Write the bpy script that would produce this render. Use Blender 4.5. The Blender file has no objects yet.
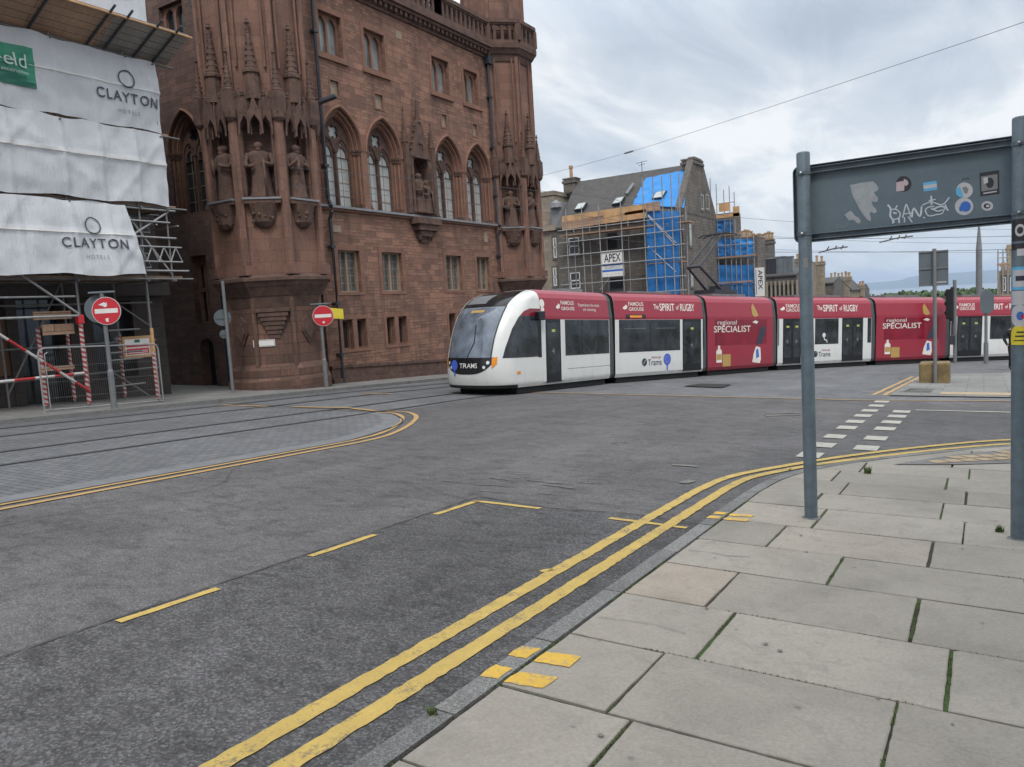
import bpy, bmesh, math, random
from mathutils import Vector, Matrix, noise
from mathutils.geometry import delaunay_2d_cdt
random.seed(7)
SC = bpy.context.scene
COL = SC.collection
V = Vector
R = math.radians

# ------------------------------------------------------------------ camera
FPX, CX, CY = 760.0, 512.0, 383.5
PITCH, ROLL, AZ, EYE = R(5.5), 0.06, R(32), 1.65
_fw = V((0, math.cos(PITCH), -math.sin(PITCH)))
_r0 = V((1, 0, 0)); _u0 = V((0, math.sin(PITCH), math.cos(PITCH)))
_rt = math.cos(ROLL)*_r0 - math.sin(ROLL)*_u0
_up = math.sin(ROLL)*_r0 + math.cos(ROLL)*_u0
_m = Matrix.Rotation(AZ, 3, 'Z')          # the street runs along +Y, the camera looks left of it
FW, RT, UP = _m @ _fw, _m @ _rt, _m @ _up
CAM = V((0, 0, EYE))
cd = bpy.data.cameras.new('camera'); cam = bpy.data.objects.new('camera', cd); COL.objects.link(cam)
cd.sensor_width = 36.0; cd.lens = FPX/1024*36.0; cd.clip_start = 0.05; cd.clip_end = 90000
cam.matrix_world = Matrix(((RT.x, UP.x, -FW.x, 0), (RT.y, UP.y, -FW.y, 0), (RT.z, UP.z, -FW.z, EYE), (0, 0, 0, 1)))
SC.camera = cam

# ------------------------------------------------------------------ light, sky, exposure
SUN_EL, SUN_ROT = R(52), R(150)
SC.view_settings.view_transform = 'Standard'
SC.view_settings.look = 'None'
SC.view_settings.exposure = 0.47
SC.view_settings.gamma = 1.0
SC.view_settings.use_curve_mapping = False
SC.cycles.use_denoising = True
SC.cycles.max_bounces = 6; SC.cycles.diffuse_bounces = 3; SC.cycles.glossy_bounces = 3
SC.cycles.transmission_bounces = 4; SC.cycles.transparent_max_bounces = 12; SC.cycles.volume_bounces = 0

def make_world():
    w = bpy.data.worlds.new('World'); SC.world = w; w.use_nodes = True
    nt = w.node_tree; nt.nodes.clear(); L = nt.links.new
    def n(t, **k):
        o = nt.nodes.new(t)
        for a, b in k.items(): setattr(o, a, b)
        return o
    def mth(op, a, b=None, clamp=False):
        o = n('ShaderNodeMath', operation=op, use_clamp=clamp)
        for i, q in enumerate((a, b)):
            if q is None: continue
            if isinstance(q, (int, float)): o.inputs[i].default_value = q
            else: L(q, o.inputs[i])
        return o.outputs[0]
    def ramp(f, stops):
        o = n('ShaderNodeValToRGB'); e = o.color_ramp.elements
        while len(e) < len(stops): e.new(0.5)
        for el, (p, c) in zip(e, stops): el.position = p; el.color = (*c, 1)
        L(f, o.inputs[0]); return o.outputs[0]
    def mix(f, a, b, blend='MIX'):
        o = n('ShaderNodeMix', data_type='RGBA', blend_type=blend)
        for i, q in ((0, f), (6, a), (7, b)):
            if isinstance(q, (int, float)): o.inputs[i].default_value = q
            elif isinstance(q, tuple): o.inputs[i].default_value = (*q, 1)
            else: L(q, o.inputs[i])
        return o.outputs[2]
    tc = n('ShaderNodeTexCoord'); sx = n('ShaderNodeSeparateXYZ'); L(tc.outputs['Generated'], sx.inputs[0])
    z = mth('MAXIMUM', sx.outputs[2], 0.0); den = mth('ADD', z, 0.13)
    u = mth('DIVIDE', sx.outputs[0], den); v = mth('DIVIDE', sx.outputs[1], den)
    cb = n('ShaderNodeCombineXYZ'); L(u, cb.inputs[0]); L(v, cb.inputs[1])
    mp = n('ShaderNodeMapping'); L(cb.outputs[0], mp.inputs[0])
    mp.inputs['Rotation'].default_value = (0, 0, R(-28)); mp.inputs['Scale'].default_value = (1.25, 0.5, 1); mp.inputs['Location'].default_value = (3.7, 1.2, 0)
    def noise_(scale, det, rough, dist):
        o = n('ShaderNodeTexNoise'); L(mp.outputs[0], o.inputs['Vector'])
        o.inputs['Scale'].default_value = scale; o.inputs['Detail'].default_value = det
        o.inputs['Roughness'].default_value = rough; o.inputs['Distortion'].default_value = dist
        return o.outputs['Fac']
    a = noise_(0.75, 7, 0.55, 0.5); b = noise_(2.6, 8, 0.6, 0.6)
    f = mth('ADD', mth('MULTIPLY', a, 0.62), mth('MULTIPLY', b, 0.38))
    cloud = ramp(f, [(0.36, (0.365, 0.415, 0.48)), (0.44, (0.455, 0.505, 0.565)), (0.50, (0.54, 0.58, 0.625)), (0.57, (0.71, 0.725, 0.735))])
    low = ramp(z, [(0.0, (0.50, 0.55, 0.60)), (0.05, (0.52, 0.57, 0.62)), (0.09, (0.63, 0.645, 0.645)), (0.14, (0.52, 0.57, 0.63)), (1.0, (0.55, 0.59, 0.64))])
    fz = ramp(z, [(0.0, (0.35,)*3), (0.06, (0.6,)*3), (0.16, (1.0,)*3)])
    base = mix(fz, low, cloud)
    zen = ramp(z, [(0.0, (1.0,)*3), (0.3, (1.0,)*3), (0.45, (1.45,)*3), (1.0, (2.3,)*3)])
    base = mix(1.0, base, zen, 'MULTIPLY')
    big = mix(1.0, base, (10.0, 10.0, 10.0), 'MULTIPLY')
    sky = n('ShaderNodeTexSky', sky_type='NISHITA'); sky.sun_disc = False
    sky.sun_elevation = SUN_EL; sky.sun_rotation = SUN_ROT; sky.air_density = 1.0; sky.dust_density = 1.5
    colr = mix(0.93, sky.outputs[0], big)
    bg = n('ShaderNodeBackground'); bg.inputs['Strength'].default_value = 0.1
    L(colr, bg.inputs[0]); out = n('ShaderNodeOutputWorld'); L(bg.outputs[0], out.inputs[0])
make_world()
sl = bpy.data.lights.new('sun', 'SUN'); sl.energy = 1.4; sl.angle = R(18); sl.color = (1, 0.965, 0.92)
sun = bpy.data.objects.new('sun', sl); COL.objects.link(sun)
_sd = V((math.sin(SUN_ROT)*math.cos(SUN_EL), math.cos(SUN_ROT)*math.cos(SUN_EL), math.sin(SUN_EL)))
sun.rotation_euler = _sd.to_track_quat('Z', 'Y').to_euler()

# ------------------------------------------------------------------ picture -> place helpers
SX, SY = -0.0149, -0.0488
def ray(x, y): return FW + RT*((x-CX)/FPX) - UP*((y-CY)/FPX)
def PX(x, y, X): d = ray(x, y); return CAM + d*(X/d.x)
def PY(x, y, Y): d = ray(x, y); return CAM + d*(Y/d.y)
def plane(x, y): return SX*x + SY*y
def G(x, y, h=0):
    d = ray(x, y); nn = V((-SX, -SY, 1)); return CAM + d*((h - nn.dot(CAM))/nn.dot(d))
def terr(x, y):
    D = math.hypot(x, y)
    if D < 1e-6: return 0.0
    k = min(1.0, 95.0/D); z = plane(x*k, y*k)
    if y > -0.3*abs(x):
        f = min(1.0, max(0.0, (y + 0.3*abs(x))/(D*0.5)))
        if D > 95: z -= f*(min(D, 420)-95)*0.033
        if D > 420: z -= f*min(26.0, (D-420)*0.05)
    return z

# ------------------------------------------------------------------ materials
class NT:
    def __init__(s, name):
        s.m = bpy.data.materials.new(name); s.m.use_nodes = True; s.t = s.m.node_tree; s.t.nodes.clear()
        s.out = s.n('ShaderNodeOutputMaterial'); s.b = s.n('ShaderNodeBsdfPrincipled'); s.t.links.new(s.b.outputs[0], s.out.inputs[0])
    def n(s, typ, ins=None, **k):
        o = s.t.nodes.new(typ)
        for a, b in k.items(): setattr(o, a, b)
        for a, b in (ins or {}).items(): s.set(o.inputs[a], b)
        return o
    def set(s, sock, val):
        if isinstance(val, bpy.types.NodeSocket): s.t.links.new(val, sock)
        elif isinstance(val, tuple) and len(val) == 3 and sock.type == 'RGBA': sock.default_value = (*val, 1)
        else: sock.default_value = val
    def mix(s, f, a, b, blend='MIX'):
        o = s.n('ShaderNodeMix', data_type='RGBA', blend_type=blend); s.set(o.inputs[0], f); s.set(o.inputs[6], a); s.set(o.inputs[7], b); return o.outputs[2]
    def ramp(s, f, stops):
        o = s.n('ShaderNodeValToRGB'); e = o.color_ramp.elements
        while len(e) < len(stops): e.new(0.5)
        for el, (p, c) in zip(e, stops):
            el.position = p; el.color = (*(c if isinstance(c, tuple) else (c,)*3), 1)
        s.set(o.inputs[0], f); return o.outputs[0]
    def math(s, op, a, b=0.0, clamp=False):
        o = s.n('ShaderNodeMath', operation=op, use_clamp=clamp); s.set(o.inputs[0], a); s.set(o.inputs[1], b); return o.outputs[0]
    def co(s, kind='Object', scale=None, loc=None):
        o = s.n('ShaderNodeTexCoord').outputs[kind]
        if scale or loc:
            mp = s.n('ShaderNodeMapping', {'Vector': o})
            if scale: mp.inputs['Scale'].default_value = scale
            if loc: mp.inputs['Location'].default_value = loc
            o = mp.outputs[0]
        return o
    def noise(s, vec, scale, det=4, rough=0.55, dist=0.0):
        return s.n('ShaderNodeTexNoise', {'Vector': vec, 'Scale': scale, 'Detail': det, 'Roughness': rough, 'Distortion': dist}).outputs['Fac']
    def vor(s, vec, scale, out='Distance', feature='F1', rnd=1.0):
        return s.n('ShaderNodeTexVoronoi', {'Vector': vec, 'Scale': scale, 'Randomness': rnd}, feature=feature).outputs[out]
    def bump(s, h, strength=0.3, dist=0.01):
        o = s.n('ShaderNodeBump', {'Height': h, 'Strength': strength, 'Distance': dist}); s.t.links.new(o.outputs[0], s.b.inputs['Normal'])
    def tone(s): return s.n('ShaderNodeAttribute', attribute_name='tone').outputs['Fac']
    def fin(s, color, rough=0.8, metal=0.0, spec=None):
        s.set(s.b.inputs['Base Color'], color); s.set(s.b.inputs['Roughness'], rough); s.b.inputs['Metallic'].default_value = metal
        if spec is not None: s.b.inputs['Specular IOR Level'].default_value = spec
        return s.m

def pm(name, c, var=0.25, scale=4.0, rough=0.7, metal=0.0, bump=0.15, bscale=30.0, spec=None, c2=None):
    """plain surface: base colour broken up by two sizes of noise"""
    t = NT(name); o = t.co()
    f = t.noise(o, scale, 6, 0.65, 0.3); g = t.noise(o, scale*9, 3)
    f = t.math('ADD', t.math('MULTIPLY', f, 0.7), t.math('MULTIPLY', g, 0.3))
    lo = tuple(x*(1-var) for x in c); hi = c2 or tuple(min(1, x*(1+var)) for x in c)
    col = t.ramp(f, [(0.3, lo), (0.7, hi)])
    if bump: t.bump(t.noise(o, bscale, 4), bump, 0.01)
    return t.fin(col, rough, metal, spec)

def flat(name, c, rough=0.5, metal=0.0, spec=None, var=0.08):
    return pm(name, c, var, 3.0, rough, metal, 0.0, spec=spec)

def brick(name, c1, c2, mortar, bw, bh, msize=0.012, soot=0.35, sootc=(0.035, 0.028, 0.026), rough=0.9, warp=0.012, bump=0.5, sq=0.0, bias=0.0):
    t = NT(name); uv = t.co('UV'); ob = t.co('Object')
    nz = t.n('ShaderNodeTexNoise', {'Vector': uv, 'Scale': 2.3, 'Detail': 3.0}).outputs['Color']
    off = t.n('ShaderNodeVectorMath', {0: nz, 1: (0.5, 0.5, 0.5)}, operation='SUBTRACT').outputs[0]
    off = t.n('ShaderNodeVectorMath', {0: off, 'Scale': warp*3}, operation='SCALE').outputs[0]
    uvw = t.n('ShaderNodeVectorMath', {0: uv, 1: off}, operation='ADD').outputs[0]
    def bk(w, h, o):
        q = t.n('ShaderNodeTexBrick', {'Vector': uvw, 'Color1': c1, 'Color2': c2, 'Mortar': mortar, 'Scale': 1.0, 'Mortar Size': msize, 'Mortar Smooth': 0.3, 'Bias': bias, 'Brick Width': w, 'Row Height': h})
        q.offset = o; q.squash = 1.0; return q
    q = bk(bw, bh, 0.43); col = q.outputs['Color']; fac = q.outputs['Fac']
    if sq:
        q2 = bk(bw*0.62, bh*0.5, 0.37)
        sel = t.math('GREATER_THAN', t.noise(t.co('UV', (0.8, 1.9, 1)), 0.9, 1), 0.52)
        col = t.mix(sel, col, q2.outputs['Color']); fac = t.mix(sel, fac, q2.outputs['Fac'])
    blot = t.noise(uv, 0.55, 6, 0.65, 0.4); fine = t.noise(uv, 14, 4, 0.6)
    col = t.mix(1.0, col, t.ramp(blot, [(0.25, 0.72), (0.5, 0.98), (0.75, 1.2)]), 'MULTIPLY')
    col = t.mix(1.0, col, t.ramp(fine, [(0.25, 0.8), (0.75, 1.18)]), 'MULTIPLY')
    st = t.noise(t.co('UV', (1.6, 0.28, 1)), 1.0, 6, 0.7, 0.6)
    col = t.mix(t.math('MULTIPLY', t.ramp(st, [(0.48, 0.0), (0.72, 1.0)]), soot), col, sootc)
    t.bump(t.math('ADD', t.math('MULTIPLY', fac, -0.6), t.math('MULTIPLY', t.noise(uv, 22, 5), 0.5)), bump, 0.02)
    return t.fin(col, rough)

def asphalt(name, base, agg, scale, contrast, bump):
    t = NT(name); o = t.co()
    cell = t.n('ShaderNodeTexVoronoi', {'Vector': o, 'Scale': scale}).outputs
    st = t.n('ShaderNodeSeparateColor', {0: cell['Color']}).outputs[0]
    stone = t.ramp(st, [(0.0, tuple(x*(1-contrast) for x in base)), (0.55, base), (0.86, tuple(x*1.5 for x in base)), (1.0, agg)])
    big = t.noise(o, 0.35, 6, 0.62, 0.5); mid = t.noise(t.co('Object', (2.2, 0.35, 1)), 0.8, 6, 0.66, 0.3)
    col = t.mix(1.0, stone, t.ramp(big, [(0.3, 0.78), (0.7, 1.2)]), 'MULTIPLY')
    col = t.mix(1.0, col, t.ramp(mid, [(0.3, 0.86), (0.7, 1.12)]), 'MULTIPLY')
    wear = t.noise(t.co('Object', (0.9, 1.6, 1)), 3.2, 8, 0.75, 1.0)
    col = t.mix(1.0, col, t.ramp(wear, [(0.36, 0.66), (0.5, 1.0), (0.66, 1.14)]), 'MULTIPLY')
    dk = t.noise(t.co('Object', (1.0, 1.0, 1), (7, 3, 0)), 1.7, 7, 0.7, 1.5)
    col = t.mix(t.ramp(dk, [(0.60, 0.0), (0.72, 0.55)]), col, tuple(x*0.45 for x in base))
    t.bump(t.math('ADD', cell['Distance'], t.noise(o, scale*0.4, 3)), bump, 0.006)
    return t.fin(col, 0.88, spec=0.25)

def paint(name, c, under, wear=0.5, scale=26, crack=True):
    t = NT(name); o = t.co()
    a = t.noise(o, scale, 5, 0.7, 0.4); b = t.noise(o, scale*0.12, 4, 0.6, 0.5)
    f = t.math('ADD', t.math('MULTIPLY', a, 0.55), t.math('MULTIPLY', b, 0.45))
    m = t.ramp(f, [(wear-0.09, 0.0), (wear+0.03, 1.0)])
    col = t.mix(m, under, t.ramp(t.noise(o, 5, 5, 0.7), [(0.3, tuple(x*0.78 for x in c)), (0.7, c)]))
    col = t.mix(t.ramp(t.vor(o, 95, 'Distance'), [(0.0, 0.0), (0.9, 0.25)]), col, under)
    t.bump(t.noise(o, 120, 3), 0.25, 0.003)
    return t.fin(col, 0.75)

def glassy(name, c, rough=0.06, var=0.3, scale=1.2, spec=0.5):
    t = NT(name); o = t.co()
    col = t.ramp(t.noise(o, scale, 4, 0.6, 0.5), [(0.3, tuple(x*(1-var) for x in c)), (0.7, tuple(x*(1+var) for x in c))])
    t.bump(t.noise(o, 1.5, 2), 0.03, 0.02)
    return t.fin(col, rough, 0, spec)

def sheet_mat(name, c, trans=0.35, dirt=(0.4, 0.38, 0.34)):
    t = NT(name); o = t.co()
    a = t.noise(t.co('Object', (1, 1, 0.5)), 1.1, 6, 0.65, 0.8)
    col = t.ramp(a, [(0.3, tuple(x*0.86 for x in c)), (0.65, c)])
    col = t.mix(t.ramp(t.noise(o, 2.2, 7, 0.72, 0.6), [(0.56, 0.0), (0.8, 0.4)]), col, dirt)
    h = t.math('ADD', t.noise(t.co('Object', (1, 3.2, 0.7)), 3.0, 5, 0.6, 1.2), t.math('MULTIPLY', t.noise(o, 11, 3, 0.6, 1.0), 0.35))
    t.bump(h, 0.4, 0.05); t.fin(col, 0.45, spec=0.35)
    tr = t.n('ShaderNodeBsdfTranslucent', {'Color': col}); ms = t.n('ShaderNodeMixShader', {0: trans, 1: t.b.outputs[0], 2: tr.outputs[0]})
    t.t.links.new(ms.outputs[0], t.out.inputs[0]); return t.m

def stripe_mat(name, c1, c2, k, angle):
    t = NT(name); o = t.co()
    sx = t.n('ShaderNodeSeparateXYZ', {0: o}).outputs
    a = t.math('ARCTAN2', sx[1], sx[0]); q = t.math('ADD', t.math('MULTIPLY', sx[2], k), t.math('MULTIPLY', a, angle))
    f = t.math('GREATER_THAN', t.math('FRACT', q), 0.5)
    col = t.mix(f, c1, c2); col = t.mix(1.0, col, t.ramp(t.noise(o, 9, 5, 0.7), [(0.3, 0.65), (0.7, 1.0)]), 'MULTIPLY')
    return t.fin(col, 0.55)

def flag_mat():
    t = NT('paving_flag'); o = t.co(); tn = t.tone()
    base = t.ramp(tn, [(0.0, (0.268, 0.244, 0.209)), (0.45, (0.296, 0.270, 0.231)), (0.8, (0.322, 0.294, 0.251)), (1.0, (0.325, 0.278, 0.226))])
    a = t.noise(o, 1.4, 7, 0.65, 0.5); b = t.noise(o, 60, 4, 0.7); c = t.noise(o, 7, 5, 0.7, 0.8)
    col = t.mix(1.0, base, t.ramp(a, [(0.28, 0.80), (0.5, 1.0), (0.75, 1.13)]), 'MULTIPLY')
    col = t.mix(1.0, col, t.ramp(b, [(0.3, 0.84), (0.7, 1.12)]), 'MULTIPLY')
    col = t.mix(t.ramp(c, [(0.52, 0.0), (0.75, 0.5)]), col, (0.17, 0.16, 0.135))
    spots = t.vor(o, 3.1); col = t.mix(t.ramp(spots, [(0.03, 0.5), (0.06, 0.0)]), col, (0.1, 0.095, 0.09))
    t.bump(t.math('ADD', b, t.math('MULTIPLY', c, 0.6)), 0.22, 0.006)
    return t.fin(col, 0.86, spec=0.25)

def moss_mat():
    t = NT('joint_moss'); o = t.co()
    g = t.noise(o, 1.9, 5, 0.7, 0.6); f = t.noise(o, 45, 4, 0.7)
    col = t.mix(t.ramp(g, [(0.46, 0.0), (0.56, 1.0)]), t.ramp(f, [(0.3, (0.022, 0.02, 0.016)), (0.7, (0.06, 0.055, 0.045))]), t.ramp(f, [(0.3, (0.025, 0.05, 0.012)), (0.7, (0.075, 0.125, 0.03))]))
    t.bump(f, 0.8, 0.01); return t.fin(col, 0.95)

def dirty(name, c, rough):
    t = NT(name); o = t.co()
    z = t.n('ShaderNodeSeparateXYZ', {0: o}).outputs[2]
    n_ = t.noise(t.co('Object', (1.2, 1.2, 3.5)), 2.2, 6, 0.65, 0.5); st = t.noise(t.co('Object', (7, 7, 0.6)), 1.0, 4, 0.6)
    g = t.math('ADD', t.math('MULTIPLY', t.ramp(z, [(0.15, 1.0), (0.75, 0.12)]), 0.5), t.math('MULTIPLY', t.ramp(st, [(0.5, 0.0), (0.8, 1.0)]), 0.3))
    f = t.math('MULTIPLY', g, t.ramp(n_, [(0.3, 0.35), (0.7, 1.0)]), True)
    col = t.mix(f, c, tuple(x*0.42+0.03 for x in c)); return t.fin(col, t.math('ADD', rough, t.math('MULTIPLY', f, 0.4)))
def granite_mat():
    t = NT('kerb_granite'); o = t.co(); tn = t.tone()
    c = t.ramp(tn, [(0.0, (0.135, 0.132, 0.128)), (0.5, (0.17, 0.166, 0.16)), (1.0, (0.205, 0.20, 0.19))])
    st = t.n('ShaderNodeSeparateColor', {0: t.n('ShaderNodeTexVoronoi', {'Vector': o, 'Scale': 170.0}).outputs['Color']}).outputs[0]
    c = t.mix(1.0, c, t.ramp(st, [(0.0, 0.6), (0.5, 1.0), (1.0, 1.5)]), 'MULTIPLY')
    c = t.mix(t.ramp(t.noise(o, 4.0, 7, 0.72, 0.8), [(0.48, 0.0), (0.72, 0.65)]), c, (0.075, 0.072, 0.066))
    t.bump(t.math('ADD', t.noise(o, 25, 4, 0.7), t.noise(o, 7, 3)), 0.5, 0.012)
    return t.fin(c, 0.85, spec=0.3)
MT = {}
def mats():
    M = MT
    M['asphalt'] = asphalt('old_asphalt', (0.100, 0.0955, 0.0955), (0.17, 0.165, 0.16), 130, 0.25, 0.3)
    M['coarse'] = asphalt('coarse_asphalt', (0.082, 0.079, 0.080), (0.15, 0.146, 0.142), 84, 0.36, 0.7)
    M['lane'] = asphalt('pale_lane', (0.125, 0.126, 0.13), (0.2, 0.2, 0.2), 140, 0.25, 0.2)
    M['setts'] = brick('setts', (0.115, 0.117, 0.122), (0.155, 0.155, 0.158), (0.05, 0.05, 0.05), 0.22, 0.11, 0.008, 0.25, (0.06, 0.06, 0.06), 0.8, 0.006, 0.5)
    M['slabs'] = brick('slabs', (0.17, 0.165, 0.155), (0.21, 0.205, 0.19), (0.07, 0.066, 0.06), 0.9, 0.6, 0.01, 0.3, (0.11, 0.11, 0.1), 0.85, 0.004, 0.25)
    M['flag'] = flag_mat(); M['moss'] = moss_mat()
    M['granite'] = granite_mat()
    M['concrete'] = pm('concrete_edging', (0.15, 0.152, 0.155), 0.25, 4, 0.85)
    M['tactile'] = pm('buff_tactile', (0.36, 0.27, 0.17), 0.25, 5, 0.85)
    M['yellow'] = paint('yellow_line', (0.58, 0.40, 0.095), (0.12, 0.105, 0.085), 0.44, 52)
    M['yellow_old'] = paint('faded_yellow_line', (0.50, 0.31, 0.11), (0.105, 0.1, 0.098), 0.41)
    M['yellow_new'] = paint('fresh_yellow', (0.74, 0.44, 0.03), (0.22, 0.21, 0.19), 0.455, 40)
    M['white_line'] = paint('white_line', (0.47, 0.445, 0.385), (0.11, 0.108, 0.105), 0.42)
    M['faint'] = paint('faint_line', (0.30, 0.27, 0.21), (0.105, 0.102, 0.10), 0.57, 60)
    M['rail'] = pm('rail_steel', (0.16, 0.16, 0.165), 0.3, 3, 0.35, 0.8)
    M['groove'] = flat('rail_groove', (0.045, 0.045, 0.046), 0.9)
    M['rubble'] = brick('red_rubble', (0.305, 0.160, 0.110), (0.165, 0.090, 0.066), (0.16, 0.095, 0.070), 0.58, 0.235, 0.014, 0.72, (0.055, 0.036, 0.030), 0.92, 0.02, 0.8, 1.0)
    M['rubble_dark'] = brick('shaded_red_rubble', (0.165, 0.092, 0.068), (0.095, 0.056, 0.044), (0.10, 0.06, 0.05), 0.58, 0.235, 0.014, 0.6, (0.045, 0.032, 0.028), 0.92, 0.02, 0.8, 1.0)  # rubble copy; shade of the lane and niches put into its darker colours
    M['ashlar'] = brick('red_ashlar', (0.225, 0.120, 0.085), (0.16, 0.086, 0.064), (0.10, 0.056, 0.044), 0.85, 0.36, 0.006, 0.75, (0.06, 0.04, 0.036), 0.9, 0.003, 0.3)
    M['trim'] = pm('red_trim', (0.20, 0.104, 0.073), 0.35, 2.2, 0.9, 0, 0.5, 40)
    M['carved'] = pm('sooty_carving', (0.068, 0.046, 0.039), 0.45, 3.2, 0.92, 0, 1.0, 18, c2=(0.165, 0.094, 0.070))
    M['shelf'] = pm('lead_shelf', (0.20, 0.205, 0.215), 0.3, 4, 0.6)
    M['pane_blind'] = glassy('pane_with_blind', (0.38, 0.40, 0.39), 0.12, 0.2, 0.8)
    M['pane_dark'] = glassy('pane_dark', (0.028, 0.032, 0.036), 0.06, 0.4)
    M['pane_mid'] = glassy('pane_mid', (0.22, 0.235, 0.235), 0.1, 0.4)
    M['stone_mull'] = pm('pale_mullion', (0.27, 0.20, 0.145), 0.25, 4, 0.9)
    M['iron'] = pm('dark_iron', (0.032, 0.036, 0.045), 0.3, 5, 0.5, 0.0)
    M['plaque'] = pm('pale_plaque', (0.28, 0.22, 0.165), 0.3, 5, 0.9)
    M['hotel'] = brick('hotel_stone', (0.06, 0.048, 0.042), (0.045, 0.037, 0.033), (0.035, 0.03, 0.028), 0.7, 0.3, 0.012, 0.4, (0.02, 0.018, 0.018))
    M['void'] = flat('dark_opening', (0.012, 0.012, 0.013), 0.9)
    M['hoard'] = pm('brown_hoarding', (0.13, 0.066, 0.04), 0.25, 2, 0.8)
    M['galv'] = pm('galvanised', (0.30, 0.30, 0.30), 0.3, 6, 0.5, 0.35)
    M['galv_dark'] = pm('dull_tube', (0.165, 0.163, 0.16), 0.35, 6, 0.55, 0.3)
    M['timber'] = brick('scaffold_boards', (0.42, 0.265, 0.175), (0.33, 0.21, 0.14), (0.06, 0.04, 0.03), 3.9, 0.225, 0.008, 0.4, (0.12, 0.08, 0.06), 0.85, 0.002, 0.3)
    M['timber_pale'] = pm('pale_timber', (0.47, 0.28, 0.135), 0.35, 1.6, 0.8, 0, 0.2, 20)
    M['deck_grey'] = brick('grey_boards', (0.30, 0.275, 0.245), (0.23, 0.21, 0.19), (0.06, 0.055, 0.05), 3.9, 0.225, 0.01, 0.4, (0.09, 0.08, 0.075), 0.85, 0.002, 0.3)
    M['tarp'] = sheet_mat('white_sheeting', (0.66, 0.675, 0.705), 0.14, (0.42, 0.40, 0.38))
    M['tarp_blue'] = sheet_mat('blue_sheeting', (0.035, 0.26, 0.66), 0.12, (0.03, 0.13, 0.35))
    M['net_blue'] = sheet_mat('blue_netting', (0.03, 0.18, 0.48), 0.15, (0.03, 0.08, 0.18))
    M['ink'] = flat('dark_ink', (0.055, 0.058, 0.07), 0.6)
    M['ink_grey'] = flat('grey_ink', (0.2, 0.2, 0.22), 0.6)
    M['green'] = flat('green_print', (0.02, 0.22, 0.125), 0.5, var=0.2)
    M['green_dk'] = flat('dark_green_print', (0.013, 0.13, 0.085), 0.5)
    M['pale_print'] = flat('pale_print', (0.5, 0.6, 0.55), 0.6)
    M['stripe'] = stripe_mat('red_white_guard', (0.42, 0.035, 0.04), (0.55, 0.50, 0.48), 8.0, 0.16)
    M['band'] = stripe_mat('red_white_band', (0.5, 0.03, 0.035), (0.6, 0.57, 0.55), 1.1, 0.0)
    M['sign_red'] = flat('sign_red', (0.50, 0.022, 0.035), 0.4)
    M['sign_white'] = flat('sign_white', (0.68, 0.66, 0.62), 0.45)
    M['sign_grey'] = pm('sign_back', (0.105, 0.125, 0.14), 0.18, 2, 0.5, 0, 0.03)
    M['post'] = pm('grey_post', (0.108, 0.142, 0.168), 0.34, 9, 0.45, 0, 0.08, 60)
    M['panel'] = pm('panel_back', (0.118, 0.158, 0.188), 0.16, 2.5, 0.5, 0, 0.03)
    M['pole_grey'] = pm('pole_grey', (0.17, 0.175, 0.18), 0.25, 4, 0.55, 0.2)
    M['bolt'] = flat('bolt', (0.45, 0.45, 0.45), 0.35, 0.6)
    M['white'] = dirty('tram_white', (0.66, 0.66, 0.635), 0.3)
    M['red'] = dirty('tram_red', (0.30, 0.022, 0.042), 0.3)
    M['red_film'] = glassy('red_film', (0.21, 0.012, 0.028), 0.12, 0.25)
    M['black'] = glassy('tram_black', (0.013, 0.013, 0.015), 0.18, 0.2)
    M['tglass'] = glassy('tram_glass', (0.026, 0.029, 0.033), 0.05, 0.8, 1.9, 0.6)
    M['wind'] = glassy('windscreen', (0.125, 0.148, 0.18), 0.05, 0.65, 1.3, 1.0)  # pale base colour stands in for sky reflected in the glass
    M['rubber'] = pm('bellows', (0.075, 0.08, 0.085), 0.2, 5, 0.8)
    M['under'] = flat('underframe', (0.012, 0.012, 0.012), 0.85)
    M['lamp'] = flat('headlamp', (0.7, 0.7, 0.7), 0.15)
    M['amber'] = flat('amber_lamp', (0.75, 0.26, 0.02), 0.3)
    M['blue_badge'] = flat('blue_badge', (0.06, 0.12, 0.52), 0.4)
    M['gold'] = flat('gold_print', (0.42, 0.27, 0.08), 0.4)
    M['cream'] = flat('cream_lettering', (0.72, 0.66, 0.60), 0.4)
    M['navy'] = flat('navy_print', (0.03, 0.035, 0.06), 0.5)
    M['slate'] = brick('slate_roof', (0.078, 0.072, 0.068), (0.058, 0.054, 0.052), (0.03, 0.03, 0.03), 0.35, 0.2, 0.008, 0.5, (0.10, 0.085, 0.07), 0.75, 0.004, 0.3)
    M['grey_stone'] = brick('grey_stone', (0.145, 0.132, 0.118), (0.105, 0.097, 0.09), (0.085, 0.08, 0.075), 0.6, 0.28, 0.014, 0.6, (0.045, 0.042, 0.04), 0.9, 0.012, 0.5)
    M['dark_stone'] = brick('sooty_stone', (0.165, 0.142, 0.122), (0.115, 0.10, 0.087), (0.07, 0.062, 0.056), 0.5, 0.24, 0.014, 0.6, (0.04, 0.035, 0.033), 0.9, 0.015, 0.6)
    M['beige'] = brick('beige_stone', (0.30, 0.25, 0.19), (0.24, 0.20, 0.155), (0.18, 0.15, 0.12), 0.8, 0.35, 0.008, 0.5, (0.10, 0.085, 0.07))
    M['buff'] = brick('buff_stone', (0.36, 0.28, 0.18), (0.29, 0.225, 0.15), (0.2, 0.16, 0.12), 0.8, 0.35, 0.008, 0.45, (0.14, 0.11, 0.08))
    M['pot'] = pm('clay_pot', (0.36, 0.23, 0.125), 0.3, 5, 0.85)
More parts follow.
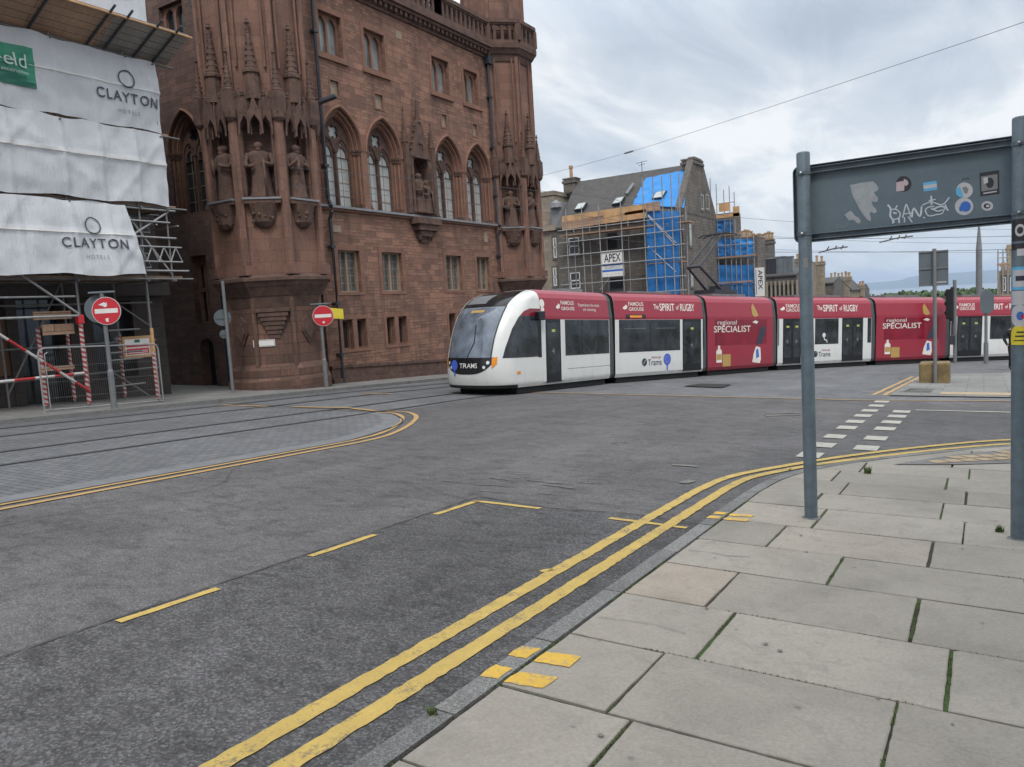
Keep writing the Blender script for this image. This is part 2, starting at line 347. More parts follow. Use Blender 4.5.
    M['metal_clad'] = brick('metal_cladding', (0.15, 0.165, 0.185), (0.19, 0.205, 0.225), (0.08, 0.09, 0.1), 0.5, 6.0, 0.02, 0.1, (0.1, 0.1, 0.1), 0.45, 0.0, 0.3)
    M['wire'] = flat('wire', (0.07, 0.072, 0.078), 0.6)
    M['black_cloth'] = pm('black_cloth', (0.012, 0.012, 0.014), 0.3, 6, 0.9)
    M['skin'] = flat('skin', (0.45, 0.27, 0.19), 0.6)
    M['hair'] = flat('hair', (0.035, 0.022, 0.015), 0.7)
    M['block'] = pm('weathered_block', (0.165, 0.115, 0.052), 0.5, 3.0, 0.9, 0, 0.9, 14, c2=(0.27, 0.195, 0.09))
    M['yellow_box'] = flat('yellow_plastic', (0.68, 0.42, 0.03), 0.45)
    M['water'] = pm('sea', (0.10, 0.14, 0.17), 0.1, 0.002, 0.25, 0, 0.0)
    M['hill'] = pm('hill', (0.07, 0.085, 0.05), 0.35, 0.0012, 0.95, 0, 0.0)
    M['land'] = pm('land', (0.075, 0.085, 0.05), 0.3, 0.02, 0.95, 0, 0.0)
    M['leaf'] = pm('leaf', (0.05, 0.085, 0.028), 0.45, 0.6, 0.8, 0, 0.0)
    M['grass'] = pm('weed', (0.085, 0.125, 0.035), 0.4, 9, 0.8, 0, 0.0)
    M['stk_white'] = pm('sticker_white', (0.50, 0.50, 0.52), 0.12, 9, 0.6, 0, 0)
    M['scrape'] = pm('adhesive_scrape', (0.33, 0.35, 0.37), 0.2, 14, 0.8, 0, 0)
    M['stk_pink'] = flat('sticker_pink', (0.50, 0.40, 0.43), 0.6)
    M['stk_black'] = flat('sticker_black', (0.03, 0.03, 0.035), 0.5)
    M['stk_sky'] = flat('sticker_sky', (0.12, 0.42, 0.68), 0.5)
    M['stk_blue'] = flat('sticker_blue', (0.035, 0.14, 0.48), 0.5)
    M['stk_yellow'] = flat('sticker_yellow', (0.72, 0.58, 0.04), 0.5)
    M['stk_grey'] = flat('sticker_grey', (0.22, 0.22, 0.22), 0.5)
    M['spray'] = pm('white_spray', (0.52, 0.56, 0.62), 0.2, 18, 0.7, 0, 0)
    M['door_label'] = flat('door_label', (0.42, 0.46, 0.12), 0.5)
    M['crack'] = flat('road_crack', (0.055, 0.052, 0.05), 0.9)
    M['wire_pale'] = flat('span_wire', (0.22, 0.23, 0.25), 0.6)
    M['gum'] = flat('gum_spot', (0.17, 0.16, 0.14), 0.9)
    M['pane_lattice'] = glassy('pane_lattice', (0.10, 0.112, 0.115), 0.1, 0.5, 2.2)
    M['base_stone'] = brick('sooty_ashlar', (0.165, 0.088, 0.063), (0.105, 0.060, 0.046), (0.07, 0.042, 0.034), 0.7, 0.34, 0.010, 0.8, (0.042, 0.030, 0.026), 0.92, 0.008, 0.7)
    M['tuft'] = M['grass']
mats()

# ------------------------------------------------------------------ mesh helpers
class MB:
    def __init__(s): s.v, s.f, s.mi, s.tn = [], [], [], []
    def add(s, vs, fs, m=0, tone=0.5):
        b = len(s.v); s.v += [tuple(q) for q in vs]
        for f in fs: s.f.append(tuple(i+b for i in f)); s.mi.append(m); s.tn.append(tone)
    def box(s, x0, x1, y0, y1, z0, z1, m=0, mp=None, tone=0.5):
        vs = [(x, y, z) for x in (x0, x1) for y in (y0, y1) for z in (z0, z1)]
        if mp: vs = [mp(*q) for q in vs]
        s.add(vs, [(0, 1, 3, 2), (4, 6, 7, 5), (0, 4, 5, 1), (2, 3, 7, 6), (0, 2, 6, 4), (1, 5, 7, 3)], m, tone)
    def quad(s, a, b, c, d, m=0, tone=0.5): s.add([a, b, c, d], [(0, 1, 2, 3)], m, tone)
    def tube(s, pts, r, n=8, m=0, cap=True, r2=None):
        pts = [V(p) for p in pts]; rings = []; k = len(pts)
        for i, p in enumerate(pts):
            t = (pts[min(i+1, k-1)]-pts[max(i-1, 0)]).normalized()
            a = t.cross(V((0, 0, 1)))
            if a.length < 1e-3: a = V((1, 0, 0))
            a.normalize(); b = t.cross(a)
            rr = r if r2 is None else r+(r2-r)*i/max(1, k-1)
            rings.append([p+(a*math.cos(q)+b*math.sin(q))*rr for q in [2*math.pi*j/n for j in range(n)]])
        vs = [q for g in rings for q in g]; fs = []
        for i in range(k-1):
            for j in range(n): fs.append((i*n+j, i*n+(j+1) % n, (i+1)*n+(j+1) % n, (i+1)*n+j))
        if cap: fs.append(tuple(range(n))); fs.append(tuple((k-1)*n+j for j in range(n)))
        s.add(vs, fs, m)
    def lathe(s, c, prof, n=8, m=0, ph=0.0, ex=1.0, ey=1.0):
        vs = []; fs = []
        for (r, z) in prof:
            for j in range(n):
                q = 2*math.pi*j/n+ph; vs.append((c[0]+r*math.cos(q)*ex, c[1]+r*math.sin(q)*ey, c[2]+z))
        for i in range(len(prof)-1):
            for j in range(n): fs.append((i*n+j, i*n+(j+1) % n, (i+1)*n+(j+1) % n, (i+1)*n+j))
        fs.append(tuple(range(n))[::-1]); fs.append(tuple((len(prof)-1)*n+j for j in range(n)))
        s.add(vs, fs, m)
    def plate(s, mp, outer, holes, d0, d1, m=0, side=None, back=False):
        """flat plate in (u, v) with holes, from depth d0 to d1, mp(u, v, d) -> point"""
        pts = []; edges = []; loops = [outer]+list(holes)
        for lp in loops:
            b = len(pts); pts += [V((p[0], p[1])) for p in lp]; edges += [(b+i, b+(i+1) % len(lp)) for i in range(len(lp))]
        ov, oe, of, *_ = delaunay_2d_cdt(pts, edges, [], 0, 1e-5)
        keep = []
        for t in of:
            c = (sum(ov[i].x for i in t)/len(t), sum(ov[i].y for i in t)/len(t))
            if inside(c, outer) and not any(inside(c, h) for h in holes): keep.append(tuple(t))
        s.add([mp(p.x, p.y, d1) for p in ov], keep, m)
        if back: s.add([mp(p.x, p.y, d0) for p in ov], keep, m)
        for lp in loops:
            k = len(lp); vs = [mp(p[0], p[1], d0) for p in lp]+[mp(p[0], p[1], d1) for p in lp]
            s.add(vs, [(i, (i+1) % k, k+(i+1) % k, k+i) for i in range(k)], m if side is None else side)
    def build(s, name, mats_, parent=None, smooth=False, bevel=0.0, origin=None, auto=None):
        me = bpy.data.meshes.new(name)
        o = V(origin) if origin is not None else V((0, 0, 0))
        me.from_pydata([tuple(V(q)-o) for q in s.v], [], s.f); me.validate(verbose=False)
        if not isinstance(mats_, (list, tuple)): mats_ = [mats_]
        for q in mats_: me.materials.append(MT[q] if isinstance(q, str) else q)
        if len(me.polygons) == len(s.mi):
            me.polygons.foreach_set('material_index', s.mi)
            at = me.attributes.new('tone', 'FLOAT', 'FACE'); at.data.foreach_set('value', s.tn)
        bm = bmesh.new(); bm.from_mesh(me); bmesh.ops.recalc_face_normals(bm, faces=bm.faces)
        uvl = bm.loops.layers.uv.new('UVMap'); Z = V((0, 0, 1))
        for f in bm.faces:
            n_ = f.normal; t = Z.cross(n_)
            if t.length < 0.3 or abs(n_.z) > 0.9: ax = None
            else: t.normalize(); ax = t; bt = n_.cross(t)
            for lp in f.loops:
                p = lp.vert.co + o
                lp[uvl].uv = (p.x, p.y) if ax is None else (p.dot(ax), p.dot(bt))
            f.smooth = smooth
        bm.to_mesh(me); bm.free()
        ob = bpy.data.objects.new(name, me); COL.objects.link(ob); ob.location = o
        if parent is not None:
            ob.parent = parent
            ob.location = o - V(parent.get('wloc', (0, 0, 0))); ob['wloc'] = tuple(o)
        else: ob['wloc'] = tuple(o)
        if bevel:
            b = ob.modifiers.new('bevel', 'BEVEL'); b.width = bevel; b.segments = 2; b.limit_method = 'ANGLE'
        if auto:
            me.shade_smooth() if hasattr(me, 'shade_smooth') else None
            try: me.set_sharp_from_angle(angle=R(auto))
            except Exception: pass
        return ob

def inside(p, poly):
    x, y = p; c = False; j = len(poly)-1
    for i in range(len(poly)):
        xi, yi = poly[i][0], poly[i][1]; xj, yj = poly[j][0], poly[j][1]
        if (yi > y) != (yj > y) and x < (xj-xi)*(y-yi)/(yj-yi)+xi: c = not c
        j = i
    return c

def tag(o, label=None, cat=None, group=None, kind=None):
    if label: o['label'] = label
    if cat: o['category'] = cat
    if group: o['group'] = group
    if kind: o['kind'] = kind
    return o
def thing(name, loc, label, cat, group=None):
    o = bpy.data.objects.new(name, None); COL.objects.link(o); o.location = loc; o['wloc'] = tuple(loc); o.empty_display_size = 0.2
    return tag(o, label, cat, group)
def struct(mb, name, m, **k): return tag(mb.build(name, m, **k), kind='structure')

_tc = {}
def text_mesh(body, size=1.0, bold=0.0, align='CENTER', space=1.0):
    key = (body, bold, align, space)
    if key not in _tc:
        cu = bpy.data.curves.new('lettering', 'FONT'); cu.body = body; cu.size = 1.0; cu.align_x = align; cu.align_y = 'CENTER'
        cu.offset = bold; cu.space_character = space; cu.resolution_u = 3; cu.fill_mode = 'FRONT'
        ob = bpy.data.objects.new('lettering', cu); COL.objects.link(ob); bpy.context.view_layer.update()
        me = bpy.data.meshes.new_from_object(ob.evaluated_get(bpy.context.evaluated_depsgraph_get()))
        _tc[key] = ([tuple(v.co[:2]) for v in me.vertices], [tuple(p.vertices) for p in me.polygons])
        bpy.data.objects.remove(ob); bpy.data.curves.remove(cu); bpy.data.meshes.remove(me)
    vs, fs = _tc[key]; return [(x*size, y*size) for x, y in vs], fs
def put_text(mb, body, mp, size, m=0, bold=0.0, align='CENTER', space=1.0, width=None):
    vs, fs = text_mesh(body, size, bold, align, space); k = 1.0
    if width:
        w = max(p[0] for p in vs)-min(p[0] for p in vs); k = width/w
    mb.add([mp(x*k, y) for x, y in vs], fs, m)
def disc(mb, mp, cx, cy, r, m=0, n=24, ry=None, r_in=0.0):
    ry = ry or r; ps = [(cx+r*math.cos(2*math.pi*i/n), cy+ry*math.sin(2*math.pi*i/n)) for i in range(n)]
    if r_in:
        q = r_in/r; ps2 = [(cx+(p[0]-cx)*q, cy+(p[1]-cy)*q) for p in ps]
        mb.add([mp(*p) for p in ps+ps2], [(i, (i+1) % n, n+(i+1) % n, n+i) for i in range(n)], m)
    else: mb.add([mp(*p) for p in ps], [tuple(range(n))], m)
def poly(mb, mp, ps, m=0): mb.add([mp(*p) for p in ps], [tuple(range(len(ps)))], m)
def stroke(mb, mp, ps, w, m=0):
    ps = [V((p[0], p[1])) for p in ps]; k = len(ps); L, Rr = [], []
    for i, p in enumerate(ps):
        d = (ps[min(i+1, k-1)]-ps[max(i-1, 0)]); d = d.normalized() if d.length > 1e-9 else V((1, 0)); n_ = V((-d.y, d.x))*w/2; e = d*w*0.3*(-1 if i == 0 else 1 if i == k-1 else 0)
        L.append(mp(p.x+e.x+n_.x, p.y+e.y+n_.y)); Rr.append(mp(p.x+e.x-n_.x, p.y+e.y-n_.y))
    mb.add(L+Rr, [(i, i+1, k+i+1, k+i) for i in range(k-1)], m)
def dense(ps, step=0.3, closed=False):
    out = []
    for a, b in zip(ps, ps[1:]):
        n_ = max(1, int(math.hypot(b[0]-a[0], b[1]-a[1])/step))
        out += [(a[0]+(b[0]-a[0])*i/n_, a[1]+(b[1]-a[1])*i/n_) for i in range(n_)]
    return out+[ps[-1]]
def smooth_curve(ps, n=8):
    out = []; k = len(ps)
    for i in range(k-1):
        p0, p1, p2, p3 = (V(ps[max(i-1, 0)]), V(ps[i]), V(ps[i+1]), V(ps[min(i+2, k-1)]))
        for j in range(n):
            t = j/n; out.append(tuple(0.5*((2*p1)+(p2-p0)*t+(2*p0-5*p1+4*p2-p3)*t*t+(3*p1-p0-3*p2+p3)*t**3)))
    return out+[tuple(ps[-1])]
def ribbon(mb, ps, w, h, m=0, jit=0.0, step=0.25):
    ps = dense(ps, step); k = len(ps); L, Rr = [], []
    for i, p in enumerate(ps):
        a = V(ps[max(i-1, 0)][:2]); b = V(ps[min(i+1, k-1)][:2]); d = (b-a).normalized(); n_ = V((-d.y, d.x))
        j1, j2 = random.uniform(-jit, jit), random.uniform(-jit, jit)
        q = V(p[:2])+n_*(w/2+j1); s_ = V(p[:2])-n_*(w/2+j2)
        L.append((q.x, q.y, plane(q.x, q.y)+h)); Rr.append((s_.x, s_.y, plane(s_.x, s_.y)+h))
    mb.add(L+Rr, [(i, i+1, k+i+1, k+i) for i in range(k-1)], m)
def region(mb, ps, h, m=0, tone=0.5): mb.add([(p[0], p[1], plane(p[0], p[1])+h) for p in ps], [tuple(range(len(ps)))], m, tone)
def clip(poly_, conv):
    """clip polygon by a convex polygon (counter-clockwise)"""
    out = list(poly_)
    for a, b in zip(conv, conv[1:]+conv[:1]):
        ins = lambda p: (b[0]-a[0])*(p[1]-a[1])-(b[1]-a[1])*(p[0]-a[0]) >= -1e-9
        src = out; out = []
        for p, q in zip(src, src[1:]+src[:1]):
            pi, qi = ins(p), ins(q)
            if pi: out.append(p)
            if pi != qi:
                d1 = (b[0]-a[0])*(p[1]-a[1])-(b[1]-a[1])*(p[0]-a[0]); d2 = (b[0]-a[0])*(q[1]-a[1])-(b[1]-a[1])*(q[0]-a[0])
                t = d1/(d1-d2); out.append((p[0]+(q[0]-p[0])*t, p[1]+(q[1]-p[1])*t))
        if len(out) < 3: return []
    return out

# ================================================================== THE GROUND
def make_ground():
    mb = MB(); rad = [0, 20, 45, 95, 130, 180, 250, 330, 420, 520, 650, 850, 1200]; na = 96
    for i, r_ in enumerate(rad):
        for j in range(na):
            q = 2*math.pi*j/na; x, y = r_*math.cos(q), r_*math.sin(q); mb.v.append((x, y, terr(x, y) - (4 if r_ == 1200 else 0)))
    for i in range(len(rad)-1):
        for j in range(na):
            mb.f.append((i*na+j, i*na+(j+1) % na, (i+1)*na+(j+1) % na, (i+1)*na+j)); mb.mi.append(0 if rad[i+1] <= 130 else 1); mb.tn.append(0.5)
    struct(mb, 'ground', ['asphalt', 'land'], smooth=False)
    mb = MB(); mb.add([(-40000, -3000, -33), (40000, -3000, -33), (40000, 26000, -33), (-40000, 26000, -33)], [(0, 1, 2, 3)])
    struct(mb, 'sea', 'water')
make_ground()
# far hills across the water
def make_hills():
    prof = [(-60, 0), (560, 60), (700, 120), (800, 150), (830, 175), (863, 205), (890, 225), (904, 235), (912, 300), (925, 330), (945, 350), (965, 335), (985, 345), (1010, 335), (1050, 350), (1150, 260), (1300, 240), (1500, 60)]
    mb = MB(); rows = []
    for dist, k in ((19000, 0.0), (20000, 0.55), (21000, 1.0), (22500, 0.9), (24000, 0.0)):
        row = []
        for a, b in zip(prof, prof[1:]):
            for t in range(12):
                px = a[0]+(b[0]-a[0])*t/12; s_ = t/12; s_ = s_*s_*(3-2*s_); h = a[1]+(b[1]-a[1])*s_
                az = math.atan((px-CX)/FPX)-AZ
                h = h*k*(1+0.05*noise.noise((px*0.03, k*3, 0))) + (8*noise.noise((px*0.2, k, 3)) if k else 0)
                row.append((math.sin(az)*dist, math.cos(az)*dist, -36+max(0, h*0.86)))
        rows.append(row)
    n_ = len(rows[0]); mb.v = [p for r_ in rows for p in r_]
    for i in range(len(rows)-1):
        for j in range(n_-1): mb.f.append((i*n_+j, i*n_+j+1, (i+1)*n_+j+1, (i+1)*n_+j)); mb.mi.append(0); mb.tn.append(0.5)
    struct(mb, 'hills', 'hill', smooth=True)
make_hills()
# far wood on the slope below the town: one mass
def make_wood():
    mb = MB(); rnd = random.Random(3)
    for k in range(230):
        px = rnd.uniform(800, 1120); d = rnd.uniform(300, 430); az = math.atan((px-CX)/FPX)-AZ
        x, y = math.sin(az)*d, math.cos(az)*d; g = terr(x, y); top = EYE - d/FPX*(4.2+rnd.uniform(-0.8, 4.5)); r_ = rnd.uniform(2.0, 4.2)
        mb.tube([(x, y, g-0.5), (x, y, top-r_*1.2)], 0.3, 5)
        for q in range(46):
            a, b = rnd.uniform(0, 6.28), rnd.uniform(-0.9, 1); s_ = math.sqrt(1-b*b); rr = r_*rnd.uniform(0.55, 1.0)
            c = V((x+rr*s_*math.cos(a), y+rr*s_*math.sin(a), top-r_+rr*b*0.95)); u = V((rnd.uniform(-1, 1), rnd.uniform(-1, 1), rnd.uniform(-1, 1))).normalized(); w = u.orthogonal().normalized(); e = rnd.uniform(0.5, 1.0)
            mb.quad(c+u*e, c+w*e, c-u*e, c-w*e)
    tag(mb.build('far_woodland', 'leaf'), 'band of dark green trees along the shore below the hills', 'woodland', kind='stuff')
make_wood()
# haze: one even box of air
def make_haze():
    mb = MB(); mb.box(-30000, 30000, -2500, 25500, -70, 345)
    t = bpy.data.materials.new('haze_air'); t.use_nodes = True; nt = t.node_tree; nt.nodes.clear()
    o = nt.nodes.new('ShaderNodeOutputMaterial'); p = nt.nodes.new('ShaderNodeVolumePrincipled')
    p.inputs['Color'].default_value = (0.60, 0.76, 1.0, 1); p.inputs['Density'].default_value = 6.5e-5; p.inputs['Anisotropy'].default_value = 0.1
    nt.links.new(p.outputs[0], o.inputs['Volume']); MT['haze'] = t
    tag(mb.build('haze', 'haze'), kind='stuff')
make_haze()

# ---- road surfaces, each sheet 4 mm above the last
mb = MB(); region(mb, [(-4.42, -9), (-2.0, -9), (-2.0, 6.2), (-2.7, 6.28), (-3.5, 6.16), (-4.42, 6.3)], 0.004); struct(mb, 'road_patch', 'coarse')
mb = MB()
region(mb, [(-17.7, 18.95), (-11.6, 18.9), (-2.3, 18.9), (-2.3, 60), (-17.7, 60)], 0.004)
region(mb, [(-2.3, 18.9), (1.0, 19.7), (30, 20.5), (60, 60), (-2.3, 60)], 0.004)
region(mb, [(-17.7, 13.2), (-11.3, 13.2), (-11.6, 18.9), (-17.7, 18.95)], 0.004)
struct(mb, 'tram_lane', 'lane')
edge = [(-8.95, -9), (-8.95, 8.9)] + smooth_curve([(-8.95, 8.9), (-9.35, 10.2), (-9.95, 11.35), (-10.9, 12.25), (-11.6, 12.5)], 6) + [(-13, 12.6), (-17.7, 12.75)]
mb = MB(); region(mb, [(-17.7, -9)]+edge, 0.008); struct(mb, 'setts', 'setts')
mb = MB(); ribbon(mb, edge[:-2], 0.34, 0.012); struct(mb, 'edging_strip', 'concrete')
mb = MB(); ribbon(mb, [(p[0]+0.2, p[1]+(0.0 if p[1] < 9 else 0.1)) for p in edge[:-2]], 0.035, 0.016); struct(mb, 'edging_joint', 'groove')

# ---- tram line geometry (near side of the tram, from the place where each joint meets the road)
def hd(a): return V((math.sin(R(a)), math.cos(R(a))))
J = [None]*8
J[1] = V((-10.36, 22.81)); J[0] = J[1] - hd(8.3)*5.68
J[2] = J[1] + hd(19.0)*4.95; J[3] = J[2] + hd(19.5)*4.55; J[4] = V((-4.17, 36.87)); J[5] = V((-1.45, 40.33)); J[6] = J[5] + hd(44)*4.7; J[7] = J[6] + hd(50)*6.35
HW = 1.22
cen = [V((-12.33, -9)), V((-12.33, 6)), V((-12.33, 13))]
for i in range(8):
    a = J[max(i-1, 0)]; b = J[min(i+1, 7)]; d = (b-a).normalized(); cen.append(J[i] + V((-d.y, d.x))*HW)
d = hd(60); cen += [cen[-1]+d*10, cen[-1]+d*24]
cen = smooth_curve([tuple(c) for c in cen], 8)
def offset(ps, k):
    out = []
    for i, p in enumerate(ps):
        a = V(ps[max(i-1, 0)]); b = V(ps[min(i+1, len(ps)-1)]); d = (b-a).normalized(); out.append((p[0]-d.y*k, p[1]+d.x*k))
    return out
mb = MB()
for k in (-0.725, 0.725, 2.93, 4.38):
    c = offset(cen, k); ribbon(mb, c, 0.075, 0.016, 0, step=0.5); ribbon(mb, offset(c, -0.06 if k < 2 else 0.06), 0.055, 0.018, 1, step=0.5)
struct(mb, 'tram_rails', ['rail', 'groove'])

# ---- painted markings
y1 = [(-2.53, -9), (-2.53, 7.6)] + smooth_curve([(-2.53, 7.6), (-2.42, 8.5), (-1.95, 9.6), (-1.38, 10.66), (-0.56, 11.87), (0.3, 12.85), (1.6, 13.75), (3.4, 14.25), (6, 14.4)], 6) + [(30, 14.4)]
y2 = [(-2.29, -9), (-2.29, 7.8)] + smooth_curve([(-2.29, 7.8), (-2.2, 8.55), (-1.75, 9.6), (-1.2, 10.5), (-0.42, 11.6), (0.45, 12.55), (1.75, 13.45), (3.5, 13.98), (6, 14.15)], 6) + [(30, 14.15)]
mb = MB(); ribbon(mb, y1, 0.105, 0.010, 0, 0.006, 0.05); ribbon(mb, y2, 0.105, 0.010, 0, 0.006, 0.05)
struct(mb, 'double_yellow_lines', 'yellow')
mb = MB()
for a, b in [((-4.36, 0.95), (-4.36, 1.6)), ((-4.36, 2.42), (-4.34, 3.1)), ((-4.36, 3.93), (-4.34, 4.64)), ((-4.33, 5.45), (-4.31, 6.12)), ((-4.33, 6.1), (-3.58, 6.1)), ((-2.84, 6.04), (-2.58, 6.04)), ((-2.48, 6.03), (-2.34, 6.03)), ((-2.23, 6.02), (-2.12, 6.02))]:
    ribbon(mb, [a, b], 0.065, 0.010, 0, 0.006, 0.1)
ribbon(mb, [(-2.62, 4.42), (-2.56, 4.5)], 0.05, 0.010, 0, 0.01, 0.05)
struct(mb, 'bay_markings', 'yellow')
l1 = [(-8.47, -9), (-8.47, 8.9)] + smooth_curve([(-8.47, 8.9), (-8.62, 9.7), (-9.2, 10.95), (-10.05, 12.25), (-10.9, 12.98), (-11.55, 13.0)], 6)
l2 = [(-8.70, -9), (-8.70, 8.8)] + smooth_curve([(-8.70, 8.8), (-8.86, 9.7), (-9.38, 10.8), (-10.2, 11.98), (-10.95, 12.62), (-11.55, 12.68)], 6)
mb = MB(); ribbon(mb, l1, 0.095, 0.010, 0, 0.006, 0.15); ribbon(mb, l2, 0.095, 0.0115, 0, 0.006, 0.15)
ribbon(mb, [(-11.5, 18.86), (-2.4, 18.86)], 0.10, 0.011, 0, 0.01); ribbon(mb, [(-2.4, 18.86), (0.6, 19.55), (9, 20.2)], 0.10, 0.011, 0, 0.01)
ribbon(mb, [(-2.32, 20.4), (-2.02, 28.4)], 0.10, 0.011, 0, 0.01); ribbon(mb, [(-2.08, 20.4), (-1.8, 28.4)], 0.10, 0.011, 0, 0.01)
struct(mb, 'far_yellow_lines', 'yellow_old')
mb = MB()
for Y in (10.36, 11.34, 12.33, 13.52, 14.46, 15.5, 16.5, 17.6, 18.6): region(mb, [(-2.08, Y-0.22), (-1.79, Y-0.235), (-1.79, Y+0.22), (-2.08, Y+0.235)], 0.010)
for Y in (11.28, 12.35, 13.59, 14.58, 15.59, 16.5): region(mb, [(-1.52, Y-0.22), (-1.22, Y-0.235), (-1.22, Y+0.22), (-1.52, Y+0.235)], 0.010)
ribbon(mb, [(-1.15, 16.9), (10, 17.5)], 0.12, 0.010, 0, 0.008)
struct(mb, 'crossing_blocks', 'white_line')
mb = MB()
for a, b, w in [((672, 465.5), (698, 467), 0.10), ((683, 484), (692, 481), 0.10), ((765, 416), (800, 415), 0.2), ((765, 414), (800, 413), 0.12), ((870, 393), (862, 391), 0.2)]:
    p, q = G(*a), G(*b); ribbon(mb, [p[:2], q[:2]], w, 0.010, 0, 0.03, 0.1)
for k in range(16):
    x, y = random.uniform(-5.6, -3.7), random.uniform(6.5, 7.6); ribbon(mb, [(x, y), (x+random.uniform(0.1, 0.5), y+random.uniform(-0.05, 0.1))], random.uniform(0.01, 0.03), 0.0075, 0, 0.006, 0.06)
struct(mb, 'worn_white_marks', 'faint')
mb = MB()
for a, b in [((222, 405.5), (268, 407)), ((292, 407.5), (352, 408.5)), ((352, 409), (376, 411.5)), ((362, 394), (392, 394.5))]:
    p, q = G(*a), G(*b); ribbon(mb, [p[:2], q[:2]], 0.14, 0.020, 0, 0.02, 0.2)
struct(mb, 'worn_yellow_marks', 'yellow_old')
mb = MB()
for q in [[(683, 387), (700, 384.5), (732, 385), (722, 388.5)], [(900, 393.5), (910, 389.5), (936, 389.5), (930, 394)], [(400, 414), (440, 409), (450, 410), (420, 414.5)]][:2]: region(mb, [G(*p)[:2] for p in q], 0.03)
struct(mb, 'manhole_covers', 'under')

# ---- near pavement of big flags, kerb
kerb = [(-1.97, -9), (-1.97, 7.3)] + smooth_curve([(-1.97, 7.3), (-1.88, 8.2), (-1.5, 9.25), (-0.6, 10.6), (0.27, 11.65), (1.4, 12.6), (3.0, 13.2), (6, 13.5)], 5) + [(32, 13.6)]
kin = offset(kerb, -0.14)
def hull(ps):
    ps = sorted(set((round(p[0], 4), round(p[1], 4)) for p in ps)); out = []
    for seq in (ps, ps[::-1]):
        h = []
        for p in seq:
            while len(h) > 1 and (h[-1][0]-h[-2][0])*(p[1]-h[-2][1])-(h[-1][1]-h[-2][1])*(p[0]-h[-2][0]) <= 0: h.pop()
            h.append(p)
        out += h[:-1]
    return out
conv = hull([(32, -9)] + [tuple(p) for p in kin])
mb = MB(); region(mb, conv, 0.086); struct(mb, 'pavement_bed', 'moss')
rows = [-4.12, -3.44, -2.76, -2.08, -1.4, -0.72, -0.04, 0.64, 1.32, 2.0, 2.68, 3.36, 4.05, 4.76, 5.43, 6.12, 6.85, 7.52, 8.15, 8.8, 9.48, 10.15, 10.85, 11.5, 12.2, 12.85, 13.5]
known = {2.0: [-1.2, -0.12], 2.68: [-1.32, -0.305], 3.36: [-1.165, -0.13], 4.05: [-1.34, -0.31], 4.76: [-0.815, 0.22], 5.43: [-1.33, -0.31], 6.12: [-1.15, -0.13], 6.85: [-1.3, -0.30], 7.52: [-1.155, -0.135], 8.15: [-1.33, -0.31]}
mb = MB(); rnd = random.Random(11)
for i, (ya, yb) in enumerate(zip(rows, rows[1:])):
    xs = list(known.get(ya, [-1.32+0.17*(i % 2), -0.30+0.17*(i % 2)])); x = xs[-1]
    while x < 9: x += rnd.choice([0.78, 0.9, 1.02, 1.02]); xs.append(x)
    xs = [-2.4]+xs
    for xa, xb in zip(xs, xs[1:]):
        g1, g2, g3, g4 = [rnd.uniform(0.005, 0.0115) for _ in range(4)]
        if xb - xa > 1.75: continue
        c = clip([(xa+g1, ya+g2), (xb-g3, ya+g2+rnd.uniform(-.003, .003)), (xb-g3+rnd.uniform(-.004, .004), yb-g4), (xa+g1, yb-g4)], conv)
        if len(c) < 3: continue
        if len(c) == 4 and abs(xa) < 6 and ya > -3:                  # rough edges and the odd knocked corner
            q = []; chip = rnd.randrange(9)
            for e in range(4):
                p0, p1 = V(c[e]), V(c[(e+1) % 4]); d_ = (p1-p0); n9 = V((-d_.y, d_.x)).normalized(); m_ = max(3, int(d_.length/0.06))
                if e == chip: pp = V(c[e-1]); q += [tuple(p0+(pp-p0).normalized()*rnd.uniform(.015, .04)), tuple(p0+d_.normalized()*rnd.uniform(.015, .05))]
                else: q.append(tuple(p0))
                for j in range(1, m_): w_ = p0+d_*(j/m_); q.append(tuple(w_+n9*(0.0035*noise.noise((w_.x*14, w_.y*14, 3))+0.0015*rnd.uniform(-1, 1)+0.001)))
            c = q
        tn = rnd.random()**1.2*0.85
        if abs(ya-4.05) < .01 and xa < -2: tn = 1.0
        if abs(ya-5.43) < .01 and -1.4 < xa < -1.2: tn = 0.86
        cx = sum(p[0] for p in c)/len(c); cy = sum(p[1] for p in c)/len(c); tx, ty, dz = rnd.uniform(-.004, .004), rnd.uniform(-.006, .006), rnd.uniform(-.002, .0015)
        zt = lambda p: plane(*p)+0.1+dz+tx*(p[0]-cx)+ty*(p[1]-cy)
        ins_ = [(cx+(p[0]-cx)*(1-0.012), cy+(p[1]-cy)*(1-0.016)) for p in c]; k = len(c)
        vs = [(p[0], p[1], zt(p)) for p in ins_]+[(p[0], p[1], zt(p)-0.0035) for p in c]+[(p[0], p[1], zt(p)-0.03) for p in c]
        mb.add(vs, [tuple(range(k))]+[(k+j, k+(j+1) % k, (j+1) % k, j) for j in range(k)]+[(2*k+j, 2*k+(j+1) % k, k+(j+1) % k, k+j) for j in range(k)], 0, tn)
struct(mb, 'pavement_flags', 'flag')
mb = MB(); kd = dense(kerb, 0.12); acc = 0; seg = []; L_ = 0.9
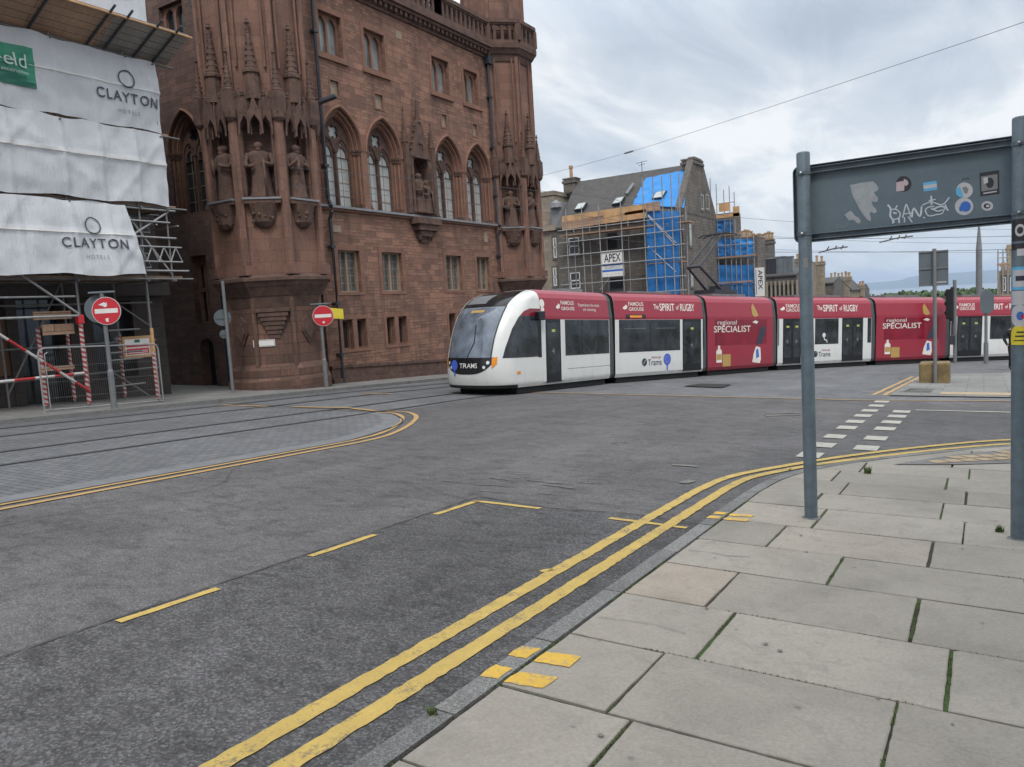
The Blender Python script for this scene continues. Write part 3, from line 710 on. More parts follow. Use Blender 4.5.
def kstone(seg):
    seg = [V(p[:2]) for p in seg]; o = offset([tuple(p) for p in seg], 0.0); ii = offset([tuple(p) for p in seg], -0.122); k = len(o); tn = random.random(); dz = random.uniform(-0.003, 0.003)
    z = lambda p, h: plane(p[0], p[1])+h
    vs = [(p[0], p[1], z(p, -0.03)) for p in o]+[(p[0], p[1], z(p, 0.088+dz)) for p in o]+[(p[0]+(q[0]-p[0])*0.1, p[1]+(q[1]-p[1])*0.1, z(p, 0.1+dz)) for p, q in zip(o, ii)]+[(p[0], p[1], z(p, 0.1+dz)) for p in ii]+[(p[0], p[1], z(p, 0.03)) for p in ii]
    fs = []
    for r_ in range(4):
        for j in range(k-1): fs.append((r_*k+j, r_*k+j+1, (r_+1)*k+j+1, (r_+1)*k+j))
    fs += [tuple(r_*k for r_ in range(5)), tuple(r_*k+k-1 for r_ in range(5))[::-1]]
    mb.add(vs, fs, 0, tn)
prev = kd[0]; seg = [prev]
for p in kd[1:]:
    seg.append(p); acc += math.hypot(p[0]-prev[0], p[1]-prev[1]); prev = p
    if acc > L_:
        kstone(seg); d = (V(seg[-1][:2])-V(seg[-2][:2])).normalized()*0.012; seg = [(p[0]+d.x, p[1]+d.y)]; acc = 0; L_ = random.uniform(0.75, 1.05)
struct(mb, 'kerb', 'granite')
mb = MB()
for a, b in [(2.70, 2.83), (2.95, 3.08), (6.06, 6.15), (6.22, 6.31)]:
    for x0, x1 in ((-1.96, -1.86), (-1.825, -1.64)):
        j = lambda: random.uniform(-.007, .007); n_ = 6; s_ = 0.03*(1 if x0 > -1.9 else 0.4)
        ps = [(x0+(x1-x0)*i/n_+j(), a+s_*i/n_+j()) for i in range(n_+1)]+[(x1+j(), (a+b)/2+s_)]+[(x1-(x1-x0)*i/n_+j(), b+s_*(1-i/n_)+j()) for i in range(n_+1)]+[(x0+j(), (a+b)/2)]; region(mb, ps, 0.1045 if x0 < -1.9 else 0.1035)
struct(mb, 'kerb_blips', 'yellow_new')
mb = MB(); tp = [G(*p, 0.1) for p in [(893, 465), (947, 456.5), (1012, 449.5), (1060, 447), (1060, 462), (1012, 463.5), (960, 465)]]; tpp = [(p.x, p.y) for p in tp]
if sum((b[0]-a[0])*(b[1]+a[1]) for a, b in zip(tpp, tpp[1:]+tpp[:1])) > 0: tpp = tpp[::-1]
for i in range(-20, 40):
    for j in range(-20, 40):
        u = V((math.cos(R(40)), math.sin(R(40)))); w = V((-u.y, u.x)); o = V((-1, 10))+u*(i*0.2)+w*(j*0.2); q = [o, o+u*0.175, o+u*0.175+w*0.175, o+w*0.175]
        if all(inside((p.x, p.y), tpp) for p in q): region(mb, [(p.x, p.y) for p in q], 0.113, 0)
struct(mb, 'tactile_paving', 'tactile')
mb = MB(); region(mb, [(p[0], p[1]) for p in tpp], 0.108); struct(mb, 'tactile_bed', 'granite')
# cracks and sealed edges in the road, spots on the flags
mb = MB(); rnd = random.Random(21)
def crack(x, y, a, L, w, h=0.0125):
    ps = [(x, y)]
    for _ in range(int(L/0.12)): a += rnd.uniform(-.22, .22); x += .12*math.cos(a); y += .12*math.sin(a); ps.append((x, y))
    ribbon(mb, ps, w, h, 0, w*.35, .06)
for x, y, a, L, w in ((-7.4, 6.5, .1, 3.6, .008), (-7.9, 12.5, .05, 4.0, .012), (-7.6, 2.4, 1.4, 4.6, .007), (-6.9, 15.2, .1, 4.5, .014)): crack(x, y, a, L, w)
ribbon(mb, [(-4.43, -3), (-4.43, 6.3), (-3.5, 6.17), (-2.7, 6.29), (-2.0, 6.21)], .018, .0085, 0, .008, .07)
struct(mb, 'road_cracks', 'crack')
mb = MB()
for _ in range(16):
    x, y, r_ = rnd.uniform(-1.75, .6), rnd.uniform(1.9, 7.5), rnd.uniform(.007, .014); region(mb, [(x+r_*rnd.uniform(.7, 1.2)*math.cos(q*.785), y+r_*rnd.uniform(.7, 1.2)*math.sin(q*.785)) for q in range(8)], .1062)
crk = [(-1.78, 5.08), (-1.62, 5.1), (-1.5, 5.07), (-1.36, 5.12)]; ribbon(mb, crk, .006, .1062, 0, .002, .04); ribbon(mb, [(-1.8, 3.62), (-1.5, 3.66), (-1.3, 3.62)], .004, .1062, 0, .0015, .04)
struct(mb, 'pavement_stains', 'gum')
# moss along the joints and kerb
mb = MB(); rnd = random.Random(5)
def fuzz(x, y, h, n_, r_, hh):
    for _ in range(n_):
        a = rnd.uniform(0, 6.28); d = rnd.uniform(0, r_)**1.0; px, py = x+d*math.cos(a), y+d*math.sin(a)*1.6; b = rnd.uniform(0, 6.28); l = rnd.uniform(0.3, 1)*hh; w = 0.0035
        z = plane(px, py)+h; t = V((math.cos(b), math.sin(b)))*l*0.6
        mb.add([(px-w*math.sin(b), py+w*math.cos(b), z), (px+w*math.sin(b), py-w*math.cos(b), z), (px+t.x, py+t.y, z+l)], [(0, 1, 2)])
for y in [q*0.035 for q in range(40, 250)]:
    if noise.noise((y*1.3, 4.2, 0)) > -0.05: fuzz(-1.838, y, 0.094, 12, 0.016, 0.013)
for yv, (xa, xb) in {3.36: (-1.75, -0.2), 4.05: (-1.2, 0.4), 4.76: (-1.7, -0.9), 5.43: (-1.1, .3), 6.12: (-1.3, .4)}.items():
    for q in range(int((xb-xa)/0.03)):
        x = xa+q*0.03
        if noise.noise((x*2.1, yv*3, 1)) > 0.0: fuzz(x, yv, 0.094, 7, 0.009, 0.010)
for xv, ya, yb in [(-1.165, 3.38, 4.03), (-0.305, 2.7, 3.3), (-0.13, 3.38, 4.0), (-0.31, 4.1, 4.7), (-1.34, 4.3, 4.7), (-1.155, 7.55, 8.1), (-0.135, 7.55, 8.1), (-0.815, 4.8, 5.4), (-1.2, 2.2, 2.66)]:
    for q in range(int((yb-ya)/0.03)):
        if noise.noise((xv*5, (ya+q*.03)*2.4, 2)) > -0.15: fuzz(xv, ya+q*0.03, 0.094, 9, 0.010, 0.013)
tag(mb.build('moss', 'grass'), kind='stuff')
# ---- island paving, far pavements
mb = MB(); region(mb, [(-1.95, 20.2), (0.6, 20.35), (40, 22.5), (40, 33), (4, 33), (-1.7, 29.5)], 0.03); struct(mb, 'island_paving', 'slabs')
mb = MB(); region(mb, [(-0.9, 20.75), (6, 21.1), (6, 21.9), (-0.9, 21.5)], 0.036); struct(mb, 'island_tactile', 'tactile')
mb = MB(); region(mb, [(-17.72, -9), (-17.72, 33), (-18.6, 35.6), (-21, 36.6), (-45, 36.6), (-45, -9)], 0.1); struct(mb, 'far_pavement', 'slabs')
mb = MB()
fk = [(-17.62, -9), (-17.62, 33), (-18.5, 35.7), (-21, 36.7), (-45, 36.7)]
fk = dense(fk, 0.5); o = offset(fk, 0.2); k = len(fk)
mb.add([(p[0], p[1], plane(*p[:2])-0.02) for p in fk]+[(p[0], p[1], plane(*p[:2])+0.105) for p in fk]+[(p[0], p[1], plane(*p[:2])+0.105) for p in o], [(i, i+1, k+i+1, k+i) for i in range(k-1)]+[(k+i, k+i+1, 2*k+i+1, 2*k+i) for i in range(k-1)])
struct(mb, 'far_kerb', 'granite')
mb = MB(); region(mb, [(-45, 56), (-12, 56.5), (8, 50), (60, 47), (60, 75), (-45, 75)], 0.1); struct(mb, 'north_pavement', 'slabs')

# weeds
def weed(x, y, h, n_, sz, label):
    mb = MB(); rnd = random.Random(int(x*100+y*10)); z0 = plane(x, y)+h
    for _ in range(n_):
        a = rnd.uniform(0, 6.28); r_ = rnd.uniform(0, sz*0.5); px, py = x+r_*math.cos(a), y+r_*math.sin(a); b = rnd.uniform(0, 6.28); l = sz*rnd.uniform(0.4, 1.0); lean = rnd.uniform(0.2, 0.9)*l; w = 0.004+sz*0.02
        s_ = V((-math.sin(b), math.cos(b), 0))*w; t = V((math.cos(b)*lean, math.sin(b)*lean, l)); m = V((t.x*0.35, t.y*0.35, l*0.6)); p = V((px, py, z0))
        mb.add([p-s_, p+s_, p+m+s_*0.7, p+m-s_*0.7, p+t], [(0, 1, 2, 3), (3, 2, 4)])
    tag(mb.build('weed', 'grass', origin=(x, y, z0)), label, 'weed')
weed(-1.93, 2.32, 0.09, 60, 0.045, 'low green weed in the kerb joint nearest the bottom of the view')
weed(-1.06, 8.75, 0.1, 50, 0.09, 'grassy weed at the kerb behind the slimmer sign post')
weed(0.10, 6.62, 0.1, 60, 0.055, 'small green weed at the foot of the stickered sign post')

# ================================================================== RED GALLERY
XA, YB = -19.6, 17.3
gal = thing('gallery_building', (-19.6, 17.3, plane(-19.6, 17.3)), 'large red sandstone Gothic building with pointed windows, corner turrets and a balustrade', 'building')
FA = lambda u, v, d: (XA+d, u, v)                  # street front: u along the street, d outwards
FB = lambda u, v, d: (u, YB-d, v)                  # side front in the lane
def arch(c, a, s, h, n_=9):
    """pointed arch from the right springing over the apex to the left springing"""
    Rr = (a*a+h*h)/(2*a); th = math.asin(min(1, h/Rr))
    if h > Rr: th = math.pi - th
    r_ = [(c+a-Rr+Rr*math.cos(th*i/n_), s+Rr*math.sin(th*i/n_)) for i in range(n_+1)]
    return r_+[(2*c-p[0], p[1]) for p in reversed(r_[:-1])]
def arch_hole(c, a, z0, s, h, n_=9): return [(c-a, z0), (c+a, z0)]+arch(c, a, s, h, n_)
def rect(x0, x1, z0, z1): return [(x0, z0), (x1, z0), (x1, z1), (x0, z1)]
def circ(x, z, r_, n_=14): return [(x+r_*math.cos(2*math.pi*i/n_), z+r_*math.sin(2*math.pi*i/n_)) for i in range(n_)]
def foil(x, z, r_, k=4, n_=7):
    out = []
    for i in range(k):
        a = 2*math.pi*i/k+math.pi/4; c = (x+r_*0.52*math.cos(a), z+r_*0.52*math.sin(a))
        for j in range(n_):
            q = a-1.9+3.8*j/(n_-1); out.append((c[0]+r_*0.47*math.cos(q), c[1]+r_*0.47*math.sin(q)))
    return out
def part(mb, name, m, parent=gal, **k): return mb.build(name, m, parent=parent, **k)

def big_window(mp, c, z0=5.72, s=7.84, h=1.36, a=0.98, blind='pane_blind'):
    """Gothic two-light window in three stepped orders"""
    mb = MB()
    mb.plate(mp, arch_hole(c, a+0.01, z0, s, h+0.01), [arch_hole(c, a-0.11, z0+0.02, s, h-0.13)], -0.32, -0.13, 0)
    mb.plate(mp, arch_hole(c, a-0.10, z0+0.02, s, h-0.12), [arch_hole(c, a-0.21, z0+0.04, s, h-0.25)], -0.42, -0.25, 0)
    ai = a-0.20; hi = h-0.24
    L = [arch_hole(c-ai*0.49, ai*0.435, z0+0.06, s-0.12, 0.50, 6), arch_hole(c+ai*0.49, ai*0.435, z0+0.06, s-0.12, 0.50, 6), foil(c, s+0.60, 0.27)]
    mb.plate(mp, arch_hole(c, ai, z0+0.05, s, hi), L, -0.46, -0.36, 1)
    for lt in (-1, 1):                                         # cusped heads of the lights
        mb.plate(mp, arch_hole(c+lt*ai*0.49, ai*0.435+0.004, s-0.28, s-0.12, 0.504, 6), [arch_hole(c+lt*ai*0.49, ai*0.31, s-0.27, s-0.2, 0.30, 5), circ(c+lt*ai*0.49, s+0.20, 0.07, 8)], -0.455, -0.40, 1)
    for k, (r_, d) in enumerate(((a+0.055, 0.035), (a-0.055, -0.10), (a-0.155, -0.215))):   # roll mouldings
        mb.tube([mp(p[0], p[1], d) for p in arch(c, r_, s, h+(r_-a)*1.15, 12)], (0.055, 0.045, 0.04)[k], 6, 0)
    for sg in (-1, 1):
        for off, d, rr in ((0.055, -0.075, 0.05), (0.155, -0.20, 0.045)):
            x = c+sg*(a-off); mb.tube([mp(x, z0+0.16, d), mp(x, s-0.12, d)], rr, 8, 0)
            for za, zb, w in ((s-0.16, s-0.05, 0.075), (s-0.05, s+0.02, 0.095), (z0, z0+0.08, 0.10), (z0+0.08, z0+0.17, 0.075)): mb.box(x-w, x+w, za, zb, d-w, d+w, 1, mp=lambda u, v, e: mp(u, v, e))
    mb.tube([mp(c, z0+0.05, -0.33), mp(c, s-0.05, -0.33)], 0.05, 8, 1)
    mb.box(c-0.08, c+0.08, s-0.13, s-0.02, -0.40, -0.26, 1, mp=mp)
    w = part(mb, 'window', ['trim', 'carved'])
    p = MB(); p.plate(mp, arch_hole(c, ai+0.02, z0, s, hi+0.02), [], -0.52, -0.45, 0)
    part(p, 'pane', blind, parent=w)
    g = MB()
    for lt in (-1, 1):
        x = c+lt*ai*0.49
        for z in [z0+0.45, z0+0.95, z0+1.45]: g.box(x-ai*0.435, x+ai*0.435, z-0.012, z+0.012, -0.452, -0.435, 0, mp=mp)
        g.box(x-0.012, x+0.012, z0+0.05, s+0.2, -0.452, -0.437, 0, mp=mp)
    part(g, 'glazing_bar', 'stone_mull', parent=w)
    return w
def twin_window(mp, x0, x1, z0, z1, pointed=True, pane='pane_mid', frame_m='trim', bars=0, reveal=-0.17):
    mb = MB(); wd = x1-x0; e = 0.09*wd; hole = []
    for k in range(2):
        xa = x0+e+k*(wd/2-e*0.1); xb = xa+wd/2-e*0.9-0.09*wd*0+(-0.02)
        xb = xa + (wd-2*e)*0.44; xa, xb = (x0+e, x0+e+(wd-2*e)*0.455) if k == 0 else (x1-e-(wd-2*e)*0.455, x1-e)
        if pointed: hole.append(arch_hole((xa+xb)/2, (xb-xa)/2, z0+0.10, z1-0.42, 0.34, 5))
        else: hole.append(rect(xa, xb, z0+0.05, z1-0.06))
    mb.plate(mp, rect(x0-0.005, x1+0.005, z0-0.005, z1+0.005), hole, reveal-0.12, reveal, 0, back=False)
    w = part(mb, 'window', frame_m)
    p = MB(); p.box(x0, x1, z0, z1, reveal-0.16, reveal-0.11, 0, mp=mp); part(p, 'pane', pane, parent=w)
    if bars:
        g = MB()
        for hl in hole:
            xa, xb = min(q[0] for q in hl), max(q[0] for q in hl); za, zb = min(q[1] for q in hl), max(q[1] for q in hl)
            g.box((xa+xb)/2-0.014, (xa+xb)/2+0.014, za, zb, reveal-0.105, reveal-0.09, 0, mp=mp)
            for i in range(1, bars): z = za+(zb-za)*i/bars; g.box(xa, xb, z-0.012, z+0.012, reveal-0.108, reveal-0.093, 0, mp=mp)
        part(g, 'glazing_bar', 'stone_mull', parent=w)
    return w
ARCH = [20.80, 23.08, 27.26, 29.52]
UP_ = [(20.12, 21.24), (22.42, 23.56), (26.52, 27.72), (28.84, 29.94)]
GR = [(20.16, 21.27), (22.5, 23.69), (26.6, 27.75), (28.95, 29.98)]
BS = [(20.11, 20.64), (20.86, 21.36), (22.5, 22.98), (23.2, 23.72), (26.55, 27.03), (27.25, 27.75), (28.95, 29.4), (29.6, 30.05)]
PL = [(20.45, 20.88), (22.8, 23.24), (26.98, 27.36), (29.32, 29.68)]
holes = [arch_hole(c, 0.98, 5.72, 7.84, 1.36) for c in ARCH]
holes += [rect(a, b, 11.0, 12.42) for a, b in UP_]+[rect(a, b, 2.66, 4.16) for a, b in GR]+[rect(a, b, 0.58, 1.67) for a, b in BS]+[rect(a, b, 9.6, 10.12) for a, b in PL]
holes += [arch_hole(25.15, 0.52, 5.85, 7.6, 0.75)]
mb = MB(); mb.plate(FA, rect(19.3, 31.5, -3.0, 13.35), holes, -0.45, 0.0, 0); part(mb, 'street_wall', 'rubble')
# dressed stone round the openings, a little proud of the rubble
def dress(f): mb = MB(); f(mb); part(mb, 'window_dressing', 'trim')
for a, b in UP_: dress(lambda mb: (mb.plate(FA, rect(a-0.16, b+0.16, 10.88, 12.6), [rect(a-0.001, b+0.001, 10.999, 12.421)], 0.0, 0.025, 0), mb.box(a-0.2, b+0.2, 10.78, 10.881, 0.0, 0.09, 0, mp=FA)))
for a, b in GR: dress(lambda mb: mb.plate(FA, rect(a-0.17, b+0.17, 2.55, 4.34), [rect(a-0.001, b+0.001, 2.659, 4.161)], 0.0, 0.022, 0))
for a, b in ((20.11, 21.36), (22.5, 23.72), (26.55, 27.75), (28.95, 30.05)):
    inn = [q for q in BS if a-0.01 <= q[0] <= b]
    dress(lambda mb: mb.plate(FA, rect(a-0.13, b+0.13, 0.48, 1.82), [rect(q[0]-0.001, q[1]+0.001, 0.579, 1.671) for q in inn], 0.0, 0.02, 0))
for c in ARCH: dress(lambda mb: mb.plate(FA, arch_hole(c, 1.14, 5.72, 7.84, 1.54), [arch_hole(c, 0.981, 5.719, 7.84, 1.361)], 0.0, 0.028, 0))
for a, b in PL:
    dress(lambda mb: mb.plate(FA, rect(a-0.06, b+0.06, 9.54, 10.18), [rect(a-.001, b+.001, 9.599, 10.121)], 0.0, 0.02, 0))
    mb = MB(); mb.box(a, b, 9.6, 10.12, -0.14, -0.08, 0, mp=FA); part(mb, 'plaque', 'plaque')
for q in ((20.0, 20.4, 4.78, 5.02, 0.0, 0.03), (29.7, 29.95, 4.85, 5.3, 0.0, 0.03), (24.3, 24.65, 12.55, 12.85, 0.0, 0.012)): mb = MB(); mb.box(*q, 0, mp=FA); part(mb, 'plaque', 'plaque')
for c in ARCH: big_window(FA, c)
for a, b in UP_: twin_window(FA, a, b, 11.0, 12.42, True, 'pane_mid')
for i, (a, b) in enumerate(GR): twin_window(FA, a, b, 2.66, 4.16, False, 'pane_lattice', 'stone_mull', 5, -0.14)
for a, b in BS:
    mb = MB(); mb.plate(FA, rect(a, b, 0.58, 1.67), [rect(a+0.05, b-0.05, 0.64, 1.6)], -0.3, -0.16, 0); w = part(mb, 'window', 'trim')
    p = MB(); p.box(a, b, 0.58, 1.67, -0.34, -0.27, 0, mp=FA); part(p, 'pane', 'pane_dark', parent=w)
# string courses, plinth, cornice
mb = MB()
mb.box(19.3, 31.4, 5.54, 5.62, 0.0, 0.10, 0, mp=FA); mb.box(19.3, 31.4, 5.62, 5.70, 0.0, 0.19, 1, mp=FA)
for y in range(24):                                       # plinth follows the falling street
    a, b = 19.3+y*0.505, 19.3+(y+1)*0.505; z = plane(XA, a)
    mb.box(a, b, -3, z+0.62, 0.0, 0.12, 2, mp=FA); mb.box(a, b, z+0.62, z+0.72, 0.0, 0.16, 2, mp=FA); mb.box(a, b, -3, z+0.25, 0.12, 0.2, 2, mp=FA)
part(mb, 'string_course', ['trim', 'shelf', 'carved'])
mb = MB()
for z0, z1, d in ((13.3, 13.42, 0.08), (13.58, 13.70, 0.30), (13.70, 13.80, 0.40), (13.80, 13.9, 0.34)): mb.box(19.2, 31.2, z0, z1, -0.45, d, 0, mp=FA)
mb.box(19.2, 31.2, 13.42, 13.58, -0.45, 0.1, 0, mp=FA)
for i in range(40): y = 19.3+i*0.3; mb.box(y, y+0.15, 13.42, 13.58, 0.1, 0.24, 0, mp=FA)
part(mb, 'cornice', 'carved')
def balusters(mb, pts, z0, z1):
    """open parapet along a line of plan points"""
    for a, b in zip(pts, pts[1:]):
        a, b = V(a), V(b); d = (b-a); L = d.length; d.normalize(); n_ = V((d.y, -d.x)); mp = lambda u, v, e: (a.x+d.x*u+n_.x*e, a.y+d.y*u+n_.y*e, v)
        mb.box(0, L, z0, z0+0.16, -0.14, 0.14, 0, mp=mp); mb.box(0, L, z1-0.17, z1, -0.15, 0.16, 0, mp=mp); mb.box(0, L, z1-0.24, z1-0.17, -0.10, 0.11, 0, mp=mp)
        k = max(2, int(L/0.33))
        for i in range(k+1):
            u = L*i/k; end = i in (0, k); w = 0.13 if end else 0.065
            mb.box(u-w, u+w, z0+0.16, z1-0.2, -w*1.1, w*1.1, 0, mp=mp)
        for i in range(k):
            u = L*(i+0.5)/k; g = L/k/2-0.06; mb.plate(mp, rect(u-g, u+g, z1-0.5, z1-0.2), [arch_hole(u, g*0.8, z1-0.501, z1-0.42, 0.16, 4)], -0.05, 0.05, 0)
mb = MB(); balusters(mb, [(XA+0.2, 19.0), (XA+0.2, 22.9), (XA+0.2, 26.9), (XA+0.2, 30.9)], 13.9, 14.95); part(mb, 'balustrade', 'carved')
# blocks behind the fronts
mb = MB(); mb.box(-40, XA-0.46, YB+0.46, 33.5, -3, 13.6, 0)
for f in ((20.0, 21.3, 11.0, 12.4),): pass
part(mb, 'main_block', 'rubble_dark')
mb = MB(); mb.add([(-40, 18, 13.9), (-20.4, 18, 13.9), (-20.4, 33, 13.9), (-40, 33, 13.9), (-38, 25.5, 17.8), (-23, 25.5, 17.8)], [(0, 1, 5, 4), (1, 2, 5), (2, 3, 4, 5), (3, 0, 4)]); part(mb, 'roof', 'slate')

# side front in the lane
hb = [arch_hole(-23.6, 0.9, 5.72, 7.84, 1.33), rect(-23.95, -23.1, 1.83, 4.22), arch_hole(-23.52, 0.38, -1.2, 0.95, 0.36), rect(-24.35, -23.05, 11.5, 12.8)]
hb += [arch_hole(-26.6, 0.9, 5.72, 7.84, 1.33), arch_hole(-28.2, 0.8, -1.2, 1.6, 0.7), rect(-30.6, -29.6, 1.9, 4.1)]
mb = MB(); mb.plate(FB, rect(-40, -20.6, -3, 13.6), hb, -0.45, 0.0, 0); part(mb, 'lane_wall', 'rubble_dark')
big_window(FB, -23.6, a=0.9, h=1.33, blind='pane_dark'); big_window(FB, -26.6, a=0.9, h=1.33, blind='pane_dark')
twin_window(FB, -24.35, -23.05, 11.5, 12.8, True, 'pane_dark'); 
mb = MB(); hl = [arch_hole(-23.72, 0.155, 1.9, 2.95, 0.02, 3), arch_hole(-23.32, 0.155, 1.9, 2.95, 0.02, 3), arch_hole(-23.72, 0.155, 3.1, 3.75, 0.28, 5), arch_hole(-23.32, 0.155, 3.1, 3.75, 0.28, 5)]
mb.plate(FB, rect(-23.95, -23.1, 1.83, 4.22), hl, -0.34, -0.22, 0); w = part(mb, 'window', 'trim'); p = MB(); p.box(-23.95, -23.1, 1.83, 4.22, -0.4, -0.34, 0, mp=FB); part(p, 'pane', 'pane_dark', parent=w)
twin_window(FB, -30.6, -29.6, 1.9, 4.1, False, 'pane_dark')
for q in ((-24.0, -23.0, -1.3, 1.4), (-29.1, -27.3, -1.3, 2.4)): mb = MB(); mb.box(*q, -0.44, -0.38, 0, mp=FB); part(mb, 'door', 'void')
mb = MB(); mb.tube([(-22.3, YB-0.12, 13.5), (-22.3, YB-0.12, -0.8)], 0.065, 8)
for z in (12.3, 10, 7.7, 5.4, 3.1, 1): mb.box(-22.4, -22.2, YB-0.19, YB, z, z+0.1)
part(mb, 'drainpipe', 'iron')
# drainpipes on the street front
for y in (19.78, 30.72):
    mb = MB(); mb.tube([(XA+0.14, y, 13.1), (XA+0.14, y, 5.9), (XA+0.26, y, 5.65), (XA+0.26, y, 5.45), (XA+0.14, y, 5.2), (XA+0.16, y, plane(XA, y)+0.12)], 0.068, 8)
    mb.box(XA+0.03, XA+0.3, y-0.16, y+0.16, 13.0, 13.35)
    for z in (11.5, 9.2, 7, 4.2, 2.2, 0.4): mb.box(XA, XA+0.22, y-0.1, y+0.1, z, z+0.09)
    part(mb, 'drainpipe', 'iron')

def pinnacle(mb, c, z0, z1, r_, m=0, n_=8):
    """crocketed spirelet"""
    h = z1-z0; pr = [(r_*0.9, 0), (r_*1.12, 0.015*h), (r_*1.12, 0.045*h), (r_*0.86, 0.07*h)]; k = 7
    for i in range(k):
        t = i/k; rr = r_*(0.86-0.70*t); z = h*(0.08+0.72*t); pr += [(rr, z), (rr*1.0+r_*0.05, z+h*0.012), (rr*0.97, z+h*0.03)]
    pr += [(r_*0.14, h*0.82), (r_*0.16, h*0.86), (r_*0.36, h*0.885), (r_*0.36, h*0.91), (r_*0.14, h*0.935), (r_*0.22, h*0.955), (0.01, h)]
    mb.lathe((c[0], c[1], z0), pr, n_, m, R(22.5))
    for q in range(4):
        for i in range(6):
            t = (i+.5)/6; rr = r_*(0.86-0.70*t)*1.04; a = R(90*q+10); e = r_*0.17*(1.1-t*.5); mb.lathe((c[0]+rr*math.cos(a), c[1]+rr*math.sin(a), z0+h*(0.09+.72*t)), [(e*.3, 0), (e, e), (e*1.1, e*1.6), (e*.4, e*2.2)], 5, m)
def statue(name, c, h, face, label, seed):
    """carved robed figure standing on a niche shelf; one continuous body"""
    rnd = random.Random(seed); n_ = 20; rings = []
    prof = [(0, .205, .17), (.03, .21, .175), (.12, .185, .155), (.3, .165, .14), (.45, .155, .13), (.55, .15, .12), (.64, .168, .125), (.73, .19, .125), (.79, .205, .115), (.825, .15, .10), (.845, .07, .07), (.862, .062, .066), (.88, .07, .08), (.91, .082, .092), (.945, .084, .094), (.975, .062, .07), (1.0, .012, .012)]
    fw_ = V((math.cos(face), math.sin(face))); sd = V((-fw_.y, fw_.x)); mb = MB(); ph = rnd.uniform(0, 6)
    for t, a, b in prof:
        row = []
        for j in range(n_):
            q = 2*math.pi*j/n_; k = 1+(0.10*math.sin(q*5+ph+t*3)+0.05*math.sin(q*9+ph*2)) * max(0, 1-t/0.75)
            x = a*h*math.cos(q)*k; y = b*h*math.sin(q)*k*(1.0)+(0.02*h if t > 0.86 else 0)
            row.append((c[0]+sd.x*x+fw_.x*y, c[1]+sd.y*x+fw_.y*y, c[2]+t*h))
        rings.append(row)
    vs = [p for r_ in rings for p in r_]; fs = [(i*n_+j, i*n_+(j+1) % n_, (i+1)*n_+(j+1) % n_, (i+1)*n_+j) for i in range(len(prof)-1) for j in range(n_)]+[tuple(range(n_))]
    mb.add(vs, fs)
    P = lambda x, y, z: (c[0]+(sd.x*x+fw_.x*y)*h, c[1]+(sd.y*x+fw_.y*y)*h, c[2]+z*h)
    mb.tube([P(.18, 0, .79), P(.235, .03, .66), P(.215, .09, .575), P(.12, .165, .60), P(.05, .175, .63)], .052*h, 7, 0, True, .03*h)
    mb.tube([P(-.18, 0, .79), P(-.235, .02, .66), P(-.225, .07, .56), P(-.15, .16, .545 if seed % 2 else .66), P(-.09, .18, .56 if seed % 2 else .72)], .052*h, 7, 0, True, .03*h)
    mb.tube([P(-.10, .175, .42), P(-.10, .19, .70)], .028*h, 6) if seed % 3 else mb.tube([P(.1, .18, .02), P(.08, .19, .66)], .02*h, 6)
    mb.lathe(P(0, .095, .905), [(.006*h, -.03*h), (.018*h, -.012*h), (.008*h, .02*h)], 6)     # nose
    mb.lathe(P(0, .07, .855), [(.02*h, -.05*h), (.055*h, 0), (.03*h, .03*h)], 8)               # beard
    tag(mb.build(name, 'carved', smooth=True, origin=c), label, 'statue', 'statues in the gallery niches')

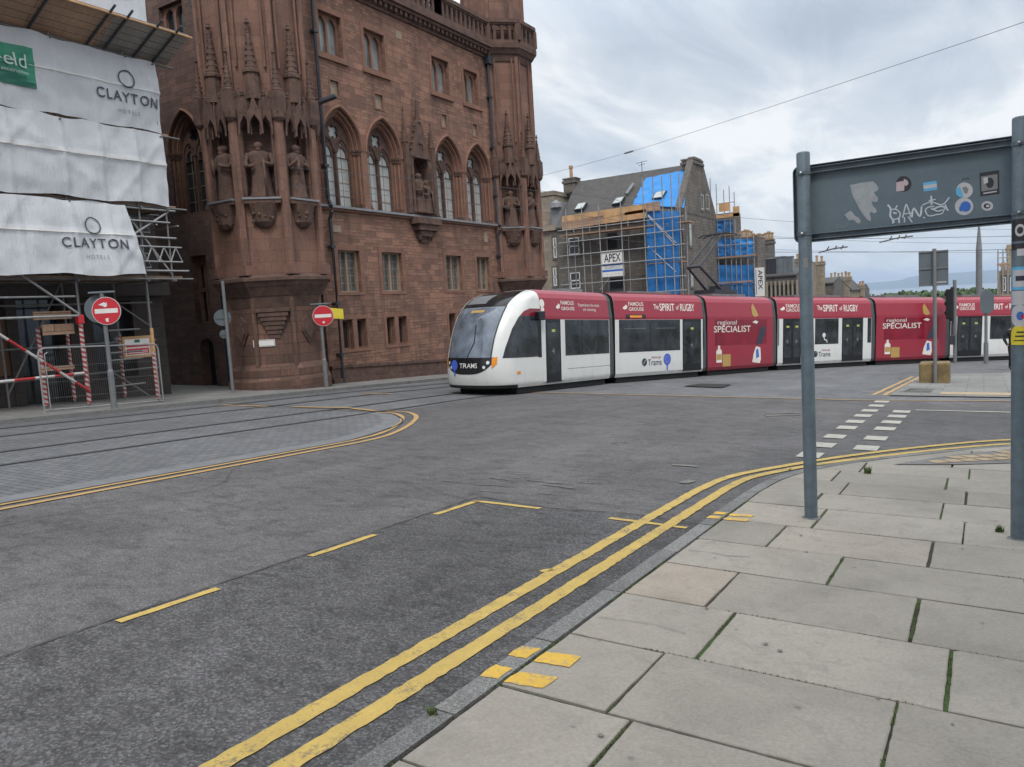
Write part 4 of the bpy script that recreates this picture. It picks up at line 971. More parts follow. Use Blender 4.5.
def octo(c, r_, k): a = R(22.5+45*k); q = r_/math.cos(R(22.5)); return V((c[0]+q*math.cos(a), c[1]+q*math.sin(a)))
def turret(c, faces, top, stat, upper=None):
    """octagonal corner turret; faces = the sides that show, as k with outward angle 45*k"""
    zg = plane(*c)
    def ring(mb, z0, z1, r0, r1, m=0):
        a = [octo(c, r0, k) for k in range(8)]; b = [octo(c, r1, k) for k in range(8)]
        vs = [(p.x, p.y, z0) for p in a]+[(p.x, p.y, z1) for p in b]
        mb.add(vs, [(k, (k+1) % 8, 8+(k+1) % 8, 8+k) for k in range(8)]+[tuple(range(8))[::-1], tuple(range(8, 16))], m)
    def fmap(k, r_):
        a = R(45*k); n_ = V((math.cos(a), math.sin(a))); t = V((-n_.y, n_.x)); return lambda u, v, d: (c[0]+n_.x*(r_+d)+t.x*u, c[1]+n_.y*(r_+d)+t.y*u, v)
    hw = 1.60*math.tan(R(22.5))
    mb = MB(); ring(mb, zg-1.5, 2.3, 1.40, 1.40); ring(mb, 2.29, 3.2, 1.4, 1.22); part(mb, 'turret_base', 'base_stone')
    mb = MB()                                                     # plain courses of the upper shaft
    ring(mb, 3.0, 8.5, 1.22, 1.22); ring(mb, 8.5, top, 1.52, 1.52)
    for k in range(8):
        mp = fmap(k, 1.60); nich = k in faces
        mb.plate(mp, rect(-hw, hw, 3.2, 8.6), [arch_hole(0, 0.44, 5.62, 7.55, 0.5, 6)] if nich else [], -0.38, 0.0, 0)
        if nich: mb.box(-0.46, 0.46, 5.6, 8.1, -0.40, -0.37, 1, mp=mp)
    part(mb, 'turret_shaft', ['ashlar', 'rubble_dark'])
    mb = MB()
    for z0, z1, r0, r1 in ((zg-1.5, zg+0.42, 1.62, 1.62), (zg+0.42, zg+0.52, 1.61, 1.54), (zg+0.52, zg+0.78, 1.54, 1.54), (zg+0.78, zg+0.95, 1.54, 1.43)): ring(mb, z0, z1, r0, r1)
    for k in range(8): p = octo(c, 1.40, k); mb.tube([(p.x, p.y, zg+.5), (p.x, p.y, 2.6)], .09, 8)
    part(mb, 'turret_plinth', 'base_stone'); mb = MB()
    for z0, z1, r0, r1 in ((2.20, 2.55, 1.41, 1.50), (2.55, 2.86, 1.52, 1.70), (2.86, 3.02, 1.72, 1.80), (3.02, 3.12, 1.84, 1.84), (3.12, 3.22, 1.82, 1.66)): ring(mb, z0, z1, r0, r1)
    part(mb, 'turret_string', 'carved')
    for k in range(8):                                            # angle shafts
        mb = MB(); p = octo(c, 1.60, k)
        mb.tube([(p.x, p.y, 3.45), (p.x, p.y, 8.2)], 0.155, 10, 0); mb.box(p.x-0.2, p.x+0.2, p.y-0.2, p.y+0.2, 3.2, 3.5, 0)
        q = octo(c, 1.55, k); mb.tube([(q.x, q.y, 8.2), (q.x, q.y, top)], 0.10, 8, 0)
        q2 = octo(c, 1.50, k); a = R(22.5+45*k)
        for e in (-1, 1): mb.tube([(q2.x-0.22*e*math.sin(a), q2.y+0.22*e*math.cos(a), 9.5), (q2.x-0.22*e*math.sin(a), q2.y+0.22*e*math.cos(a), top)], 0.045, 6, 0)
        part(mb, 'angle_shaft', 'ashlar')
    for k in range(8):                                            # pinnacles on the angles
        mb = MB(); p = octo(c, 1.68, k); mb.box(p.x-0.17, p.x+0.17, p.y-0.17, p.y+0.17, 8.1, 8.75, 0); mb.lathe((p.x, p.y, 7.85), [(0.12, 0), (0.2, 0.1), (0.22, 0.3)], 8); pinnacle(mb, p, 8.75, 10.05, 0.15)
        a = R(22.5+45*k)
        for e in (-1, 1):
            g = V((p.x-0.13*e*math.sin(a), p.y+0.13*e*math.cos(a))); pinnacle(mb, g, 8.55, 9.1, 0.06)
        part(mb, 'angle_pinnacle', 'carved')
    for k in faces:
        mb = MB(); mp = fmap(k, 1.60); n0 = V(mp(0, 0, 0.12)[:2])
        # canopy: three little gables on a half-octagon, over a dark hollow
        for e, d, w in ((0, 0.30, 0.20), (-1, 0.17, 0.17), (1, 0.17, 0.17)):
            u = e*0.31; mb.plate(mp, [(u-w, 7.62), (u-w*0.86, 7.62), (u-w*0.7, 7.80), (u, 8.02), (u+w*0.7, 7.80), (u+w*0.86, 7.62), (u+w, 7.62), (u+w, 8.1), (u+w*0.62, 8.2), (u, 8.62), (u-w*0.62, 8.2), (u-w, 8.1)], [], d-0.14, d, 0)
            for s_ in (-1, 1): mb.tube([mp(u+s_*w, 7.45, d-0.03), mp(u+s_*w, 8.45, d-0.03)], 0.035, 6, 0, True, 0.02)
            mb.lathe(mp(u, 8.60, d-0.05), [(0.03, 0), (0.06, 0.04), (0.03, 0.08), (0.05, 0.11), (0.008, 0.2)], 6)
        mb.box(-0.5, 0.5, 8.05, 8.55, -0.02, 0.14, 0, mp=mp)
        for u in (-0.4, -0.2, 0.2, 0.4): mb.lathe(mp(u, 8.5, 0.10), [(0.05, 0), (0.06, 0.12), (0.02, 0.3), (0.03, 0.33), (0.005, 0.4)], 6)
        mb.lathe((*mp(0, 0, 0.06)[:2], 8.5), [(0.25, 0), (0.22, 0.75), (0.27, 0.78), (0.27, 0.86)], 8, 0, R(22.5))
        pinnacle(mb, mp(0, 0, 0.06)[:2], 9.3, 10.95, 0.225)
        part(mb, 'niche_canopy', 'carved'); mb = MB()
        # shelf and carved corbel
        mb.box(-0.55, 0.55, 5.38, 5.50, -0.3, 0.22, 0, mp=mp)
        mb.lathe((*mp(0, 0, -0.05)[:2], 4.62), [(0.05, 0), (0.22, 0.06), (0.33, 0.2), (0.37, 0.42), (0.42, 0.6), (0.47, 0.76)], 14)
        for _ in range(22):
            u, v = random.uniform(-0.32, 0.32), random.uniform(4.75, 5.3); rr = 0.02+0.05*random.random(); q = mp(u, v, -0.05+0.36*math.sqrt(max(0, 1-(u/0.4)**2))*min(1, (v-4.5)/0.5)); mb.lathe((q[0], q[1], q[2]-rr), [(rr*0.4, 0), (rr, rr), (rr*0.4, rr*2)], 6)
        part(mb, 'carved_corbel', 'carved')
        mb = MB()
        for e in (-1, 1): mb.tube([mp(e*0.47, 5.6, -0.02), mp(e*0.47, 7.6, -0.02)], 0.06, 8, 1)
        mb.box(-0.57, 0.57, 5.5, 5.56, -0.36, 0.25, 0, mp=mp); part(mb, 'niche_shelf', ['shelf', 'carved'])
    for k, lab, sd in stat:
        mp = fmap(k, 1.60); p = mp(0, 5.56, -0.10); statue('statue', (p[0], p[1], 5.56), 1.72, R(45*k), lab, sd)
    return fmap, ring
TL = (-20.12, 17.60)
fm, rg = turret(TL, (0, 7, 6), 17.0, [(6, 'carved stone figure in the shaded turret niche facing the lane', 2), (7, 'carved stone figure in the middle niche of the corner turret above the nameplate', 3), (0, 'carved stone figure in the turret niche beside the first tall pointed window', 4)])
# carving on the turret base
mb = MB(); mp = fm(7, 1.40)
for i in range(7): w = 0.52-0.06*i; mb.box(-w, w, 2.05-0.14*i, 2.17-0.14*i, 0.0, 0.20-0.027*i, 0, mp=mp)
for k in (6, 0):
    mp = fm(k, 1.40); mb.plate(mp, [(0, 1.0), (0.26, 1.4), (0.22, 1.75), (0, 1.95), (-0.22, 1.75), (-0.26, 1.4)], [], 0.0, 0.07, 0); mb.plate(mp, [(0, 1.12), (0.17, 1.4), (0, 1.8), (-0.17, 1.4)], [], 0.07, 0.12, 0)
part(mb, 'base_carving', 'carved')
TR = (-20.15, 32.45)
fm2, rg2 = turret(TR, (0, 7), 13.4, [(7, 'carved stone figure in the far tower niche next to the drainpipe', 5), (0, 'carved stone figure in the far tower niche at the outer edge', 6)])
mb = MB()
for z0, z1, r0, r1 in ((13.2, 13.5, 1.58, 1.66), (13.5, 13.72, 1.72, 1.84), (13.72, 13.92, 1.88, 1.9)): rg2(mb, z0, z1, r0, r1)
pts = [octo(TR, 1.76, k) for k in (5, 6, 7, 0, 1, 2, 3)]; balusters(mb, [tuple(p) for p in pts], 13.9, 15.0)
part(mb, 'tower_parapet', 'carved')
mb = MB(); rg2(mb, 13.9, 19.5, 1.32, 1.28)
for k in range(8):
    p = octo(TR, 1.32, k); mb.tube([(p.x, p.y, 13.9), (p.x, p.y, 19.3)], 0.11, 8, 0)
part(mb, 'tower_top', 'ashlar')
# niche with group between the second and third tall windows
mb = MB(); c = 25.15
mb.plate(FA, arch_hole(c, 0.75, 5.72, 7.62, 1.0), [arch_hole(c, 0.5, 5.86, 7.6, 0.72)], -0.3, 0.16, 0)
mb.box(c-0.55, c+0.55, 5.75, 8.4, -0.44, -0.40, 1, mp=FA)
mb.plate(FA, [(c-0.62, 8.0), (c+0.62, 8.0), (c+0.12, 9.5), (c-0.12, 9.5)], [foil(c, 8.42, 0.2)], 0.0, 0.2, 0)
pinnacle(mb, (XA+0.12, c), 9.4, 10.35, 0.13)
for i in range(6):
    for e in (-1, 1): t = i/6; mb.lathe(FA(c+e*(0.62-0.5*t), 8.05+1.42*t, 0.12), [(0.02, 0), (0.06, 0.04), (0.02, 0.1)], 6)
for e, zt in ((-1, 9.72), (1, 9.42)):
    mb.box(c+e*0.86-0.11, c+e*0.86+0.11, 5.75, 8.5, 0, 0.2, 0, mp=FA); pinnacle(mb, (XA+0.1, c+e*0.86), 8.5, zt+0.2, 0.125)
    mb.tube([FA(c+e*0.62, 5.8, 0.2), FA(c+e*0.62, 7.65, 0.2)], 0.06, 8, 0)
for i, (w, d) in enumerate(((0.28, 0.14), (0.45, 0.26), (0.62, 0.36), (0.78, 0.44))): mb.box(c-w, c+w, 4.62+0.24*i, 4.86+0.24*i, 0, d, 0, mp=FA)
for _ in range(40):
    u, v = random.uniform(-0.6, 0.6), random.uniform(4.75, 5.55); rr = 0.04+0.05*random.random(); q = FA(u+c, v, 0.15+0.3*(v-4.7)); mb.lathe(q, [(rr*0.4, -rr), (rr, 0), (rr*0.4, rr)], 6)
part(mb, 'wall_niche', ['carved', 'rubble_dark'])
statue('statue', (XA+0.06, c-0.17, 5.78), 1.62, 0, 'taller crowned stone figure of the pair in the wall niche between the tall windows', 7)
statue('statue', (XA+0.12, c+0.24, 5.78), 1.36, 0, 'shorter stone figure of the pair in the wall niche between the tall windows', 9)
# nameplate and floodlight
n_ = thing('street_nameplate', fm(7, 1.43)(-0.5, 0.55, 0), 'white rectangular street nameplate on the base of the corner turret', 'sign')
mp = fm(7, 1.40); mb = MB(); mb.box(-0.68, -0.02, 0.97, 1.19, 0.0, 0.035, 0, mp=mp); mb.build('plate', 'sign_white', parent=n_)
mb = MB(); mb.box(-0.66, -0.04, 0.985, 1.175, 0.035, 0.037, 0, mp=mp); mb.box(-0.645, -0.055, 1.0, 1.16, 0.037, 0.039, 1, mp=mp); mb.build('border', ['ink_grey', 'sign_white'], parent=n_)
fl = thing('floodlight', (-18.3, 18.9, 9.0), 'black floodlight on a bracket beside the corner turret above the pointed window', 'floodlight')
p0, p1 = PX(318, 103, -18.75), PX(336, 96, -18.2)
mb = MB(); mb.tube([p0+V((-0.75, 0.1, -0.1)), p0, p0+V((0, 0, 0.1))], 0.04, 8); mb.build('bracket', 'iron', parent=fl)
mb = MB(); d = (p1-p0).normalized(); s_ = d.cross(V((0, 0, 1))).normalized(); t = s_.cross(d)
mb.box(0, (p1-p0).length, -0.13, 0.13, -0.05, 0.06, 0, mp=lambda u, v, e: p0+d*u+s_*v+t*e); mb.build('lamp_head', 'iron', parent=fl, bevel=0.02)

# ================================================================== HOTEL UNDER SCAFFOLD
XS, XK, XW = -19.2, -20.5, -21.2
hot = thing('hotel_building', (XW, 10, plane(XW, 10)), 'dark stone building hidden behind white scaffold sheeting, with a boarded ground floor', 'building')
HW_ = lambda u, v, d: (XW+d, u, v)
mb = MB(); mb.plate(HW_, rect(-6, 14.2, -2, 13), [rect(7.0, 9.3, -0.6, 2.5), rect(10.0, 11.2, -0.6, 2.7), rect(12.0, 13.2, 0.4, 2.6), rect(5, 6.3, 0, 2.4), rect(7.4, 8.4, 4, 6), rect(10.2, 11.2, 4, 6), rect(12.6, 13.4, 4, 6)], -0.4, 0, 0)
mb.box(-32, XW-0.41, -6, 14.2, -2, 13, 0); mb.build('wall', 'hotel', parent=hot)
for q in ((10.0, 11.2, -0.6, 2.7), (12.0, 13.2, 0.4, 2.6), (5, 6.3, 0, 2.4), (7.4, 8.4, 4, 6), (10.2, 11.2, 4, 6), (12.6, 13.4, 4, 6)): mb = MB(); mb.box(q[0], q[1], q[2], q[3], -0.38, -0.34, 0, mp=HW_); mb.build('window', 'pane_dark', parent=hot)
mb = MB(); mb.box(6.9, 9.75, 0.75, 2.25, 0.02, 0.08, 0, mp=HW_); mb.build('brown_hoarding', 'hoard', parent=hot)
mb = MB(); mb.box(-2, 14.3, 2.72, 3.1, 0, 0.28, 0, mp=HW_); mb.box(9.72, 9.98, -1, 2.72, 0, 0.16, 0, mp=HW_); mb.box(11.3, 11.6, -1, 2.72, 0, 0.12, 0, mp=HW_); mb.box(-2, 9.72, -1, 0.72, 0, 0.14, 0, mp=HW_); mb.build('shopfront', 'hotel', parent=hot)

sc = thing('scaffold', (XS, 10, plane(XS, 10)), 'tube scaffold with red and white wrapped legs carrying the lettered white sheets', 'scaffold')
def tub(name, pts, m='galv_dark', r_=0.026, par=None, mat2=None):
    mb = MB(); a = V(pts[0]); mb.tube(pts, r_, 8); return mb.build(name, m, parent=par or sc, smooth=False, origin=a)
g = lambda x, y: plane(x, y)+0.1
for y in (6.2, 8.0, 10.56, 12.45, 13.25): tub('standard', [(XS, y, 3.0 if y > 13 else g(XS, y)), (XS, y, 9.6)])
for y in (6.2, 8.0, 9.3, 10.9, 11.3, 12.3, 13.25): tub('standard', [(XK, y, g(XK, y)), (XK, y, 9.6)])
tub('standard', [(XS-0.5, 9.78, g(XS, 9.78)), (XS-0.5, 9.78, 2.0)])
for z in (3.08, 5.02, 6.98, 8.9):
    for x in (XS, XK): tub('ledger', [(x, 4.5, z), (x, 13.9, z)])
    for y in (6.2, 8.0, 10.56, 12.45, 13.25): tub('transom', [(XS+0.15, y, z-0.05), (XK-0.4, y, z-0.05)])
tub('ledger', [(XS, 4.5, 2.64), (XS, 10.5, 2.64)], 'galv'); tub('ledger', [(XS+0.06, 4.5, 2.16), (XS+0.06, 10.5, 2.16)], 'galv', 0.03)
for z in (0.62, 1.42, 2.5): tub('ledger', [(XK, 9.2, z), (XK, 13.4, z)])
for z in (0.25, 0.95, 1.15, 1.75): tub('ledger', [(XS-0.6, 11.6, z), (XS-0.6, 12.5, z)])
tub('brace', [PX(14, 270, XS+0.05), PX(79, 314, XS+0.05)], 'galv', 0.03)
tub('brace', [PX(112, 300, XK+0.1), PX(150, 326, XK+0.1)]); tub('brace', [PX(112, 372, XK+0.1), PX(150, 396, XK+0.1)]); tub('brace', [(XS, 13.25, 3.2), (XS, 12.0, 4.9)], 'galv'); tub('brace', [(XK, 10.9, 3.1), (XK, 9.3, 0.3)])
tub('brace', [PX(128, 238, XS), PX(168, 212, XS)], 'galv', 0.03)
# red and white wraps on the legs
def wrap(p0, p1, r_=0.05, m='stripe'):
    mb = MB(); a = V(p0); mb.tube([p0, p1], r_, 10); mb.build('striped_wrap', m, parent=sc, origin=a)
wrap((XS, 10.56, g(XS, 10.56)+0.08), (XS, 10.56, 1.95)); wrap((XS-0.5, 9.78, g(XS, 9.78)+0.08), (XS-0.5, 9.78, 1.9)); wrap((XS, 12.45, g(XS, 12.45)+0.05), (XS, 12.45, 1.1), 0.055)
wrap((XK, 11.3, g(XK, 11.3)+0.1), (XK, 11.3, 1.3), 0.042); wrap((XK, 10.9, g(XK, 10.9)+0.1), (XK, 10.9, 1.8), 0.042); wrap((XK, 12.3, g(XK, 12.3)+0.1), (XK, 12.3, 1.6), 0.042)
tub('standard', [(XS+0.01, 12.45, 1.1), (XS+0.01, 12.45, 1.75)], 'timber_pale', 0.045)
mb = MB(); mb.box(XS-0.07, XS+0.08, 10.48, 10.63, 1.95, 2.18); mb.build('red_sleeve', 'sign_red', parent=sc, bevel=0.015)
def band(p0, p1):
    mb = MB(); d = (V(p1)-V(p0)); L = d.length; mb.tube([(0, 0, 0), (0, 0, L)], 0.034, 8)
    o = mb.build('striped_bar', 'band'); o.parent = sc; m = d.to_track_quat('Z', 'Y').to_matrix().to_4x4(); m.translation = V(p0)-V(sc['wloc']); o.matrix_local = m
band(PX(-30, 316, XS+0.08), PX(90, 391, XS+0.08)); band(PX(-30, 385, XS+0.04), PX(84, 373, XS+0.04))
# boards: lift decks, toe board, lattice girder that sticks out at the corner
mb = MB()
for z in (3.12, 5.06, 7.02): mb.box(XK, XS-0.05, 4.5, 13.6, z, z+0.045)
mb.box(XS-0.25, XS-0.2, 9.75, 10.5, 1.72, 1.98); mb.box(XS-0.3, XS-0.26, 9.6, 10.5, 2.1, 2.3); mb.box(XS-0.25, XS-0.2, 9.6, 10.4, 0.85, 0.95)
mb.build('scaffold_board', 'timber', parent=sc)
def girder(y0, y1, z0, z1, x):
    mb = MB(); mb.tube([(x, y0, z0), (x, y1, z0)], 0.024, 8); mb.tube([(x, y0, z1), (x, y1, z1)], 0.024, 8); n_ = max(2, round((y1-y0)/0.36))
    for i in range(n_): a = y0+(y1-y0)*i/n_; b = y0+(y1-y0)*(i+1)/n_; m = (a+b)/2; mb.tube([(x, a, z0), (x, m, z1)], 0.018, 6); mb.tube([(x, m, z1), (x, b, z0)], 0.018, 6)
    mb.build('lattice_girder', 'galv', parent=sc)
girder(11.8, 13.6, 3.55, 3.95, XS+0.02); girder(11.8, 13.5, 3.5, 3.9, XK); girder(12.4, 13.3, 4.45, 4.85, XK+0.4)
for z, y1 in ((3.3, 13.75), (4.2, 13.45), (4.62, 13.3), (4.95, 13.5)): tub('guard_rail', [(XS+0.04, 11.5, z), (XS+0.04, y1, z)], 'galv', 0.026)
for y in (12.9, 13.55): tub('guard_rail', [(XS+0.05, y, z-0.4), (XK, y, z-0.4)], 'galv', 0.024)
# sloping protection fan at the top
fp = lambda y, t, e=0: (XS-0.05+1.05*t, y, 8.97+0.52*t+e)
def slab_(y0, y1, m, nm):
    mb = MB(); vs = [fp(y, t, e) for y in (y0, y1) for t in (0, 1) for e in (0, 0.05)]; mb.add(vs, [(0, 1, 3, 2), (4, 6, 7, 5), (0, 4, 5, 1), (2, 3, 7, 6), (0, 2, 6, 4), (1, 5, 7, 3)]); mb.build(nm, m, parent=sc)
slab_(4.0, 11.75, 'timber', 'fan_deck'); slab_(11.76, 13.78, 'deck_grey', 'fan_deck')
for y in (6.6, 8.4, 10.1, 11.5, 11.95, 12.75, 13.3): tub('fan_tube', [fp(y, -0.05, -0.06), fp(y+0.08, 1.25, -0.02)], 'iron', 0.03)
tub('fan_tube', [fp(4, 1.02, -0.03), fp(13.85, 1.02, -0.03)], 'timber_pale', 0.03); tub('fan_tube', [fp(4, 0, -0.07), fp(13.7, 0.0, -0.07)], 'galv', 0.026)

# white sheets with print; each hangs on the scaffold
def tarp(y0, y1, zt, zb, x0, flare, seed, label, prints, y1b=None):
    y1b = y1b or y1; H_ = zt-zb
    def surf(y, z):
        t = (zt-z)/H_; fold = 0.0
        for i in range(5): ph = seed*1.7+i*2.1; fold += 0.012*math.sin((y*(2.1+i*1.3)+z*(1.6-0.9*i))+ph)*(0.4+0.6*math.sin(math.pi*min(1, max(0, t))))
        d = y*0.55+z*0.8+seed; fold += 0.03*math.exp(-((d % 2.3)-1.1)**2/0.02)*math.sin(math.pi*min(1, max(0, t)))
        d = y*0.9-z*0.75+seed*2; fold += 0.025*math.exp(-((d % 3.1)-1.5)**2/0.012)
        fold += 0.05*noise.noise((y*0.9, z*1.3, seed)) + 0.02*noise.noise((y*3.3, z*3.0, seed+9))
        fold += 0.03*math.exp(-((z-(zt-H_*0.44))/0.05)**2)+0.035*sum(math.exp(-((y-q)/0.06)**2) for q in (6.2, 8.0, 9.3, 10.56, 11.5, 12.45))
        return x0+flare*t+fold+0.05*math.sin(math.pi*min(1, max(0, t)))
    mb = MB(); ny, nz = int((y1-y0)/0.055), int(H_/0.055)
    for i in range(nz+1):
        for j in range(ny+1):
            t = i/nz; ye = y1+(y1b-y1)*t; y = y0+(ye-y0)*j/ny; z = zt-H_*t
            if i == nz: z += 0.03*math.sin(y*3+seed)+0.025*noise.noise((y*2, seed, 1))
            if i == 0: z += 0.02*math.sin(y*4.4+seed)-0.03*abs(math.sin(y*3.1))
            mb.v.append((surf(y, z), y, z))
    for i in range(nz):
        for j in range(ny): mb.f.append((i*(ny+1)+j, i*(ny+1)+j+1, (i+1)*(ny+1)+j+1, (i+1)*(ny+1)+j)); mb.mi.append(0); mb.tn.append(.5)
    o = tag(mb.build('scaffold_sheet', 'tarp', smooth=True), label, 'sheeting', 'white sheets hung on the scaffold')
    def mp(y, z, e=0.02): return (surf(y, z)+e, y, z)
    mb = MB(); zc = zt-H_*0.44
    n_ = int((y1-y0)/0.1)
    for k in range(n_):
        a, b = y0+(y1-y0)*k/n_, y0+(y1-y0)*(k+1)/n_; mb.add([mp(a, zc-0.02, 0.012), mp(b, zc-0.02, 0.012), mp(b, zc+0.02, 0.012), mp(a, zc+0.02, 0.012)], [(0, 1, 2, 3)])
    mb.build('eyelet_band', 'sign_white', parent=o)
    prints(o, mp)
def clayton(cy, cz, w, k):
    def f(o, mp):
        mb = MB(); q = lambda x, y: mp(cy+x, cz+y, 0.028)
        put_text(mb, 'CLAYTON', q, 0.37*k, 0, 0.012, space=1.18, width=w)
        disc(mb, q, 0.0, 0.50*k, 0.235*k, 0, 40, r_in=0.20*k)
        put_text(mb, 'HOTELS', lambda x, y: mp(cy+x, cz-0.36*k+y, 0.028), 0.145*k, 1, 0.0, space=1.5, width=0.62*k)
        mb.build('lettering', ['ink', 'ink_grey'], parent=o)
    return f
def green_panel(o, mp):
    clayton(12.40, 7.77, 1.72, 0.98)(o, mp)
    mb = MB(); n_ = 12
    for i in range(n_):
        for j in range(8):
            a, b = 7.6+2.5*i/n_, 7.6+2.5*(i+1)/n_; c, d = 7.53+0.93*j/8, 7.53+0.93*(j+1)/8
            m = 1 if c < 7.53+0.6*(9.95-a) else 0
            mb.add([mp(a, c, 0.026), mp(b, c, 0.026), mp(b, d, 0.026), mp(a, d, 0.026)], [(0, 1, 2, 3)], m)
    mb.build('green_panel', ['green', 'green_dk'], parent=o)
    mb = MB(); put_text(mb, 'eld', lambda x, y: mp(9.92+x, 8.08+y, 0.075), 0.46, 0, 0.0, 'RIGHT'); put_text(mb, 'construction', lambda x, y: mp(9.92+x, 7.83+y, 0.075), 0.12, 0, 0.0, 'RIGHT'); mb.build('lettering', 'pale_print', parent=o)
tarp(5.5, 13.34, 8.90, 7.04, XS+0.06, 0.0, 1, 'white printed sheet with a green panel, just under the wooden fan', green_panel)
tarp(5.5, 13.30, 7.02, 5.08, XS+0.08, 0.02, 2, 'plain white sheet between the two sheets printed CLAYTON', lambda o, mp: None)
tarp(5.5, 12.0, 5.02, 3.16, XS+0.08, 0.22, 3, 'lowest white sheet printed CLAYTON, bulging over the pavement', clayton(11.03, 3.93, 1.66, 0.92), 12.30)
mb = MB()
ny, nz = 60, 24
for i in range(nz+1):
    for j in range(ny+1): y = 5.5+7.8*j/ny; z = 12.4-2.6*i/nz; mb.v.append((XS-0.05+0.06*noise.noise((y, z, 5))+0.02*math.sin(y*5+z*2), y, z))
for i in range(nz):
    for j in range(ny): mb.f.append((i*(ny+1)+j, i*(ny+1)+j+1, (i+1)*(ny+1)+j+1, (i+1)*(ny+1)+j)); mb.mi.append(0); mb.tn.append(.5)
tag(mb.build('scaffold_sheet', 'tarp', smooth=True), 'white sheet above the wooden fan at the top edge of the view', 'sheeting', 'white sheets hung on the scaffold')
# site notice on the scaffold
no = thing('site_notice', (XK+0.5, 12.0, 1.2), 'red and white safety notice on a wooden board hung among the scaffold tubes', 'sign')
mp = lambda u, v, d=0: (XK+0.5+d, 12.12+u, 0.98+v)
mb = MB(); mb.box(-0.04, 0.80, -0.02, 0.58, -0.03, 0.0, 0, mp=lambda u, v, e: mp(u, v, e)); mb.build('backing_board', 'timber_pale', parent=no)
mb = MB(); poly(mb, lambda u, v: mp(u, v, 0.004), rect(0.02, 0.74, 0.05, 0.50), 0); poly(mb, lambda u, v: mp(u, v, 0.008), rect(0.05, 0.71, 0.08, 0.24), 1); poly(mb, lambda u, v: mp(u, v, 0.008), rect(0.04, 0.72, 0.28, 0.36), 1); poly(mb, lambda u, v: mp(u, v, 0.008), rect(0.30, 0.46, 0.40, 0.48), 2)
for z in (0.12, 0.17): stroke(mb, lambda u, v: mp(u, v, 0.012), [(0.1, z), (0.66, z)], 0.02, 0)
mb.build('notice_face', ['sign_white', 'sign_red', 'green_dk'], parent=no)
# mesh fence panel
XF = XS+0.62
fe = thing('fence_panel', (XF, 11, g(XF, 11)), 'galvanised tube and wire fence panel standing in front of the scaffold legs', 'fence')
mb = MB(); y0, y1, zb, zt = 9.16, 12.18, -0.12, 1.42
def zb_(y): return zb-0.055*(y-y0)
fr = [(XF, y0, zb_(y0)-0.12), (XF, y0, zt-0.14), (XF, y0+0.04, zt-0.04), (XF, y0+0.14, zt), (XF, y1-0.14, zt-0.09), (XF, y1-0.04, zt-0.12), (XF, y1, zt-0.24), (XF, y1, zb_(y1)-0.12)]
mb.tube(fr, 0.021, 8); mb.tube([(XF, y0, zb_(y0)+0.1), (XF, y1, zb_(y1)+0.1)], 0.018, 8); mb.tube([(XF+0.03, y0+0.13, zb_(y0)+0.1), (XF+0.03, y0+0.13, zt-0.14), (XF+0.03, y0+0.2, zt-0.1)], 0.014, 6); mb.tube([(XF+0.03, y1-0.12, zb_(y1)+0.1), (XF+0.03, y1-0.12, zt-0.3)], 0.016, 6)
mb.build('frame', 'galv', parent=fe)
mb = MB()
for i in range(60): y = y0+0.05+i*(y1-y0-0.1)/59; mb.tube([(XF, y, zb_(y)+0.1), (XF, y, zt-0.03-0.03*(y-y0))], 0.0022, 4)
for z in (0.25, 0.62, 1.0): mb.tube([(XF, y0, z), (XF, y1, z-0.12)], 0.003, 4)
mb.build('wire_mesh', 'galv_dark', parent=fe)

# ---- no-entry signs
def frame_of(normal):
    n_ = V((normal[0], normal[1], 0)).normalized(); t = V((0, 0, 1)).cross(n_); return n_, t
def noentry(base, ztop, zc, rad, nrm, label, extra=None):
    o = thing('no_entry_sign', base, label, 'road sign', 'no-entry signs'); n_, t = frame_of(nrm)
    mb = MB(); mb.tube([base, (base[0], base[1], base[2]+0.9)], 0.07, 12); mb.tube([(base[0], base[1], base[2]+0.9), (base[0], base[1], base[2]+0.96)], 0.07, 12, 0, False, 0.05); mb.tube([(base[0], base[1], base[2]+0.96), (base[0], base[1], ztop)], 0.048, 12); mb.build('pole', 'pole_grey', parent=o)
    c = V((base[0], base[1], zc))+n_*0.075+t*0.09
    mp = lambda u, v, d=0: c+t*u+V((0, 0, v))+n_*d
    mb = MB(); mb.plate(lambda u, v, d: mp(u, v, d), circ(0, 0, rad, 36), [], -0.02, 0.0, 0, back=True); d_ = mb.build('disc', 'sign_grey', parent=o)
    mb = MB(); disc(mb, lambda u, v: mp(u, v, 0.003), 0, 0, rad*0.985, 1, 36); disc(mb, lambda u, v: mp(u, v, 0.005), 0, 0, rad*0.955, 0, 36); poly(mb, lambda u, v: mp(u, v, 0.007), rect(-rad*0.78, rad*0.78, -rad*0.16, rad*0.16), 1)
    if extra: extra(mb, mp, rad)
    mb.build('sign_face', ['sign_red', 'sign_white'], parent=d_)
    return o, mp, n_, t
def stk1(mb, mp, r_):
    m = lambda u, v: mp(u, v, 0.009); poly(mb, m, [(-.5*r_, .45*r_), (-.1*r_, .62*r_), (.0, .55*r_), (.08*r_, .62*r_), (.1*r_, .35*r_), (-.05*r_, .25*r_), (-.2*r_, .36*r_)], 1); poly(mb, m, [(-.12*r_, -.55*r_), (.1*r_, -.5*r_), (.08*r_, -.8*r_), (-.08*r_, -.75*r_)], 1)
def stk2(mb, mp, r_): poly(mb, lambda u, v: mp(u, v, 0.009), [(-.1*r_, -.55*r_), (.12*r_, -.5*r_), (.1*r_, -.72*r_), (-.08*r_, -.7*r_)], 1)
_p = G(114.5, 408.5, .1); X1, Y1 = _p.x, _p.y; b1 = (X1, Y1, plane(X1, Y1)+0.1); zc = PX(107, 311, X1).z
